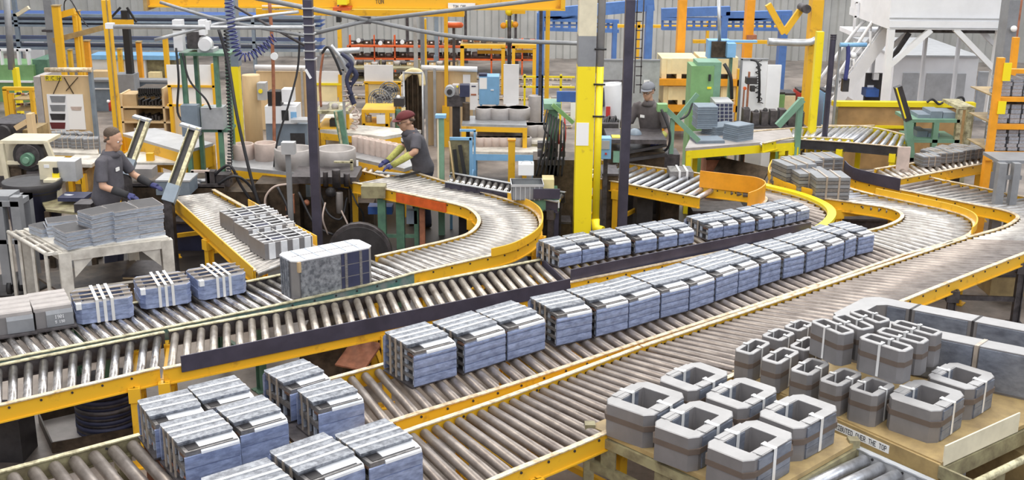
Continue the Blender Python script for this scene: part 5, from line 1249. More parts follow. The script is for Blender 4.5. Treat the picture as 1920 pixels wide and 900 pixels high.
# man in the grey cap
YR = 16.9; xR = aty(1222, 250, YR).x; hR = zat(1213, 160, YR)
person((xR, YR, 0), 2.55, 'man in a grey cap and brown-grey work shirt standing behind the bending table', ht=hR*1.03, lean=.10, head_pitch=.20, head_yaw=.1, shirt='shirt_brown', cap='cap_grey', sleeves='sleeve_yellow', glove='glove', glasses=True,
       arms=(((-.30, .10, 1.15), (-.24, .34, 1.02), (.0, 1, -.3), (0, 0, -1)), ((.30, .20, 1.18), (.28, .46, 1.14), (.0, 1, -.1), (0, 0, -1))))
# ================================================================ right middle: bending table, racks, tables
scr('bending_table', 'dark machine table with sheets in front of the man in the grey cap', 'machine', 16.0, [
    ('bed', 'oily', [('b', 1140, 285, 1246, 318, .1, .7), ('b', 1140, 318, 1235, None, .3, .7, 'dark')]), ('table_plate', 'iron', [('b', 1140, 262, 1250, 270, -.1, .7)]), ('sheet', 'lightgrey', [('r', [(1178, 262, .2), (1235, 266, .2)], .25, .015)]),
    ('guard', 'teal', [('b', 1150, 284, 1178, 305, -.05, .0)]), ('dome', 'bluegrey', [('s', 1190, 254, 14, .3)]), ('bar', 'dark', [('r', [(1180, 285, -.1), (1250, 272, 0)], .04, .04), ('r', [(1178, 300, -.1), (1250, 290, 0)], .05, .04)]), ('yellow_block', 'lemon', [('b', 1148, 258, 1164, 270, 0, .2)])])
scr('control_box', 'pale blue control box at the right of the yellow column foot', 'control box', 14.9, [('housing', 'blue_light', [('b', 1125, 260, 1146, 298, 0, .2)]), ('panel', 'lightgrey', [('b', 1128, 264, 1143, 280, -.01, 0)]), ('post', 'iron', [('b', 1132, 298, 1140, None, .05, .12)]), ('button', 'red', [('d', 1136, 288, 2, -.02, 0)])])
scr('swing_crane', 'green hinged arm reaching over the bending table right of the man in the grey cap', 'machine arm', 16.3, [
    ('upright', 'teal', [('b', 1256, 222, 1264, 292, 0, .08)]), ('head', 'green_bright', [('b', 1233, 196, 1252, 210, -.05, .1)]), ('beam', 'teal', [('r', [(1244, 200), (1310, 264)], .06, .07)]), ('brace', 'teal', [('r', [(1270, 222, .1), (1308, 176, .1)], .05, .06)]), ('hose', 'cable', [('t', [(1240, 205, -.1), (1256, 250, -.15), (1250, 280, -.1), (1225, 285, 0)], .018), ('t', [(1300, 185, .1), (1290, 215, .05), (1270, 225, 0)], .015)]),
    ('foot', 'iron', [('b', 1240, 290, 1275, None, -.05, .4)])])
table_poly('plate_table', 'yellow steel table carrying grey plate stacks right of the green arm', 'table', [(1285, 278), (1490, 262), (1480, 240), (1300, 246)], .98, 'coil_grey', 'lemon', .04, .12, .08)
def plates(quad, z0, z1, lab, grp, holes=False):
    q = [at(*p, z1) for p in quad]; c = sum(q, Vector())/4; d = ((q[2]-q[3])+(q[1]-q[0])).normalized(); L = ((q[2]-q[3]).length+(q[1]-q[0]).length)/2; W = ((q[3]-q[0]).length+(q[2]-q[1]).length)/2
    root = thing('plate_stack', lab, 'plate stack', (c.x, c.y, z0), math.atan2(d.y, d.x), grp); m = MB().m('bluegrey'); n = max(2, int((z1-z0)/.028))
    for k in range(n):
        e = random.uniform(-.008, .008); t = (z1-z0)/n; m.box((-L/2+e, -W/2+e, k*t), (L/2+e, W/2-e, k*t+t-.004))
    m.m('dark').box((-L/2+.02, -W/2+.02, 0), (L/2-.02, W/2-.02, z1-z0-.006)); m.build('plates', root)
plates([(1302, 200), (1342, 200), (1342, 192), (1306, 192)], .98+.10, 1.42, 'tall grey block stack behind the blue plate stacks on the yellow table', None)
scr('square_tube_stack', 'stack of square tubes with dark open ends beside the tall grey block', 'tube stack', at(1355, 236, 1.0).y+.1, [('tube_bundle', 'lightgrey', [('b', 1340, 192, 1374, 236, .0, .5)]), ('tube_end', 'navy', [('b', 1343+c*8, 195+r*7, 1349+c*8, 200+r*7, -.01, .01) for c in range(4) for r in range(5)])])
plates([(1330, 240), (1380, 232), (1372, 226), (1328, 231)], .98, 1.12, 'low blue-grey plate stack at the front of the yellow table', None)
plates([(1372, 238), (1404, 232), (1396, 226), (1368, 230)], .98, 1.22, 'blue-grey plate stack with paired blocks at the right of the low one', None)
plates([(1298, 264), (1352, 262), (1352, 254), (1300, 254)], .98, 1.03, 'thin dark plate stack at the left edge of the yellow table', None)
scr('core', 'strapped dark core standing on the short conveyor under the man in the grey cap', 'steel pack', 15.3, [('lamination_stack', 'sheet_end', [('b', 1256, 322, 1300, 352, .05, .40), ('b', 1258, 350, 1300, 354, .02, .42, 'iron')]), ('strap', 'strap', [('b', 1272, 321, 1276, 353, .03, .41)]), ('strap', 'strap', [('b', 1286, 321, 1290, 353, .03, .41)]), ('opening', 'dark', [('b', 1262+i*9, 332+j*9, 1267+i*9, 337+j*9, .035, .06) for i in range(4) for j in range(2)])])
# raised guard behind the spur of the man in the grey cap, floor clutter under the table
for i, (x0, x1, y0, y1, Y, mt, lab) in enumerate([(1195, 1225, 372, 400, 15.2, 'dark', 'dark box on the floor under the short conveyor, left one'), (1240, 1275, 365, 405, 15.6, 'oily', 'dark box on the floor under the short conveyor, right one'), (1325, 1360, 300, 345, 17.2, 'rust', 'rusty sheet-metal box under the yellow plate table')]):
    scr('steel_box', lab, 'box', Y, [('shell', mt, [('b', x0, y0, x1, None, 0, .5)]), ('lid', 'iron', [('b', x0-1, y0-3, x1+1, y0, -.02, .52)])])
def lean_sheet():
    scr('leaning_sheet', 'brown sheet panel leaning under the right end of the plate table', 'panel', 16.6, [(None, 'oily', [('r', [(1372, 352), (1398, 305, .2)], .9, .02)])])
lean_sheet()
# conveyor tables top right
conveyor('roller conveyor table crossing behind the plate stacks towards the right', [(1380, 250), (1500, 240), (1640, 236)], [(1430, 270), (1500, 258), (1600, 262)], z=.98, kind='roller_bright', sp=.12, fm='lemon', nm='lemon', legs=(.3, .8), legmat='lemon')
conveyor('yellow conveyor table with dark end plate in front of the wooden panel', [(1540, 236), (1625, 238), (1700, 254)], [(1495, 262), (1590, 268), (1692, 277)], z=.98, kind='roller_bright', sp=.12, fm='lemon', nm='dark', legs=(.08, .45, .95), legmat='lemon')
scr('plywood_board', 'tall pinkish board leaning on the end of the yellow conveyor table', 'board', 15.7, [(None, 'coil_tan', [('b', 1682, 276, 1705, 336, -.02, .02)])])
conveyor('yellow-railed roller table carrying dark cores at the right', [(1640, 318), (1850, 285)], [(1680, 338), (1862, 304)], z=.85, kind='roller_cream', sp=.12, fm='yellow', nm='yellow', legs=(.05, .5, .95), legmat='yellow')
# stacks of cores at the small bend
dk = Proto(lambda: make_dark_core())
def make_dark_core():
    root = thing('lamination_core', 'x', 'steel pack', (0,0,0)); l, w_, h = .22, .20, .24
    m = MB()
    for k in range(6): m.m('grey' if k % 2 else 'sheet_end').box((-l+(k % 2)*.006, -w_, k*h/6), (l, w_-(k % 2)*.006, (k+1)*h/6-.006))
    m.m('dark').box((-l+.01, -w_+.01, 0), (l-.01, w_-.01, h-.01)); m.build('lamination_stack', root)
    for x in (-.08, .08): MB().m('strap_dull').box((x-.012, -w_-.004, 0), (x+.012, w_+.004, h+.004)).build('strap', root)
    return root
for x, y, s, rz, lab in ((1490, 352, (1, 1, 1.35), .3, 'tall grey core stack at the left of the small bend'), (1520, 362, (1, 1, 1.15), .15, 'middle grey core stack on the small bend'), (1556, 372, (1, 1, 1.2), .05, 'nearest grey core stack on the small bend, bright strapped face'), (1505, 330, (1, 1, .9), .3, 'grey core stack at the far left of the small bend'), (1545, 320, (1, 1, .8), .2, 'low grey core stack at the back of the small bend')):
    p = at(x, y, Z); dk.place((p.x, p.y+.15, Z), rz, lab, 'grey core stacks on the small bend', scale=s)
for i, (x, y) in enumerate(((1742, 312), (1762, 306), (1784, 304), (1806, 300), (1828, 297), (1752, 302), (1776, 297), (1800, 294))):
    p = at(x, y, .85); dk.place((p.x, p.y+.1, .85), .2+.1*i, ('%s dark core from the left in the front line on the right roller table' % ordw[i]) if i < 5 else ('%s dark core from the left in the back line on the right roller table' % ordw[i-5]), 'dark cores on the right roller table', scale=(.62, .62, .62))
# wooden panel wall with yellow rail
scr('low_partition', 'low brown wooden partition with a bright yellow top rail at right', 'partition', 19.3, [('boards', 'plywood', [('b', 1565, 202, 1828, None, 0, .05)]), ('top_rail', 'lemon', [('b', 1563, 192, 1830, 201, -.05, .1)]), ('lower_rail', 'lemon', [('b', 1600, 236, 1700, 241, -.05, 0)]), ('post', 'olive', [('b', 1700, 200, 1706, None, -.06, 0)]), ('post', 'olive', [('b', 1566, 200, 1572, None, -.06, 0)]), ('post', 'olive', [('b', 1822, 200, 1828, None, -.06, 0)])])
scr('parts_cart', 'green and olive shelf cart with dark bundles in front of the wooden partition', 'cart', 17.6, [('shelf', 'teal', [('b', 1705, 224, 1800, 230, 0, .7)]), ('shelf', 'teal', [('b', 1712, 262, 1800, 268, 0, .7)]), ('leg', 'teal', [('b', 1752, 230, 1762, None, 0, .08)]), ('leg', 'worn_olive', [('b', 1797, 205, 1806, None, .0, .08)]), ('leg', 'worn_olive', [('b', 1815, 205, 1824, None, .6, .68)]), ('leg', 'teal', [('b', 1706, 230, 1714, None, 0, .08)]), ('leg', 'teal', [('b', 1712, 228, 1718, None, .62, .7)]), ('top_rail', 'worn_olive', [('b', 1797, 200, 1828, 206, 0, .7)])])
scr('tilted_machine', 'black and yellow tilted arm standing at the left of the green shelf cart', 'machine arm', 17.0, [('arm', 'dark', [('r', [(1683, 162), (1702, 225)], .12, .10), ]), ('edge', 'lemon', [('r', [(1681, 165, -.07), (1698, 222, -.07)], .02, .02)]), ('post', 'teal', [('r', [(1702, 222), (1708, 300)], .10, .10)]), ('foot', 'iron', [('b', 1700, 296, 1716, None, -.05, .1)])])
def bundles(quad, z0, z1, lab, grp): pile(quad, z1, z0, lab, grp, th=.07)
zc = zat(1750, 224, 17.6)
for i, (x0, x1, yt) in enumerate(((1722, 1745, 215), (1746, 1768, 209), (1769, 1792, 211))):
    scr('steel_sheet_bundle', '%s dark bundle from the left on top of the green shelf cart' % ordw[i], 'sheet bundle', 17.7, [(None, 'bluegrey', [('b', x0, yt, x1, ('z', zc), 0, .4), ])], 'dark bundles on the green cart')
zc2 = zat(1750, 262, 17.6)
for i, (x0, x1, yt) in enumerate(((1720, 1740, 246), (1741, 1762, 250))):
    scr('steel_sheet_bundle', '%s dark bundle on the lower shelf of the green cart' % ('left' if i == 0 else 'right'), 'sheet bundle', 17.8, [(None, 'bluegrey', [('b', x0, yt, x1, ('z', zc2), 0, .4), ])], 'dark bundles on the green cart')
scr('crane_sling', 'black curved hose lying over the top rail of the partition', 'hose', 19.2, [(None, 'cable', [('t', [(1738, 192), (1748, 186), (1760, 195), (1768, 192)], .02), ('t', [(1792, 196), (1796, 184), (1806, 184), (1808, 198)], .02)])])
# orange rack at the right edge
def orange_rack():
    Y = 15.3
    root = scr('pallet_rack', 'orange pallet rack with bundles of dark sheets at the right edge', 'rack', Y, [
        ('upright', 'orange', [('r', [(1877, 108), (1853, 300)], .09, .08)]), ('upright', 'orange', [('r', [(1905, 70, 1.1), (1888, 230, 1.1)], .08, .08)]),
        ('shelf_beam', 'orange', [('b', 1872, 130, 1960, 138, 0, .08), ('b', 1872, 133, 1960, 136, .5, .58)]), ('shelf_beam', 'orange', [('b', 1868, 183, 1960, 191, 0, .08)]), ('shelf_beam', 'orange', [('b', 1862, 234, 1960, 243, 0, .08)]), ('shelf_beam', 'orange', [('b', 1858, 286, 1960, 296, 0, .08)]),
        ('shelf_panel', 'tan', [('b', 1868, 183, 1960, 185, .08, 1.0), ('b', 1864, 234, 1960, 236, .08, 1.0), ('b', 1860, 286, 1960, 288, .08, 1.0)]),
        ('foot', 'orange', [('b', 1849, 292, 1862, None, 0, .1)]), ('foot', 'orange', [('b', 1885, 225, 1893, None, 1.1, 1.2)])])
    return Y
YO = orange_rack()
for s_, (ys, zt) in enumerate(((183, 150), (234, 198), (286, 246))):
    zb = zat(1890, ys, YO)
    for c in range(3):
        x0 = 1874+c*22-s_*5; n = (5, 4, 6)[s_]
        p0 = aty(x0, ys, YO+.12); p1 = aty(x0+20, ys, YO+.12); hgt = (zat(1890, zt, YO)-zb)/n
        for k in range(n):
            bd.place(((p0.x+p1.x)/2+random.uniform(-.01, .01), YO+.30, zb+k*hgt), random.uniform(-.05, .05), '%s bundle up, %s column, %s shelf of the orange rack' % (ordw[k], ('left', 'middle', 'right')[c], ('top', 'middle', 'lower')[s_]), 'dark sheet bundles on the orange rack', scale=((p1.x-p0.x)*.9/.3, 1.2, hgt/.0475*.96))
scr('yellow_tag', 'yellow tag hanging on the upright of the orange rack', 'tag', 15.30, [(None, 'lemon', [('b', 1881, 118, 1896, 152, -.06, -.045)])])
scr('yellow_tag', 'lower yellow tag on the orange rack beside the middle shelf', 'tag', 15.30, [(None, 'lemon', [('b', 1871, 190, 1886, 214, -.06, -.045)])])
scr('dark_beam', 'dark grey building column in the top right corner', 'column', 17.2, [('shaft', 'grey', [('b', 1894, 0, 1914, None, 0, .3)]), ('junction', 'paper', [('s', 1901, 54, 6, -.06)]), ('edge_flange', 'rust', [('b', 1914, 0, 1918, None, 0, .3)])])
scr('tool_table', 'small grey wooden table below the orange rack at the right edge', 'table', 14.2, [('table_top', 'grey', [('b', 1872, 301, 1960, 307, -.1, .4)]), ('leg', 'grey', [('b', 1875, 307, 1890, None, -.2, -.1)]), ('leg', 'grey', [('b', 1903, 307, 1916, None, -.2, -.1)]), ('leg', 'grey', [('b', 1885, 307, 1893, None, .35, .45)]), ('cross_beam', 'grey', [('b', 1885, 330, 1916, 337, -.15, -.1)])])
# green cabinet, crate rack, white panel
scr('electrical_cabinet', 'green electrical cabinet with a black handle in front of the cream crates', 'cabinet', 18.6, [('housing', 'green_bright', [('b', 1297, 124, 1340, None, 0, .5)]), ('side_panel', 'teal', [('b', 1340, 122, 1353, None, .0, .5)]), ('handle', 'black', [('b', 1329, 140, 1333, 152, -.04, -.01)]), ('top_lid', 'teal', [('b', 1308, 117, 1353, 124, .02, .5)]), ('label', 'lemon', [('b', 1326, 163, 1334, 167, -.01, 0)])])
def crate_rack():
    Y = 21.5
    scr('crate_rack', 'orange rack holding cream wooden crates behind the green cabinet', 'rack', Y, [
        ('upright', 'yellow', [('b', 1220, 130, 1228, None, 0, .1)]), ('upright', 'yellow', [('b', 1384, 130, 1391, None, 0, .1)]), ('upright', 'yellow', [('b', 1238, 120, 1244, None, 1.0, 1.1)]),
        ('shelf_beam', 'orange', [('b', 1222, 149, 1390, 161, 0, .1)]), ('shelf_beam', 'orange', [('b', 1222, 198, 1390, 210, 0, .1)]), ('shelf_beam', 'orange', [('b', 1226, 236, 1390, 246, 0, .1)]), ('shelf_panel', 'tan', [('b', 1224, 149, 1390, 151, .1, 1.1), ('b', 1224, 198, 1390, 200, .1, 1.1)])])
    return Y
YK = crate_rack()
for x0, y0, x1, ys, lab in ((1241, 111, 1308, 149, 'upper left cream wooden crate on the orange rack'), (1312, 109, 1384, 149, 'upper right cream wooden crate, behind the green cabinet'), (1244, 163, 1308, 198, 'lower left cream wooden crate on the orange rack'), (1352, 160, 1386, 198, 'lower right cream wooden crate, right of the green cabinet')):
    a = aty(x0, ys, YK); b = aty(x1, ys, YK); zb = a.z; zt = zat(x0, y0, YK)
    crate('wooden_crate', lab, 'crate', ((a.x+b.x)/2, YK+.5, zb), (b.x-a.x, .8, zt-zb), 0, 'pine', 'cream crates on the orange rack')
scr('wooden_crate', 'large cream crate standing on the floor behind the plate stacks', 'crate', 19.6, [('body', 'pine', [('b', 1310, 218, 1370, None, 0, .6)])])
scr('hose_board', 'tall white panel with hoses hanging in front, right of the crates', 'panel', 19.0, [('sheet', 'white', [('b', 1392, 112, 1440, None, 0, .05)]), ('sheet', 'white', [('b', 1440, 122, 1466, None, .3, .35)]), ('frame', 'grey', [('b', 1390, 110, 1393, None, -.02, .06), ('b', 1390, 110, 1442, 113, -.02, .06)])])
coil([(1424, 112, -.04), (1420, 160, -.06), (1426, 195, -.06)], .04, 9, .008, 'thin coiled hose in front of the white panel', 'cable', 19.0)
scr('cable', 'black cable hanging before the white panel', 'cable', 18.6, [(None, 'cable', [('t', [(1408, 112), (1421, 118, -.1), (1424, 150, -.1), (1423, 190, 0)], .02)])])
scr('valve_rack', 'dark valve cluster on a slim stand before the white panel', 'machine', 18.4, [('stand', 'rust', [('b', 1404, 135, 1407, None, 0, .05), ('b', 1395, 165, 1397, None, .1, .15)]), ('valve', 'dark', [('b', 1400, 146, 1420, 158, -.05, .1), ('b', 1408, 162, 1416, 172, -.05, .05)]), ('gauge', 'redorange', [('d', 1396, 165, 3, -.05, 0)])])
scr('grey_divider', 'grey metal divider panel behind the head of the man in the grey cap', 'panel', 21.0, [('panel', 'galv', [('b', 1128, 114, 1238, None, 0, .06)]), ('notice', 'paper', [('b', 1207, 150, 1218, 160, -.02, -.01)]), ('top_edge', 'grey', [('b', 1128, 112, 1238, 115, -.02, .08)])])
scr('coat_stand', 'white coats hanging on a stand right of the yellow column', 'coat', 17.6, [('coat', 'white', [('ell_', 0)] if False else [('t', [(1146, 156, 0), (1148, 185, .0), (1150, 224, .05)], .16), ('t', [(1136, 158, .1), (1134, 190, .1), (1132, 224, .1)], .12)]), ('coat_label', 'red', [('b', 1136, 200, 1144, 222, -.16, -.15)]), ('hanger_bar', 'iron', [('b', 1124, 150, 1170, 153, 0, .05)]), ('stand', 'iron', [('b', 1166, 150, 1169, None, 0, .05)]), ('bag', 'navy', [('b', 1124, 165, 1133, 200, -.1, .1)])])
scr('scrap_bin', 'open dark bin full of tangled strips below the white coats', 'bin', 16.8, [('bin', 'iron', [('b', 1124, 232, 1160, None, 0, .6)]), ('strip', 'cable', [('t', [(1130+i*4, 234, .1), (1134+i*4, 224-(i % 3)*3, .2), (1140+i*3, 233, .3)], .015) for i in range(7)])])
# overhead blue crane frames and orange posts
def crane(label, Y, cols, beams, mt='blue_mid', deep=.25, lat=(), name='overhead_crane'):
    parts = []
    for x0, x1, yt in cols: parts.append(('column', mt, [('b', x0, yt, x1, None, 0, deep)]))
    for x0, y0, x1, y1, th in beams: parts.append(('beam', mt, [('r', [(x0, y0, .1), (x1, y1, .1)], .16, th)]))
    for x0, x1, ya, yb in lat:
        n = int((x1-x0)/14); parts.append(('lattice', mt, [('r', [(x0+(x1-x0)*i/n, ya, .1), (x0+(x1-x0)*i/n, yb, .1)], .05, .05) for i in range(n+1)] + [('r', [(x0, (ya+yb)/2, .1), (x1, (ya+yb)/2, .1)], .03, .03)]))
    return scr(name, label, 'crane', Y, parts)
crane('blue crane frame with two columns behind the yellow column', 22, [(1007, 1021, 25), (1213, 1226, 10), (1150, 1158, 40)], [(1010, 28, 1226, 8, .22), (1014, 54, 1160, 58, .06), (1014, 36, 1160, 40, .06), (1020, 33, 1085, 31, .05)], lat=((1024, 1155, 38, 56),))
crane('blue crane frame behind the orange posts', 24, [(1354, 1366, 30), (1466, 1480, 28)], [(1240, 24, 1368, 20, .18), (1240, 53, 1480, 55, .06), (1240, 35, 1480, 37, .06), (1360, 30, 1484, 28, .18)], lat=((1242, 1478, 36, 54),))
scr('orange_post', 'thick orange post left of the cream crates', 'post', 22.5, [('shaft', 'orange', [('b', 1274, 0, 1289, None, 0, .25)]), ('base_plate', 'orange', [('b', 1270, 190, 1293, 196, -.05, .3)])])
scr('orange_post', 'thick orange post above the white panel', 'post', 22.5, [('shaft', 'orange', [('b', 1402, 0, 1417, None, 0, .25)]), ('collar', 'rust', [('b', 1400, 66, 1419, 74, -.03, .28)])])
scr('orange_beam', 'thin orange crane beam strung behind the blue crane frames', 'beam', 26.5, [('beam', 'yellow', [('b', 1130, 48, 1480, 53, 0, .15)]), ('beam', 'yellow', [('b', 1300, 76, 1480, 82, 0, .15)]), ('post', 'yellow', [('b', 1326, 40, 1331, None, 0, .12)]), ('post', 'yellow', [('b', 1196, 40, 1201, None, 0, .12)])])
scr('orange_truss', 'orange braced crane mast near the white stairs', 'crane mast', 19.5, [('shaft', 'yellow', [('b', 1524, 0, 1546, None, 0, .25)]), ('brace', 'yellow', [('r', [(1440, 8), (1470, 62)], .1, .1), ('r', [(1470, 62), (1500, 20)], .08, .1), ('b', 1440, 78, 1524, 86, 0, .1)]), ('duct', 'galv', [('t', [(1440, 78, -.1), (1510, 80, -.1), (1530, 74, -.1)], .06)]), ('motor', 'iron', [('d', 1505, 14, 8, -.3, .1)])])
scr('yellow_post', 'bright yellow post in front of the orange mast, right part of the photo', 'post', 17.6, [('shaft', 'lemon', [('b', 1533, 60, 1546, None, 0, .12)])])
scr('dark_post', 'short dark round post left of the white stairs', 'post', 17.2, [('shaft', 'guide', [('c', 1563, 64, None, 5.5, 0)]), ('cable_rings', 'iron', [('c', 1563, 64+i*4, 66+i*4, 6.2, -.01) for i in range(3)])])
scr('tv_monitor', 'dark screen in a pale blue frame above the green cabinet', 'monitor', 19.6, [('housing', 'blue_light', [('b', 1328, 76, 1370, 110, .02, .3)]), ('screen', 'oily', [('b', 1334, 78, 1362, 108, -.02, .02)]), ('arm', 'blue_light', [('b', 1362, 76, 1420, 80, 0, .1)]), ('hook_rod', 'galv', [('t', [(1348, 0), (1349, 76)], .03)]), ('stand', 'teal', [('b', 1369, 110, 1374, None, .1, .2)])])
scr('work_light', 'blue welding light box right of the dark screen', 'machine', 19.4, [('housing', 'blue_light', [('b', 1364, 82, 1380, 108, 0, .25)]), ('stand', 'green', [('b', 1370, 108, 1374, None, .1, .16)]), ('arm', 'cable', [('t', [(1358, 120), (1370, 145, -.1), (1372, 185, 0)], .03)])])
# stairs and white mezzanine
def stairs():
    Y = 22.0
    parts = [('stringer', 'white', [('r', [(1536, 190), (1655, 60)], .05, .22)]), ('stringer', 'white', [('r', [(1565, 195, -.8), (1668, 55, -.8)], .05, .22)])]
    for i in range(11):
        t = (i+.5)/11; parts.append(('tread', 'lightgrey', [('r', [(1536+119*t, 190-130*t, .0), (1565+103*t, 195-140*t, -.8)], .25, .03)]))
    parts += [('handrail', 'white', [('t', [(1536, 150), (1610, 50), (1655, 20)], .03)]), ('handrail', 'white', [('t', [(1565, 150, -.8), (1640, 35, -.8), (1668, 10, -.8)], .03), ('t', [(1565, 172, -.8), (1668, 32, -.8)], .02)])]
    for t in (.05, .35, .65, .95): parts.append(('baluster', 'white', [('t', [(1565+103*t, 192-140*t, -.8), (1565+103*t, 150-140*t, -.8)], .025)]))
    parts += [('landing', 'white', [('b', 1598, 60, 1672, 68, .0, .9)]), ('railing', 'white', [('b', 1602, 4, 1606, 62, 0, .05), ('b', 1634, 4, 1637, 62, 0, .05), ('b', 1602, 2, 1637, 6, 0, .05), ('b', 1602, 30, 1637, 33, 0, .05), ('b', 1650, 0, 1653, 60, 0, .05)]), ('leg', 'white', [('b', 1640, 68, 1646, None, .1, .2)])]
    scr('staircase', 'white steel staircase with handrails leading up to the white mezzanine', 'staircase', Y, parts)
stairs()
def mezz():
    Y = 20.2
    parts = [('cabin', 'white', [('b', 1672, -60, 1900, 40, 0, 2.4)]), ('edge_beam', 'white', [('b', 1668, 40, 1894, 56, -.05, 2.45)]), ('edge_trim', 'lightgrey', [('b', 1668, 34, 1894, 37, -.06, -.05), ('b', 1668, 52, 1894, 54, -.06, -.05)])]
    parts += [('post', 'white', [('r', [(1671, 55), (1657, 196)], .11, .11)]), ('post', 'white', [('r', [(1876, 52), (1850, 228)], .12, .12)])]
    parts += [('brace', 'white', [('r', [(1665, 125), (1745, 56)], .09, .09)]), ('brace', 'white', [('r', [(1864, 130), (1790, 54)], .09, .09)]), ('brace', 'white', [('r', [(1672, 88, 1.5), (1706, 58, 1.5)], .08, .08)]), ('brace', 'white', [('r', [(1866, 85, 1.5), (1836, 55, 1.5)], .08, .08)]), ('brace', 'dark', [('r', [(1672, 110, .3), (1705, 62, .3)], .05, .08)])]
    parts += [('post', 'white', [('b', 1737, 56, 1742, None, 2.2, 2.3)]), ('post', 'white', [('b', 1800, 56, 1805, None, 2.2, 2.3)]), ('joist', 'iron', [('b', 1675, 56, 1885, 62, .3+.5*i, .4+.5*i) for i in range(4)])]
    scr('mezzanine', 'white mezzanine cabin on braced posts in the top right corner', 'mezzanine', Y, parts)
    scr('white_booth', 'low white booth with two grey roller doors under the mezzanine', 'booth', 23.6, [('wall_panel', 'white', [('b', 1678, 106, 1836, None, 0, 3)]), ('shutter', 'galv', [('b', 1694, 137, 1726, None, -.03, .0)]), ('shutter', 'lightgrey', [('b', 1738, 138, 1812, None, -.03, .0)]), ('roof_edge', 'lightgrey', [('b', 1676, 104, 1838, 108, -.05, 3.0)])])
    scr('grey_door', 'grey door panel right of the white booth', 'panel', 23.8, [('panel', 'galv', [('b', 1838, 135, 1862, None, 0, .1)])])
mezz()
scr('crane_chain', 'blue hanging hoist chain and clamp in front of the white stairs', 'hoist', 18.6, [('chain', 'cable_blue', [('t', [(1590, 82), (1590, 110), (1585, 150, 0)], .035), ('t', [(1575, 84), (1625, 84)], .035, 'blue_light')]), ('lamp', 'white', [('s', 1600, 104, 6, 0)]), ('clamp', 'dark', [('b', 1580, 148, 1592, 172, 0, .1)]), ('post', 'grey', [('b', 1574, 84, 1578, None, .05, .1)])])
scr('tool_board', 'dark tool board with a blue bin and lamp behind the stairs', 'tool board', 21.5, [('board', 'dark', [('b', 1626, 138, 1660, None, 0, .1)]), ('bin', 'blue', [('b', 1624, 168, 1648, 182, -.3, 0)]), ('lamp', 'paper', [('b', 1638, 138, 1648, 150, -.1, 0)]), ('label', 'white', [('b', 1626, 160, 1638, 170, -.02, 0)])])
for i, (x0, x1, y0, mt, lab) in enumerate([(1454, 1472, 178, 'green_bright', 'small green machine box left of the blue crane leg'), (1472, 1492, 180, 'beige', 'small beige machine box below the hoist'), (1500, 1522, 175, 'red', 'small red machine box below the orange mast'), (1546, 1556, 175, 'blue_light', 'narrow pale blue box beside the yellow post')]):
    scr('machine_box', lab, 'machine', 20.0, [('housing', mt, [('b', x0, y0, x1, None, 0, .5)]), ('lid', 'dark', [('b', x0, y0-5, x1, y0, .05, .45)])])
scr('green_brace', 'green angled brace rising above the conveyor table at right of centre', 'machine arm', 16.9, [('arm', 'teal', [('r', [(1458, 236), (1505, 186)], .09, .09)]), ('upright', 'teal', [('b', 1498, 184, 1508, None, 0, .1)])])
for i in range(7):
    x = 1395+i*17; scr('tool_holder', '%s dark tool clamp from the left along the back of the conveyor table' % ordw[i], 'tool', 18.0, [('clamp', 'iron', [('b', x, 205+(i*7) % 9, x+12, ('z', .99), 0, .2), ('s', x+6, 205+(i*5) % 8, 5, .1, 'dark')])], 'dark tool clamps behind the conveyor table')
scr('tool_bench', 'long dark bench carrying the tool clamps', 'bench', 17.9, [('bench_top', 'iron', [('b', 1388, 238, 1515, ('z', .93), 0, .5)]), ('leg', 'iron', [('b', 1392, 244, 1398, None, .0, .08)]), ('leg', 'iron', [('b', 1506, 244, 1512, None, .0, .08)])])
# ================================================================ far hall: racks, cranes, tables
def rack_far(label, name, Y, x0, x1, ys, posts, mt, pm='tan', extra=()):
    parts = [('upright', mt, [('b', x, yt, x+w_, None, 0, .1)]) for x, yt, w_ in posts]
    for y, h_ in ys: parts.append(('shelf_beam', mt, [('b', x0, y, x1, y+h_, 0, .08)])); parts.append(('shelf_panel', pm, [('b', x0, y, x1, y+1, .08, .9)]))
    return scr(name, label, 'rack', Y, parts + list(extra))
small = {}
def small_part(kind, mt):
    def mk():
        m = MB().m(mt)
        if kind == 'roll': m.tube([(-.16, 0, .12), (.16, 0, .12)], .12, 12); m.m('dark').tube([(-.17, 0, .12), (.17, 0, .12)], .05, 8); m.m('tan').box((-.14, -.1, 0), (.14, .1, .03))
        elif kind == 'box': m.box((-.16, -.15, 0), (.16, .15, .19)); m.m('paper').box((-.05, -.153, .07), (.05, -.15, .15)); m.m('dark').box((-.17, -.16, .19), (.17, .16, .21))
        elif kind == 'coil': m.lathe([(.09, .18), (.09, 0), (.16, 0), (.16, .18), (.09, .18)], (0,0,0), 16)
        elif kind == 'pallet':
            m.box((-.42, -.25, .1), (.42, .25, .13))
            for x in (-.38, 0, .38): m.box((x-.04, -.25, 0), (x+.04, .25, .1))
            m.m('coil_grey').box((-.34, -.2, .13), (.34, .2, .27))
        o = m.build('rack_part', loc=(0,0,0)); return tag(o, 'x', {'roll': 'wire reel', 'box': 'parts box', 'coil': 'steel coil', 'pallet': 'loaded pallet'}[kind])
    return Proto(mk)
KN = {'roll': 'wire_reel', 'box': 'parts_box', 'coil': 'steel_coil', 'pallet': 'loaded_pallet'}
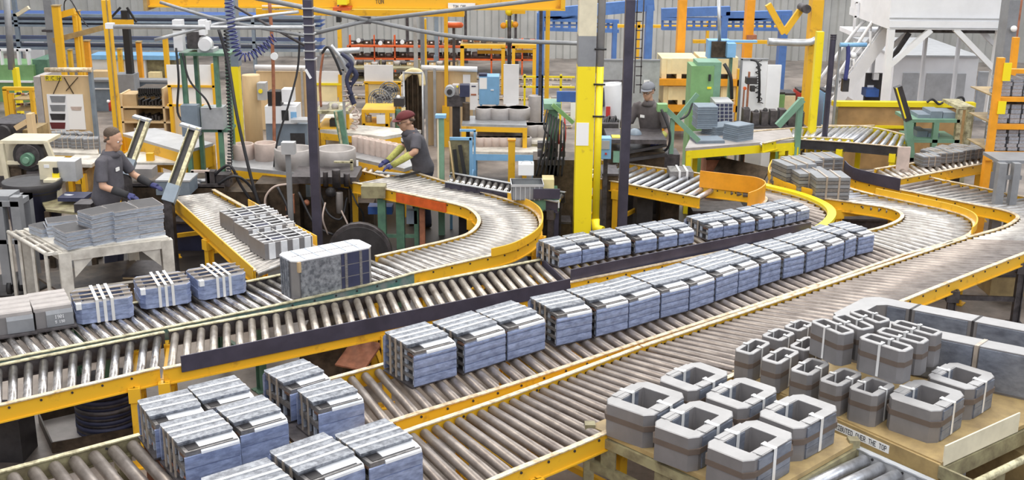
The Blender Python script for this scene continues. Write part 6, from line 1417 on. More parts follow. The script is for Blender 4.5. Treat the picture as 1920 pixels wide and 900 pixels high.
def shelf_row(Y, x0, x1, y, kinds, n, label, group, s=1.0, zz=None):
    for i in range(n):
        k = kinds[(i*7+3) % len(kinds)]
        if k not in small: small[k] = small_part(*k)
        x = x0+(x1-x0)*(i+.5)/n + random.uniform(-1, 1); a = aty(x, y, Y+.35); z = (zat(x, y, Y) if zz is None else zz)+.005
        w_ = (aty(x1, y, Y).x-aty(x0, y, Y).x)/n; base = .84 if k[0] == 'pallet' else .34; sc_ = min(s, w_/base*.96)
        o = small[k].place((a.x, Y+.42, z), random.uniform(-.1, .1) if k[0] != 'roll' else random.uniform(-.1, .1), ordw[i].capitalize()+' from left: '+(label[k[0]] if isinstance(label, dict) else label), group, scale=(sc_, sc_, sc_*random.uniform(.8, 1.15)))
        o.name = KN[k[0]]
# red rack against the corrugated wall
rack_far('long red pallet rack against the corrugated back wall', 'pallet_rack', 29.5, 650, 1010, ((87, 3), (110, 3)), [(654, 66, 3), (700, 66, 2), (738, 66, 3), (780, 66, 2), (820, 66, 3), (866, 70, 3), (920, 72, 3), (978, 72, 3), (1006, 70, 3)], 'redorange', 'rust')
RL = dict(box='dark parts box with white label on the red rack', roll='dark wire reel on the red rack', coil='grey coil on the red rack')
shelf_row(29.5, 655, 1005, 87, [('box', 'dark'), ('roll', 'iron'), ('box', 'oily')], 26, dict(box='dark parts box, upper level of the red rack', roll='wire reel, upper level of the red rack'), 'parts on the upper level of the red rack', 1.2)
shelf_row(29.5, 655, 1005, 110, [('roll', 'iron'), ('box', 'oily'), ('coil', 'coil_grey')], 26, dict(box='parts box on the lower level of the red rack', roll='wire reel on the lower level of the red rack', coil='grey steel coil on the lower level of the red rack'), 'parts on the lower level of the red rack', 1.2)
for i in range(9):
    x = 668+i*38; a = aty(x, 74+(i*5) % 6, 29.4)
scr('white_lamp', 'row of round white tags along the top of the red rack', 'tag', 29.35, [('tag_disc', 'white', [('d', 672+i*41, 76+(i*5) % 7, 4, 0, .04)]) for i in range(8)] + [('rail', 'redorange', [('b', 660, 86, 1000, 88, .0, .1)])])
# yellow frame racks and floor pallets in front of it
rack_far('yellow portal rack left of the orange post near the red rack', 'portal_rack', 26.5, 863, 948, ((84, 7),), [(863, 86, 7), (940, 90, 7)], 'yellow', 'tan', [('inner_beam', 'yellow', [('b', 895, 95, 940, 101, .5, .6)])])
rack_far('yellow portal rack right of the white banner', 'portal_rack', 26.0, 960, 1006, ((84, 7),), [(960, 86, 6), (999, 92, 7)], 'yellow', 'tan', [('inner_beam', 'yellow', [('b', 962, 94, 1000, 99, .5, .6)])])
shelf_row(26.5, 866, 945, 84, [('box', 'iron'), ('roll', 'rust')], 7, 'dark part standing on the left yellow portal rack', 'parts on the left yellow portal rack', 1)
shelf_row(26.0, 962, 1004, 84, [('roll', 'redorange'), ('box', 'iron')], 4, 'red or dark reel standing on the right yellow portal rack', 'reels on the right yellow portal rack', 1)
for r_, (Y, x0, x1, n) in enumerate(((28.3, 600, 1075, 26), (27.2, 598, 1075, 24), (25.4, 640, 1078, 20))):
    shelf_row(Y, x0, x1, 0, [('pallet', 'pine'), ('pallet', 'wood_light'), ('pallet', 'pine')], n, 'small loaded pallet, %s floor row before the red rack' % ('farthest', 'middle', 'nearest')[r_], 'small loaded pallets, %s row' % ('farthest', 'middle', 'nearest')[r_], 1.15, zz=0)
def low_racks(Y, x0, x1, yb, n, lab, mt='coil_grey'):
    h0 = zat(800, yb, Y)
    scr('storage_rack', lab, 'rack', Y, [('shelf_beam', 'olive', [('b', x0, yb, x1, yb+3, 0, .6)]), ('shelf_beam', 'olive', [('b', x0, yb+22, x1, yb+25, 0, .6)])] + [('upright', 'olive', [('b', x0+(x1-x0-4)*k/3, yb-16, x0+(x1-x0-4)*k/3+3, None, 0, .08)]) for k in range(4)])
low_racks(24.6, 640, 860, 128, 9, 'low olive rack filled with parts behind the white board')
shelf_row(24.6, 642, 858, 128, [('box', 'wood_light'), ('coil', 'coil_grey'), ('roll', 'iron')], 16, dict(box='wooden parts box on the top shelf of the low olive rack', coil='steel coil on the top shelf of the low olive rack', roll='dark reel on the top shelf of the low olive rack'), 'parts on the top shelf of the olive rack', .95)
shelf_row(24.6, 642, 858, 150, [('coil', 'coil_grey'), ('box', 'tan'), ('roll', 'iron')], 16, dict(box='tan parts box on the lower shelf of the low olive rack', coil='steel coil on the lower shelf of the low olive rack', roll='dark reel on the lower shelf of the low olive rack'), 'parts on the lower shelf of the olive rack', .95)
# grey drums and pallets right of the banner
for i, (x, yb, Yd) in enumerate(((1035, 125, 25.6), (1060, 128, 25.2), (1140, 110, 28.0))):
    pass
shelf_row(23.6, 1020, 1078, 0, [('pallet', 'pine')], 3, 'cream loaded pallet between the orange post and the yellow column', 'cream pallets by the orange post', 1.4, zz=0)
shelf_row(22.2, 1020, 1078, 0, [('pallet', 'wood_light')], 3, 'light brown loaded pallet just behind the dark green press', 'brown pallets behind the press', 1.4, zz=0)
scr('round_drum', 'grey steel drum left of the orange post behind the blue panel', 'drum', 20.4, [(None, 'coil_grey', [('c', 1003, 179, None, 12, 0)])])
scr('guard_rail', 'yellow guard rail in front of the pallets left of the yellow column', 'railing', 22.0, [('rail', 'lemon', [('b', 980, 143, 1078, 146, 0, .05)]), ('rail', 'lemon', [('b', 980, 162, 1078, 165, 0, .05)]), ('post', 'lemon', [('b', 982, 140, 986, None, 0, .06)]), ('post', 'lemon', [('b', 1014, 140, 1018, None, 0, .06)]), ('post', 'lemon', [('b', 1050, 140, 1054, None, 0, .06)])])
scr('orange_post', 'orange post between the white banner and the yellow column', 'post', 20.6, [('shaft', 'yellow', [('b', 1024, 5, 1032, None, 0, .1)]), ('foot', 'yellow', [('b', 1021, 205, 1035, None, -.05, .15)])])
scr('yellow_post', 'yellow hanging post above the man in the maroon cap', 'post', 20.8, [('shaft', 'yellow', [('b', 832, 0, 839, None, 0, .1)]), ('foot', 'yellow', [('b', 829, 200, 842, None, -.05, .15)])])
scr('yellow_post', 'thin yellow post left of the one above the man in maroon cap', 'post', 24.0, [('shaft', 'yellow', [('b', 794, 36, 799, None, 0, .1)]), ('foot', 'yellow', [('b', 791, 160, 802, None, -.05, .15)])])
scr('yellow_post', 'yellow post right of the slim black column, behind the fan', 'post', 26.0, [('shaft', 'yellow', [('b', 632, 50, 639, None, 0, .12)]), ('foot', 'yellow', [('b', 629, 140, 642, None, -.05, .15)])])
for i, (x, mt, yt, Y) in enumerate(((774, 'galv', 18, 23), (787, 'grey', 22, 23.5), (814, 'bluegrey', 35, 27), (1118, 'iron', 20, 30), (595, 'lightgrey', 30, 29), (760, 'iron', 35, 31), (870, 'iron', 25, 31.5), (965, 'iron', 15, 31.5))):
    scr('grey_post', ['pale grey pipe post behind the truss node, right of it', 'darker grey pipe post just right of the pale one', 'blue-grey building post between the two yellow posts', 'dark building post behind the blue crane frame', 'pale post right behind the slim black column', 'dark wall post above the red rack, left of the pipes', 'dark wall post above the left portal rack', 'dark wall post above the right portal rack'][i], 'post', Y, [('shaft', mt, [('b', x, 0 if i in (0, 1) else yt-30, x+(7 if i < 3 else 5), None, 0, .15)]), ('foot', mt, [('b', x-2, 150, x+9, None, -.05, .2)] if Y < 26 else [('b', x-1, 105, x+7, None, -.05, .2)])])
# overhead yellow bridge crane
def bridge():
    Y = 19.0
    root = scr('bridge_crane', 'long yellow overhead crane beam with a dark hook trolley and white capacity signs', 'crane', Y, [
        ('girder', 'yellow', [('b', 270, -14, 1060, 14, 0, .35)]), ('lower_flange', 'yellow', [('b', 270, 14, 1060, 17, -.1, .45)]), ('girder', 'yellow', [('b', 480, 18, 870, 30, 2.2, 2.5)]),
        ('sign_plate', 'white', [('b', 840, 6, 891, 17, -.06, -.03)]), ('sign_plate', 'white', [('b', 491, 10, 550, 19, -.06, -.03)]),
        ('hoist', 'lemon', [('b', 632, -2, 650, 9, -.35, -.02)]), ('hoist_drum', 'redorange', [('b', 624, 14, 656, 20, -.3, .1)]), ('hook_block', 'black', [('b', 630, 22, 638, 42, -.2, -.05)]), ('hook_chain', 'iron', [('t', [(634, 8, -.12), (634, 24, -.12)], .015)]),
        ('end_truck', 'tan', [('b', 268, -14, 275, 20, -.15, .5)]), ('support_post', 'yellow', [('b', 1052, -10, 1060, 17, -.1, .4)])])
    for px_, py_, txt, hpx, mt in ((704, 7, 'TON', 8, 'lettering'), (846, 14.5, ' TON CAP', 5, 'lettering'), (498, 17.5, ' TON CAP', 5, 'lettering')):
        dpt = -.005 if hpx == 8 else -.063; a = aty(px_, py_, Y+dpt); hh = hpx*Y/2170
        m = MB().m(mt); text_mb(m, txt, a, (1,0,0), (0,0,1), hh, .002, .8); m.build('lettering', root, world=True)
bridge()
scr('crane_hook', 'yellow electric hoist with orange fittings right of the capacity sign', 'hoist', 20.5, [('beam', 'yellow', [('b', 870, 4, 1020, 12, 0, .2), ('b', 960, 12, 985, 26, -.1, .1)]), ('hoist', 'lemon', [('s', 955, 22, 8, 0), ('b', 948, 40, 962, 52, 0, .2)]), ('motor', 'orange', [('s', 944, 48, 6, 0)]), ('motor', 'orange', [('s', 966, 46, 6, 0)]), ('cable', 'iron', [('t', [(955, 12), (955, 122)], .035)]), ('mast', 'iron', [('b', 1012, 4, 1018, None, 0, .12)]), ('lamp', 'redorange', [('t', [(840, 47), (866, 47)], .05), ])])
scr('jib_crane', 'pipe lamp arm with a red end left of the yellow hoist', 'machine arm', 22.5, [('arm', 'galv', [('t', [(838, 46), (862, 47)], .06)]), ('end_cap', 'redorange', [('s', 864, 47, 5, 0)]), ('post', 'iron', [('b', 848, 46, 853, None, .05, .15)])])
# white boards, panels
scr('white_board', 'white board in a yellow frame right of the slim black column', 'board', 19.6, [('board', 'white', [('b', 586, 134, 640, 156, 0, .03)]), ('lower_panel', 'pine', [('b', 588, 160, 632, 190, 0, .03)]), ('frame', 'lemon', [('b', 584, 156, 640, 160, -.03, .05)]), ('leg', 'yellow', [('b', 634, 140, 641, None, -.02, .06)]), ('leg', 'yellow', [('b', 584, 156, 588, None, -.02, .06)])])
scr('white_board', 'white board above the two fans', 'board', 20.4, [('board', 'white', [('b', 683, 122, 737, 153, 0, .03)]), ('lower_panel', 'pine', [('b', 690, 157, 748, 200, 0, .03)]), ('frame', 'yellow', [('b', 682, 153, 752, 158, -.03, .05)]), ('frame', 'yellow', [('b', 684, 198, 742, 202, -.03, .05)]), ('leg', 'yellow', [('b', 684, 156, 690, None, -.03, .05)]), ('leg', 'yellow', [('b', 746, 156, 751, None, -.03, .05)])])
def fan(label, xc, yc, rp, Y):
    s = (aty(xc+rp, yc, Y)-aty(xc, yc, Y)).length; a = aty(xc, yc, Y); root = thing('pedestal_fan', label, 'fan', (a.x, Y, 0))
    m = MB().m('grey')
    for q in (1.0, .78, .55, .3): m.tube([(a.x+s*q*math.cos(t), Y-.06*(1.2-q), a.z+s*q*math.sin(t)) for t in [2*PI*i/20 for i in range(21)]], .010, 5)
    for i in range(12): t = 2*PI*i/12; m.tube([(a.x, Y-.08, a.z), (a.x+s*math.cos(t), Y, a.z+s*math.sin(t))], .006, 4)
    m.build('guard_cage', root, world=True)
    m = MB().m('iron')
    for i in range(3):
        t = 2*PI*i/3+.3; m.bar((a.x, Y+.02, a.z), (a.x+s*.85*math.cos(t), Y+.04, a.z+s*.85*math.sin(t)), s*.45, .01, up=(0, 1, 0))
    m.build('blade', root, world=True)
    MB().m('dark').tube([(a.x, Y-.02, a.z), (a.x, Y+.22, a.z)], s*.28, 14).build('motor', root, world=True)
    MB().m('galv').tube([(a.x, Y+.15, 0), (a.x, Y+.15, a.z)], .025, 8).build('pole', root, world=True)
    MB().m('dark').lathe([(0, 0), (.26, 0), (.25, .03), (0, .05)], (a.x, Y+.15, 0), 18).build('base', root, world=True)
fan('left pedestal fan in front of the cream panel', 712, 188, 21, 19.4); fan('right pedestal fan higher up beside the brown curtain', 730, 172, 19, 19.9)
def curtain():
    Y = 19.8; root = thing('welding_curtain', 'brown hanging welding curtain in a grey pipe frame above the man in maroon cap', 'curtain', (aty(775, 200, Y).x, Y, 0))
    a = aty(757, 150, Y); b = aty(790, 150, Y); zt = zat(775, 136, Y); m = MB().m('oily'); n = 16; vs = []
    for z in (.15, zt):
        for i in range(n+1): t = i/n; vs.append((a.x+(b.x-a.x)*t, Y+.05*math.sin(t*PI*7), z))
    vs += [(v[0], v[1]+.01, v[2]) for v in vs]; k = 2*(n+1)
    fs = [(i, i+1, i+n+2, i+n+1) for i in range(n)] + [(k+i, k+i+n+1, k+i+n+2, k+i+1) for i in range(n)]
    m.add(vs, fs, True); m.build('curtain_sheet', root, world=True)
    m = MB().m('pine'); m.tube(catmull([aty(752, 150, Y), aty(764, 138, Y), aty(775, 134, Y), aty(788, 138, Y), aty(792, 160, Y)], 5), .06, 8); m.build('hood_edge', root, world=True)
    m = MB().m('galv')
    for x in (757, 792): q = aty(x, 150, Y-.05); m.tube([(q.x, Y-.05, 0), (q.x, Y-.05, zt+.02)], .02, 6)
    q0 = aty(757, 137, Y-.05); q1 = aty(792, 137, Y-.05); m.tube([(q0.x, Y-.05, zt), (q1.x, Y-.05, zt)], .02, 6); m.build('pipe_frame', root, world=True)
curtain()
scr('partition_wall', 'cream panelled partition with a white pipe rail behind the grinder', 'partition', 20.9, [('panel', 'wood_light', [('b', 797, 134, 894, None, 0, .06)]), ('pipe_rail', 'white', [('t', [(790, 127, -.05), (895, 130, -.05)], .05)]), ('leg', 'galv', [('b', 812, 128, 817, None, -.12, -.04)]), ('leg', 'galv', [('b', 797, 130, 801, None, -.12, -.04)]), ('notice', 'white', [('b', 868, 140, 882, 160, -.02, -.01)])])
scr('white_board', 'long pale bench panel left of the welding curtain', 'board', 22.2, [('board', 'wood_light', [('b', 480, 134, 585, None, 0, .05)]), ('pipe_rail', 'white', [('t', [(478, 126, -.05), (590, 128, -.05)], .05)]), ('leg', 'galv', [('b', 563, 128, 567, None, -.1, -.05)])])
scr('bench_grinder', 'grey bench grinder with dark hopper right of the man in maroon cap', 'machine', 18.6, [('wheel', 'galv', [('d', 843, 172, 10, 0, .2), ('d', 843, 172, 5, -.05, .0, 'dark')]), ('body', 'iron', [('b', 838, 180, 872, 200, .05, .3), ('b', 862, 160, 880, 182, .0, .2, 'navy')]), ('stand', 'dark', [('b', 848, 200, 862, None, .1, .3)]), ('head', 'coil_grey', [('b', 848, 160, 860, 182, .1, .3)]), ('sticker', 'lemon', [('d', 857, 164, 2, .08, .1)])])
scr('stool_drum', 'brown cylinder standing right of the grinder stand', 'drum', 18.2, [(None, 'oily', [('c', 874, 192, None, 7, 0)])])
scr('blue_cabinet', 'bright blue cabinet with a white sheet on its door', 'cabinet', 20.5, [('housing', 'blue_light', [('b', 898, 144, 936, 196, 0, .4)]), ('leg', 'blue_light', [('b', 900, 196, 904, None, .02, .08)]), ('leg', 'blue_light', [('b', 930, 196, 934, None, .02, .08)]), ('paper', 'paper', [('b', 899, 146, 913, 167, -.01, 0)]), ('vent', 'navy', [('b', 898, 139, 913, 143, .02, .2)]), ('handle', 'white', [('b', 920, 168, 926, 170, -.02, 0)])])
scr('notice_panel', 'narrow white notice panel left of the blue cabinet', 'notice board', 20.3, [('panel', 'white', [('b', 881, 156, 896, 206, 0, .04)]), ('leg', 'galv', [('b', 887, 206, 890, None, .0, .04)]), ('notice', 'rust', [('b', 883, 176, 893, 179, -.01, 0)]), ('notice', 'navy', [('b', 884, 161, 892, 163, -.01, 0)])])
scr('hanging_banner', 'tall blank white banner board right of the blue cabinet', 'banner', 20.2, [('banner', 'white', [('b', 944, 121, 973, 196, 0, .04)]), ('leg', 'galv', [('b', 949, 196, 952, None, 0, .04)]), ('leg', 'galv', [('b', 965, 196, 968, None, 0, .04)]), ('lower_flap', 'white', [('b', 948, 196, 968, 206, -.01, .0)])])
# ring tables behind
table_poly('work_table', 'yellow table carrying three large grey rings right of the man in maroon cap', 'table', [(866, 232), (988, 235), (985, 218), (870, 217)], .98, 'galv', 'yellow', .04, .08, .07)
def ring_at(x, y, z, r, h, mt, lab, grp, hol=.86):
    a = at(x, y, z); m = MB().m(mt).lathe([(r*hol, h), (r*hol, 0), (r, 0), (r, h-.01), (r-.01, h), (r*hol, h)], (a.x, a.y, z), 26); tag(m.build('steel_ring'), lab, 'steel ring', grp)
for x, r, lab in ((908, .125, 'left'), (937, .15, 'middle'), (972, .165, 'right')): ring_at(x, 223, .98, r*1.15, .19, 'coil_grey', '%s large grey ring on the yellow table below the banner' % lab, 'large grey rings below the banner')
table_poly('work_table', 'low pale table with a row of wide grey rings right of the blue-framed cart', 'table', [(880, 262), (1025, 266), (1020, 246), (880, 246)], .70, 'dust_white', 'olive', .04, .08, .07)
for i, (x, r, mt) in enumerate(((912, .15, 'coil_tan'), (937, .13, 'coil_tan'), (962, .15, 'coil_grey'), (993, .17, 'coil_grey'), (1016, .14, 'coil_grey'))): ring_at(x, 255, .70, r, .20, mt, '%s wide ring from the left on the low pale table' % ordw[i], 'wide rings on the low pale table', .8)
table_poly('roller_table', 'low blue-railed roller table with small pale rings behind the plastic crate', 'table', [(885, 284), (1010, 286), (1005, 268), (888, 267)], .62, 'dust_white', 'blue_light', .04, .10, .06)
for i in range(7): ring_at(900+i*14.5, 274, .62, .085, .15, 'coil_tan' if i < 5 else 'coil_grey', '%s small pale ring from the left on the blue-railed table' % ordw[i], 'small pale rings on the blue-railed table', .7)
scr('yellow_stanchion', 'short yellow stanchion left of the dark green press', 'post', 15.4, [('shaft', 'yellow', [('b', 953, 264, 966, None, 0, .09)]), ('cap', 'orange', [('b', 952, 262, 967, 265, -.01, .1)])])
# tables and clutter left of the man in maroon cap
scr('tool_bench', 'yellow-legged bench crowded with clamps right of the slim black column', 'bench', 17.6, [('bench_top', 'worn_olive', [('b', 590, 208, 655, 214, 0, .8)]), ('leg', 'yellow', [('b', 592, 214, 598, None, 0, .07)]), ('leg', 'yellow', [('b', 648, 214, 654, None, 0, .07)]), ('leg', 'yellow', [('b', 648, 214, 654, None, .7, .77)]), ('vice', 'coil_grey', [('b', 600, 196, 614, 208, .1, .3), ('s', 628, 200, 7, .2), ('b', 636, 198, 648, 208, .1, .3, 'beige')]), ('clamp', 'dark', [('b', 618, 225, 634, 238, .1, .3)]), ('lower_shelf', 'yellow', [('b', 594, 240, 652, 244, 0, .8)])])
scr('air_line_reel', 'bundle of cables and a silver reel hanging beside the slim black column', 'hose reel', 17.4, [('reel', 'galv', [('d', 645, 118, 17, .1, .2), ('t', [(620, 85, 0), (640, 110, 0), (655, 140, 0)], .03)]), ('cable_bundle', 'navy', [('t', [(650, 120, 0), (668, 140, 0), (655, 165, 0), (664, 195, 0)], .04), ('t', [(640, 100, -.1), (660, 120, -.1), (650, 150, -.1), (660, 178, -.1)], .03)]), ('post', 'galv', [('t', [(600, 98, .1), (675, 94, .1)], .045)]), ('stand', 'galv', [('b', 640, 130, 645, None, .1, .16)]), ('hose', 'cable', [('t', [(604, 100, -.1), (615, 88, -.15), (628, 110, -.15), (640, 140, -.1)], .02)]), ('hose', 'rust', [('t', [(602, 200, -.05), (600, 150, -.1), (606, 100, -.1)], .018)])])
coil([(655, 150, .2), (650, 190, .2), (668, 215, .3), (662, 245, .3)], .05, 12, .011, 'loose coiled hose hanging below the silver reel', 'coil_tan', 17.2)
scr('tilted_channel', 'tilted pale and green channel arm standing right of the slim black column', 'machine arm', 16.4, [('channel', 'green', [('r', [(634, 208), (648, 282)], .12, .10)]), ('edge', 'worn_olive', [('r', [(630, 209, -.06), (643, 284, -.06)], .03, .03)]), ('stand', 'iron', [('b', 640, 278, 655, None, -.05, .1)])])
scr('yellow_trestle', 'yellow work frame with a blue bucket and white papers left of the fans', 'machine frame', 18.4, [('top_beam', 'yellow', [('b', 678, 206, 740, 212, 0, .6)]), ('leg', 'yellow', [('b', 678, 212, 684, None, 0, .07)]), ('leg', 'yellow', [('b', 722, 212, 730, None, 0, .07)]), ('bucket', 'galv', [('c', 691, 216, 232, 6, .1)]), ('paper', 'paper', [('b', 706, 216, 722, 232, -.02, 0)]), ('lower_beam', 'yellow', [('b', 680, 232, 728, 237, 0, .6)])])
scr('floor_mat_stack', 'white and grey sheets stacked on the bench left of the fans', 'sheet stack', 18.0, [(None, 'dust_white', [('b', 600, 228, 668, None, .2, .9)])])
scr('green_cylinder', 'dark green gas cylinder beside the left fan', 'gas cylinder', 18.5, [('body', 'green', [('c', 746, 205, None, 6, 0)]), ('valve', 'dark', [('b', 738, 185, 757, 200, .05, .25), ('s', 747, 182, 4, .1, 'white')]), ('board', 'pine', [('b', 753, 202, 760, None, .05, .1)])])
# ---- far left
rack_far('blue-grey steel beam frame crossing the upper left of the hall', 'beam_frame', 28.0, -40, 600, ((28, 5), (40, 4), (48, 4), (76, 4), (90, 5)), [(20, -10, 7), (200, 30, 5), (470, 30, 6)], 'bluegrey', 'blue')
for x, yt, yb, w_, Y, mt, lab in ((96, 12, 0, 13, 22.0, 'yellow', 'thick yellow post above the tan board, left one'), (134, 22, 0, 12, 22.6, 'yellow', 'thick yellow post above the tan board, right one'), (156, 78, 0, 9, 24.5, 'orange', 'short orange post right of the two above the tan board'), (126, 95, 0, 6, 26, 'yellow', 'low thin yellow post between the two thick ones'), (254, 80, 0, 8, 24.5, 'orange', 'orange post right of the dark post, far left hall'), (304, 70, 0, 8, 25.5, 'yellow', 'yellow post above the pale box, left of the green frame'), (219, 93, 0, 7, 26, 'yellow', 'small yellow post between the lift post and the dark post')):
    scr('yellow_post', lab, 'post', Y, [('shaft', mt, [('b', x, yt, x+w_, None, 0, .12)]), ('cap', 'tan', [('b', x-1, yt-2, x+w_+1, yt, -.02, .14)])])
scr('dark_post', 'dark grey post at far left above the tan board', 'post', 24.8, [('shaft', 'grey', [('b', 80, 0, 96, None, 0, .2)]), ('collar', 'iron', [('b', 78, 56, 98, 60, -.02, .22)])])
scr('dark_post', 'black lattice post right of the lift post', 'post', 23.5, [('shaft', 'black', [('b', 226, 20, 238, None, 0, .15)]), ('brace', 'black', [('r', [(206, 36, .05), (226, 14, .05)], .04, .04), ('r', [(238, 14, .05), (256, 42, .05)], .04, .04)]), ('base', 'grey', [('b', 214, 140, 250, None, -.1, .25)]), ('top_beam', 'yellow', [('b', 206, 37, 250, 50, -.03, 0)])])
scr('pipe_post', 'leaning grey pipe post with a yellow foot at the left edge', 'post', 23.0, [('shaft', 'grey', [('t', [(12, -5), (22, 130)], .07)]), ('painted_base', 'lemon', [('b', 22, 128, 30, None, -.05, .1)]), ('brace', 'beige', [('r', [(32, 28), (54, 14)], .07, .07)])])
scr('jib_beam', 'yellow jib arm on the right thick post above the tan board', 'crane', 22.4, [('arm', 'yellow', [('r', [(106, 30), (140, 21)], .10, .12)]), ('cable', 'cable', [('t', [(121, 28), (121, 4), (132, 0), (150, 30), (165, 50)], .012)]), ('lower_arm', 'tan', [('r', [(100, 76), (200, 50)], .08, .10)]), ('column', 'yellow', [('b', 136, 30, 142, None, .02, .1)])])
# tan board with posters
def board_rcw():
    Y = 19.2
    root = scr('display_board', 'tall tan display board with three yellow letters and a white poster of bins', 'display board', Y, [
        ('board', 'wood_light', [('b', 75, 142, 166, None, 0, .06)]), ('side_panel', 'coil_grey', [('b', 62, 144, 76, None, 0, .9)]), ('top_rail', 'worn', [('t', [(84, 131, -.1), (172, 131, -.1)], .04)]), ('post', 'bluegrey', [('b', 164, 128, 170, None, -.08, .02)]),
        ('brace_line', 'oily', [('r', [(100, 176, -.01), (114, 145, -.01)], .02, .01)]), ('brace_line', 'oily', [('r', [(120, 145, -.01), (138, 176, -.01)], .02, .01)]), ('brace_line', 'oily', [('r', [(124, 170, -.01), (146, 145, -.01)], .02, .01)]),
        ('poster', 'white', [('b', 91, 177, 127, 244, -.02, 0)]), ('poster', 'paper', [('b', 127, 177, 158, 243, -.025, -.005)])])
    for k, mt in enumerate(('grey', 'grey', 'dark', 'cap_maroon')):
        y = 180+k*16.5; a = aty(93.5, y, Y-.022); b = aty(124, y+12, Y-.022); m = MB().m(mt).prism_axis([(a.x, a.z), (b.x, a.z), (b.x-.02, b.z), (a.x+.02, b.z)], Y-.028, Y-.021, 'y'); m.build('printed_bin', root, world=True)
    a = aty(132, 200, Y-.03); b = aty(154, 207, Y-.03); MB().m('coil_tan').prism_axis([(a.x, a.z), (b.x, a.z), (b.x-.02, b.z), (a.x+.02, b.z)], Y-.032, Y-.026, 'y').build('printed_bin', root, world=True)
    for k, ch in enumerate('RCW'):
        a = aty(86+k*10.5, 150, Y-.012); m = MB().m('lemon').box((a.x-.01, Y-.012, a.z-.01), (a.x+.075, Y-.002, a.z+.075)); m.build('letter_tile', root, world=True)
        m = MB().m('lettering'); text_mb(m, ch, (a.x+.005, Y-.013, a.z), (1,0,0), (0,0,1), .062, .002); m.build('lettering', root, world=True)
board_rcw()
scr('green_machine', 'long green machine with pale frame windows at the far left edge', 'machine', 25.0, [('housing', 'green_bright', [('b', -30, 122, 62, None, 0, 1)]), ('housing', 'green', [('b', 60, 112, 88, None, .1, 1)]), ('frame', 'white', [('b', -20, 92, 55, 96, 0, .1), ('b', 32, 92, 36, 122, 0, .1), ('b', 50, 92, 54, 122, 0, .1), ('b', 0, 92, 3, 122, 0, .1)]), ('rail', 'white', [('b', -20, 152, 60, 155, -.1, 0)])])
scr('wall_panel', 'bright white wall panel above the green machine', 'panel', 30.5, [(None, 'white', [('b', 44, 70, 78, None, 0, .1)])])
scr('yellow_rack', 'yellow rack of dark wire parts at the left edge beside the tan board', 'rack', 20.8, [('upright', 'yellow', [('b', 4, 168, 12, None, 0, .1)]), ('upright', 'yellow', [('b', 14, 176, 22, None, 0, .1)]), ('upright', 'yellow', [('b', 54, 170, 60, None, 0, .1)]), ('shelf_beam', 'yellow', [('b', 4, 164, 62, 170, 0, .1)]), ('shelf_panel', 'tan', [('b', 22, 186, 60, 188, .05, .8)]), ('shelf_panel', 'tan', [('b', 22, 206, 60, 208, .05, .8)]), ('shelf_panel', 'tan', [('b', 20, 226, 60, 228, .05, .8)])])
for k, y in enumerate((186, 206, 226)): shelf_row(20.8, 22, 58, y, [('coil', 'coil_grey'), ('roll', 'iron'), ('coil', 'rust')], 5, dict(coil='small coil on the %s shelf of the yellow rack at left' % ('top', 'middle', 'lower')[k], roll='dark wire reel on the %s shelf of the yellow rack at left' % ('top', 'middle', 'lower')[k]), '%s shelf of the yellow rack' % ('top', 'middle', 'lower')[k], .8)
shelf_row(22.6, -10, 62, 160, [('coil', 'coil_grey'), ('box', 'beige')], 6, 'small part lying along the white rail above the yellow rack', 'parts along the white rail', .7, zz=zat(20, 163, 22.6)) if False else None
scr('steel_beam', 'wide blue-grey steel beam and plate wall behind the lift post', 'beam', 24.0, [('web', 'bluegrey', [('b', 172, 154, 316, None, 0, .1)]), ('flange', 'grey', [('b', 170, 150, 318, 154, -.1, .2)]), ('lower_flange', 'white', [('b', 170, 166, 318, 168, -.05, 0)])])
scr('office_box', 'white office cabin with a pale blue roof behind the beam at left', 'cabin', 26.2, [('wall_panel', 'white', [('b', 172, 112, 272, None, 0, 1)]), ('roof', 'blue_light', [('b', 168, 104, 330, 112, -.1, .5)]), ('opening', 'olive', [('b', 272, 112, 326, None, .1, 1)]), ('crate_shelf', 'pine', [('b', 278, 136, 300, 152, -.2, 0)]), ('carton', 'wood_light', [('b', 172, 134, 203, 152, -.4, -.1)])])
scr('tool_shelf', 'wooden shelf unit with rows of dark tools behind the sloped yellow table', 'shelf', 20.4, [('back_panel', 'tan', [('b', 226, 176, 320, 240, .5, .55)]), ('shelf_board', 'wood_light', [('b', 224, 200, 320, 203, 0, .5)]), ('shelf_board', 'wood_light', [('b', 224, 228, 320, 231, 0, .5)]), ('upright', 'wood_light', [('b', 302, 166, 306, None, 0, .5)]), ('upright', 'wood_light', [('b', 224, 176, 228, None, 0, .5)]), ('upright', 'wood_light', [('b', 316, 166, 320, None, 0, .5)]), ('carton', 'cardboard', [('b', 228, 177, 256, 200, .05, .45)]), ('carton', 'cardboard', [('b', 228, 206, 256, 228, .05, .45)]), ('top_rail', 'oily', [('b', 258, 166, 302, 170, 0, .5)])])
for r_, yb in enumerate((200, 228)):
    for i in range(7):
        x = 260+i*6; scr('hand_tool', '%s dark tool from the left on the %s board of the wooden shelf' % (ordw[i], ('upper', 'lower')[r_]), 'tool', 20.5, [(None, 'dark', [('b', x, yb-13+(i*3) % 5, x+4, yb, 0, .25), ('s', x+2, yb-12+(i*3) % 5, 2.6, .1)])], 'dark tools on the wooden shelf')
for i in range(11):
    x = 259+i*4; scr('hanging_tool', '%s dark tool from the left hanging under the shelf top rail' % ordw[i], 'tool', 20.35, [(None, 'black', [('b', x, 166, x+2.4, 180-(i*5) % 4, 0, .08), ('b', x-.6, 178-(i*5) % 4, x+3, 183-(i*5) % 4, 0, .08)])], 'dark tools hanging under the top rail')
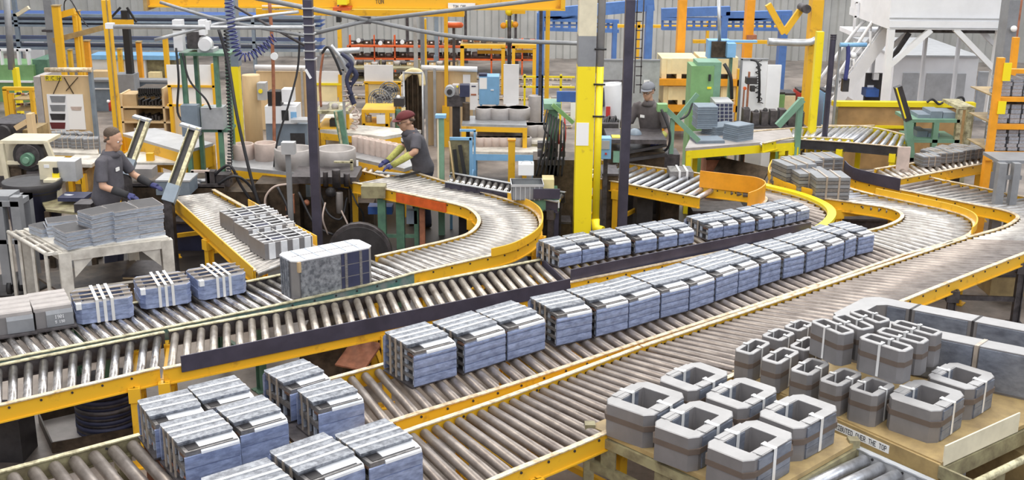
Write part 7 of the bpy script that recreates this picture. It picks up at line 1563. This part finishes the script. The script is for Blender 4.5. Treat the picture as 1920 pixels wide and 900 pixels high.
scr('fire_extinguisher', 'small red fire extinguisher on the lift post', 'fire extinguisher', 18.3, [('tank', 'red', [('c', 207, 192, 208, 4, 0), ('s', 207, 192, 4, .03)]), ('label', 'paper', [('s', 203, 190, 3, -.02)]), ('bracket', 'yellow', [('b', 206, 190, 220, 204, .1, .16)]), ('post', 'yellow', [('b', 210, 185, 216, None, .12, .2)])])
table_poly('sloped_table', 'yellow steel frame table with grey top plates behind the tilted arms', 'table', [(228, 250), (345, 284), (400, 268), (290, 240)], .95, 'lightgrey', 'yellow', .04, .30, .10)
scr('yellow_cabinet', 'white panel in a yellow frame behind the green motor frame', 'panel', 18.4, [('panel', 'white', [('b', 313, 122, 396, 160, 0, .03)]), ('lower_panel', 'white', [('b', 318, 164, 400, 196, 0, .03)]), ('frame', 'yellow', [('b', 313, 160, 402, 164, -.04, .05)]), ('frame', 'yellow', [('b', 313, 196, 402, 200, -.04, .05)]), ('leg', 'yellow', [('b', 314, 160, 320, None, -.04, .05)]), ('leg', 'yellow', [('b', 395, 120, 402, None, -.04, .05)])])
roll_table('low yellow table with grey core parts left of the man in grey', [(85, 285), (185, 288), (180, 262), (88, 262)], .62, 'dust_white', 'yellow')
for i, (x, y) in enumerate(((100, 276), (124, 277), (148, 278), (170, 279), (110, 267), (135, 268), (158, 269))):
    p = at(x, y, .62); dk.place((p.x, p.y+.05, .62), .1*i, ('%s grey core from the left in the front line on the low yellow table' % ordw[i]) if i < 4 else ('%s grey core from the left in the back line on the low yellow table' % ordw[i-4]), 'grey cores on the low yellow table', scale=(.50, .50, .70))
scr('machine_housing', 'dark machine housings crowded behind the reel machine', 'machine', 17.5, [('housing', 'iron', [('b', -20, 232, 30, None, 0, .8), ('b', 30, 244, 62, None, .2, .8, 'tan')]), ('drum', 'dark', [('d', 8, 250, 16, -.1, .1)]), ('arm', 'wood_light', [('r', [(30, 240), (50, 228)], .08, .08), ('b', 48, 214, 58, None, -.05, .1)])])
scr('machine_housing', 'pale machine part and yellow fittings left of the man in grey', 'machine', 16.6, [('housing', 'tan', [('b', 120, 320, 160, None, .2, .6)]), ('fitting', 'yellow', [('b', 140, 316, 152, 345, 0, .1), ('b', 128, 330, 136, 360, 0, .1), ('b', 152, 328, 160, 360, 0, .1)]), ('top', 'dust_white', [('b', 112, 308, 172, 314, 0, .7)])])
# ---- pallets, tray and sheets on the floor in front
def tray():
    q = [at(*p, 0.0) for p in ((74, 792), (190, 765), (262, 820), (100, 850))]; c = sum(q, Vector())/4
    root = thing('drip_tray', 'shallow brown steel tray on the floor below the yellow rail at left', 'tray', (c.x, c.y, 0)); MB().m('coil_grey').prism([(p.x, p.y) for p in q], 0, .01).build('bottom', root, world=True)
    m = MB().m('oily')
    for i in range(4): m.bar(q[i]+Vector((0,0,.05)), q[(i+1) % 4]+Vector((0,0,.05)), .012, .10)
    m.build('rim', root, world=True)
tray()
p = at(185, 830, 0); scr_col = None
def drum_stack():
    a = at(175, 815, .05); root = thing('sheet_coil', 'dark stack of round steel discs standing in the brown tray', 'disc stack', (a.x+.05, a.y+.25, .011)); m = MB()
    for k in range(14): e = random.uniform(-.008, .008); m.m('iron' if k % 2 else 'navy').lathe([(0, 0), (.27+e, 0), (.27+e, .03), (0, .03)], (e, -e, k*.031), 24)
    m.build('discs', root)
drum_stack()
scr('floor_panel', 'brown sheets and rods piled on the floor under the second conveyor', 'scrap pile', 9.6, [('sheet', 'oily', [('b', 560, 640, 640, None, .2, .9)]), ('sheet', 'rust', [('r', [(655, 690, 0), (690, 640, .3)], .3, .02)])])
for i, (x0, x1, yt, Y, mt, lab) in enumerate((
    (600, 760, 600, 10.6, 'oily', 'dark oily box on the floor under the packs at centre left'), (1010, 1070, 420, 14.4, 'oily', 'dark machine base left of the yellow column foot'), (1130, 1160, 330, 15.0, 'oily', 'dark machine base right of the yellow column foot'),
    (1560, 1680, 415, 14.7, 'iron', 'dark box under the wide conveyor bend'), (1300, 1400, 400, 15.2, 'oily', 'dark crate on the floor behind the yellow curved guard'), (230, 300, 520, 12.2, 'cardboard', 'brown carton under the white bench, left one'), (322, 470, 420, 14.3, 'navy', 'dark blue bin under the spur conveyor'),
    (1860, 1925, 520, 12.8, 'tan', 'brown box on the floor under the right conveyor'), (1700, 1800, 330, 16.5, 'oily', 'dark box under the right roller table'), (420, 560, 430, 15.8, 'dark', 'black machine base behind the spur conveyor'), (860, 1000, 400, 15.0, 'dark', 'black bin below the dark roller conveyor'))):
    scr('steel_box', lab, 'box', Y, [('shell', mt, [('b', x0, yt, x1, None, 0, .5)]), ('lid', 'iron', [('b', x0-1, yt-4, x1+1, yt, -.02, .52)])])

for o in COL.objects:
    if '_o' in o: del o['_o']
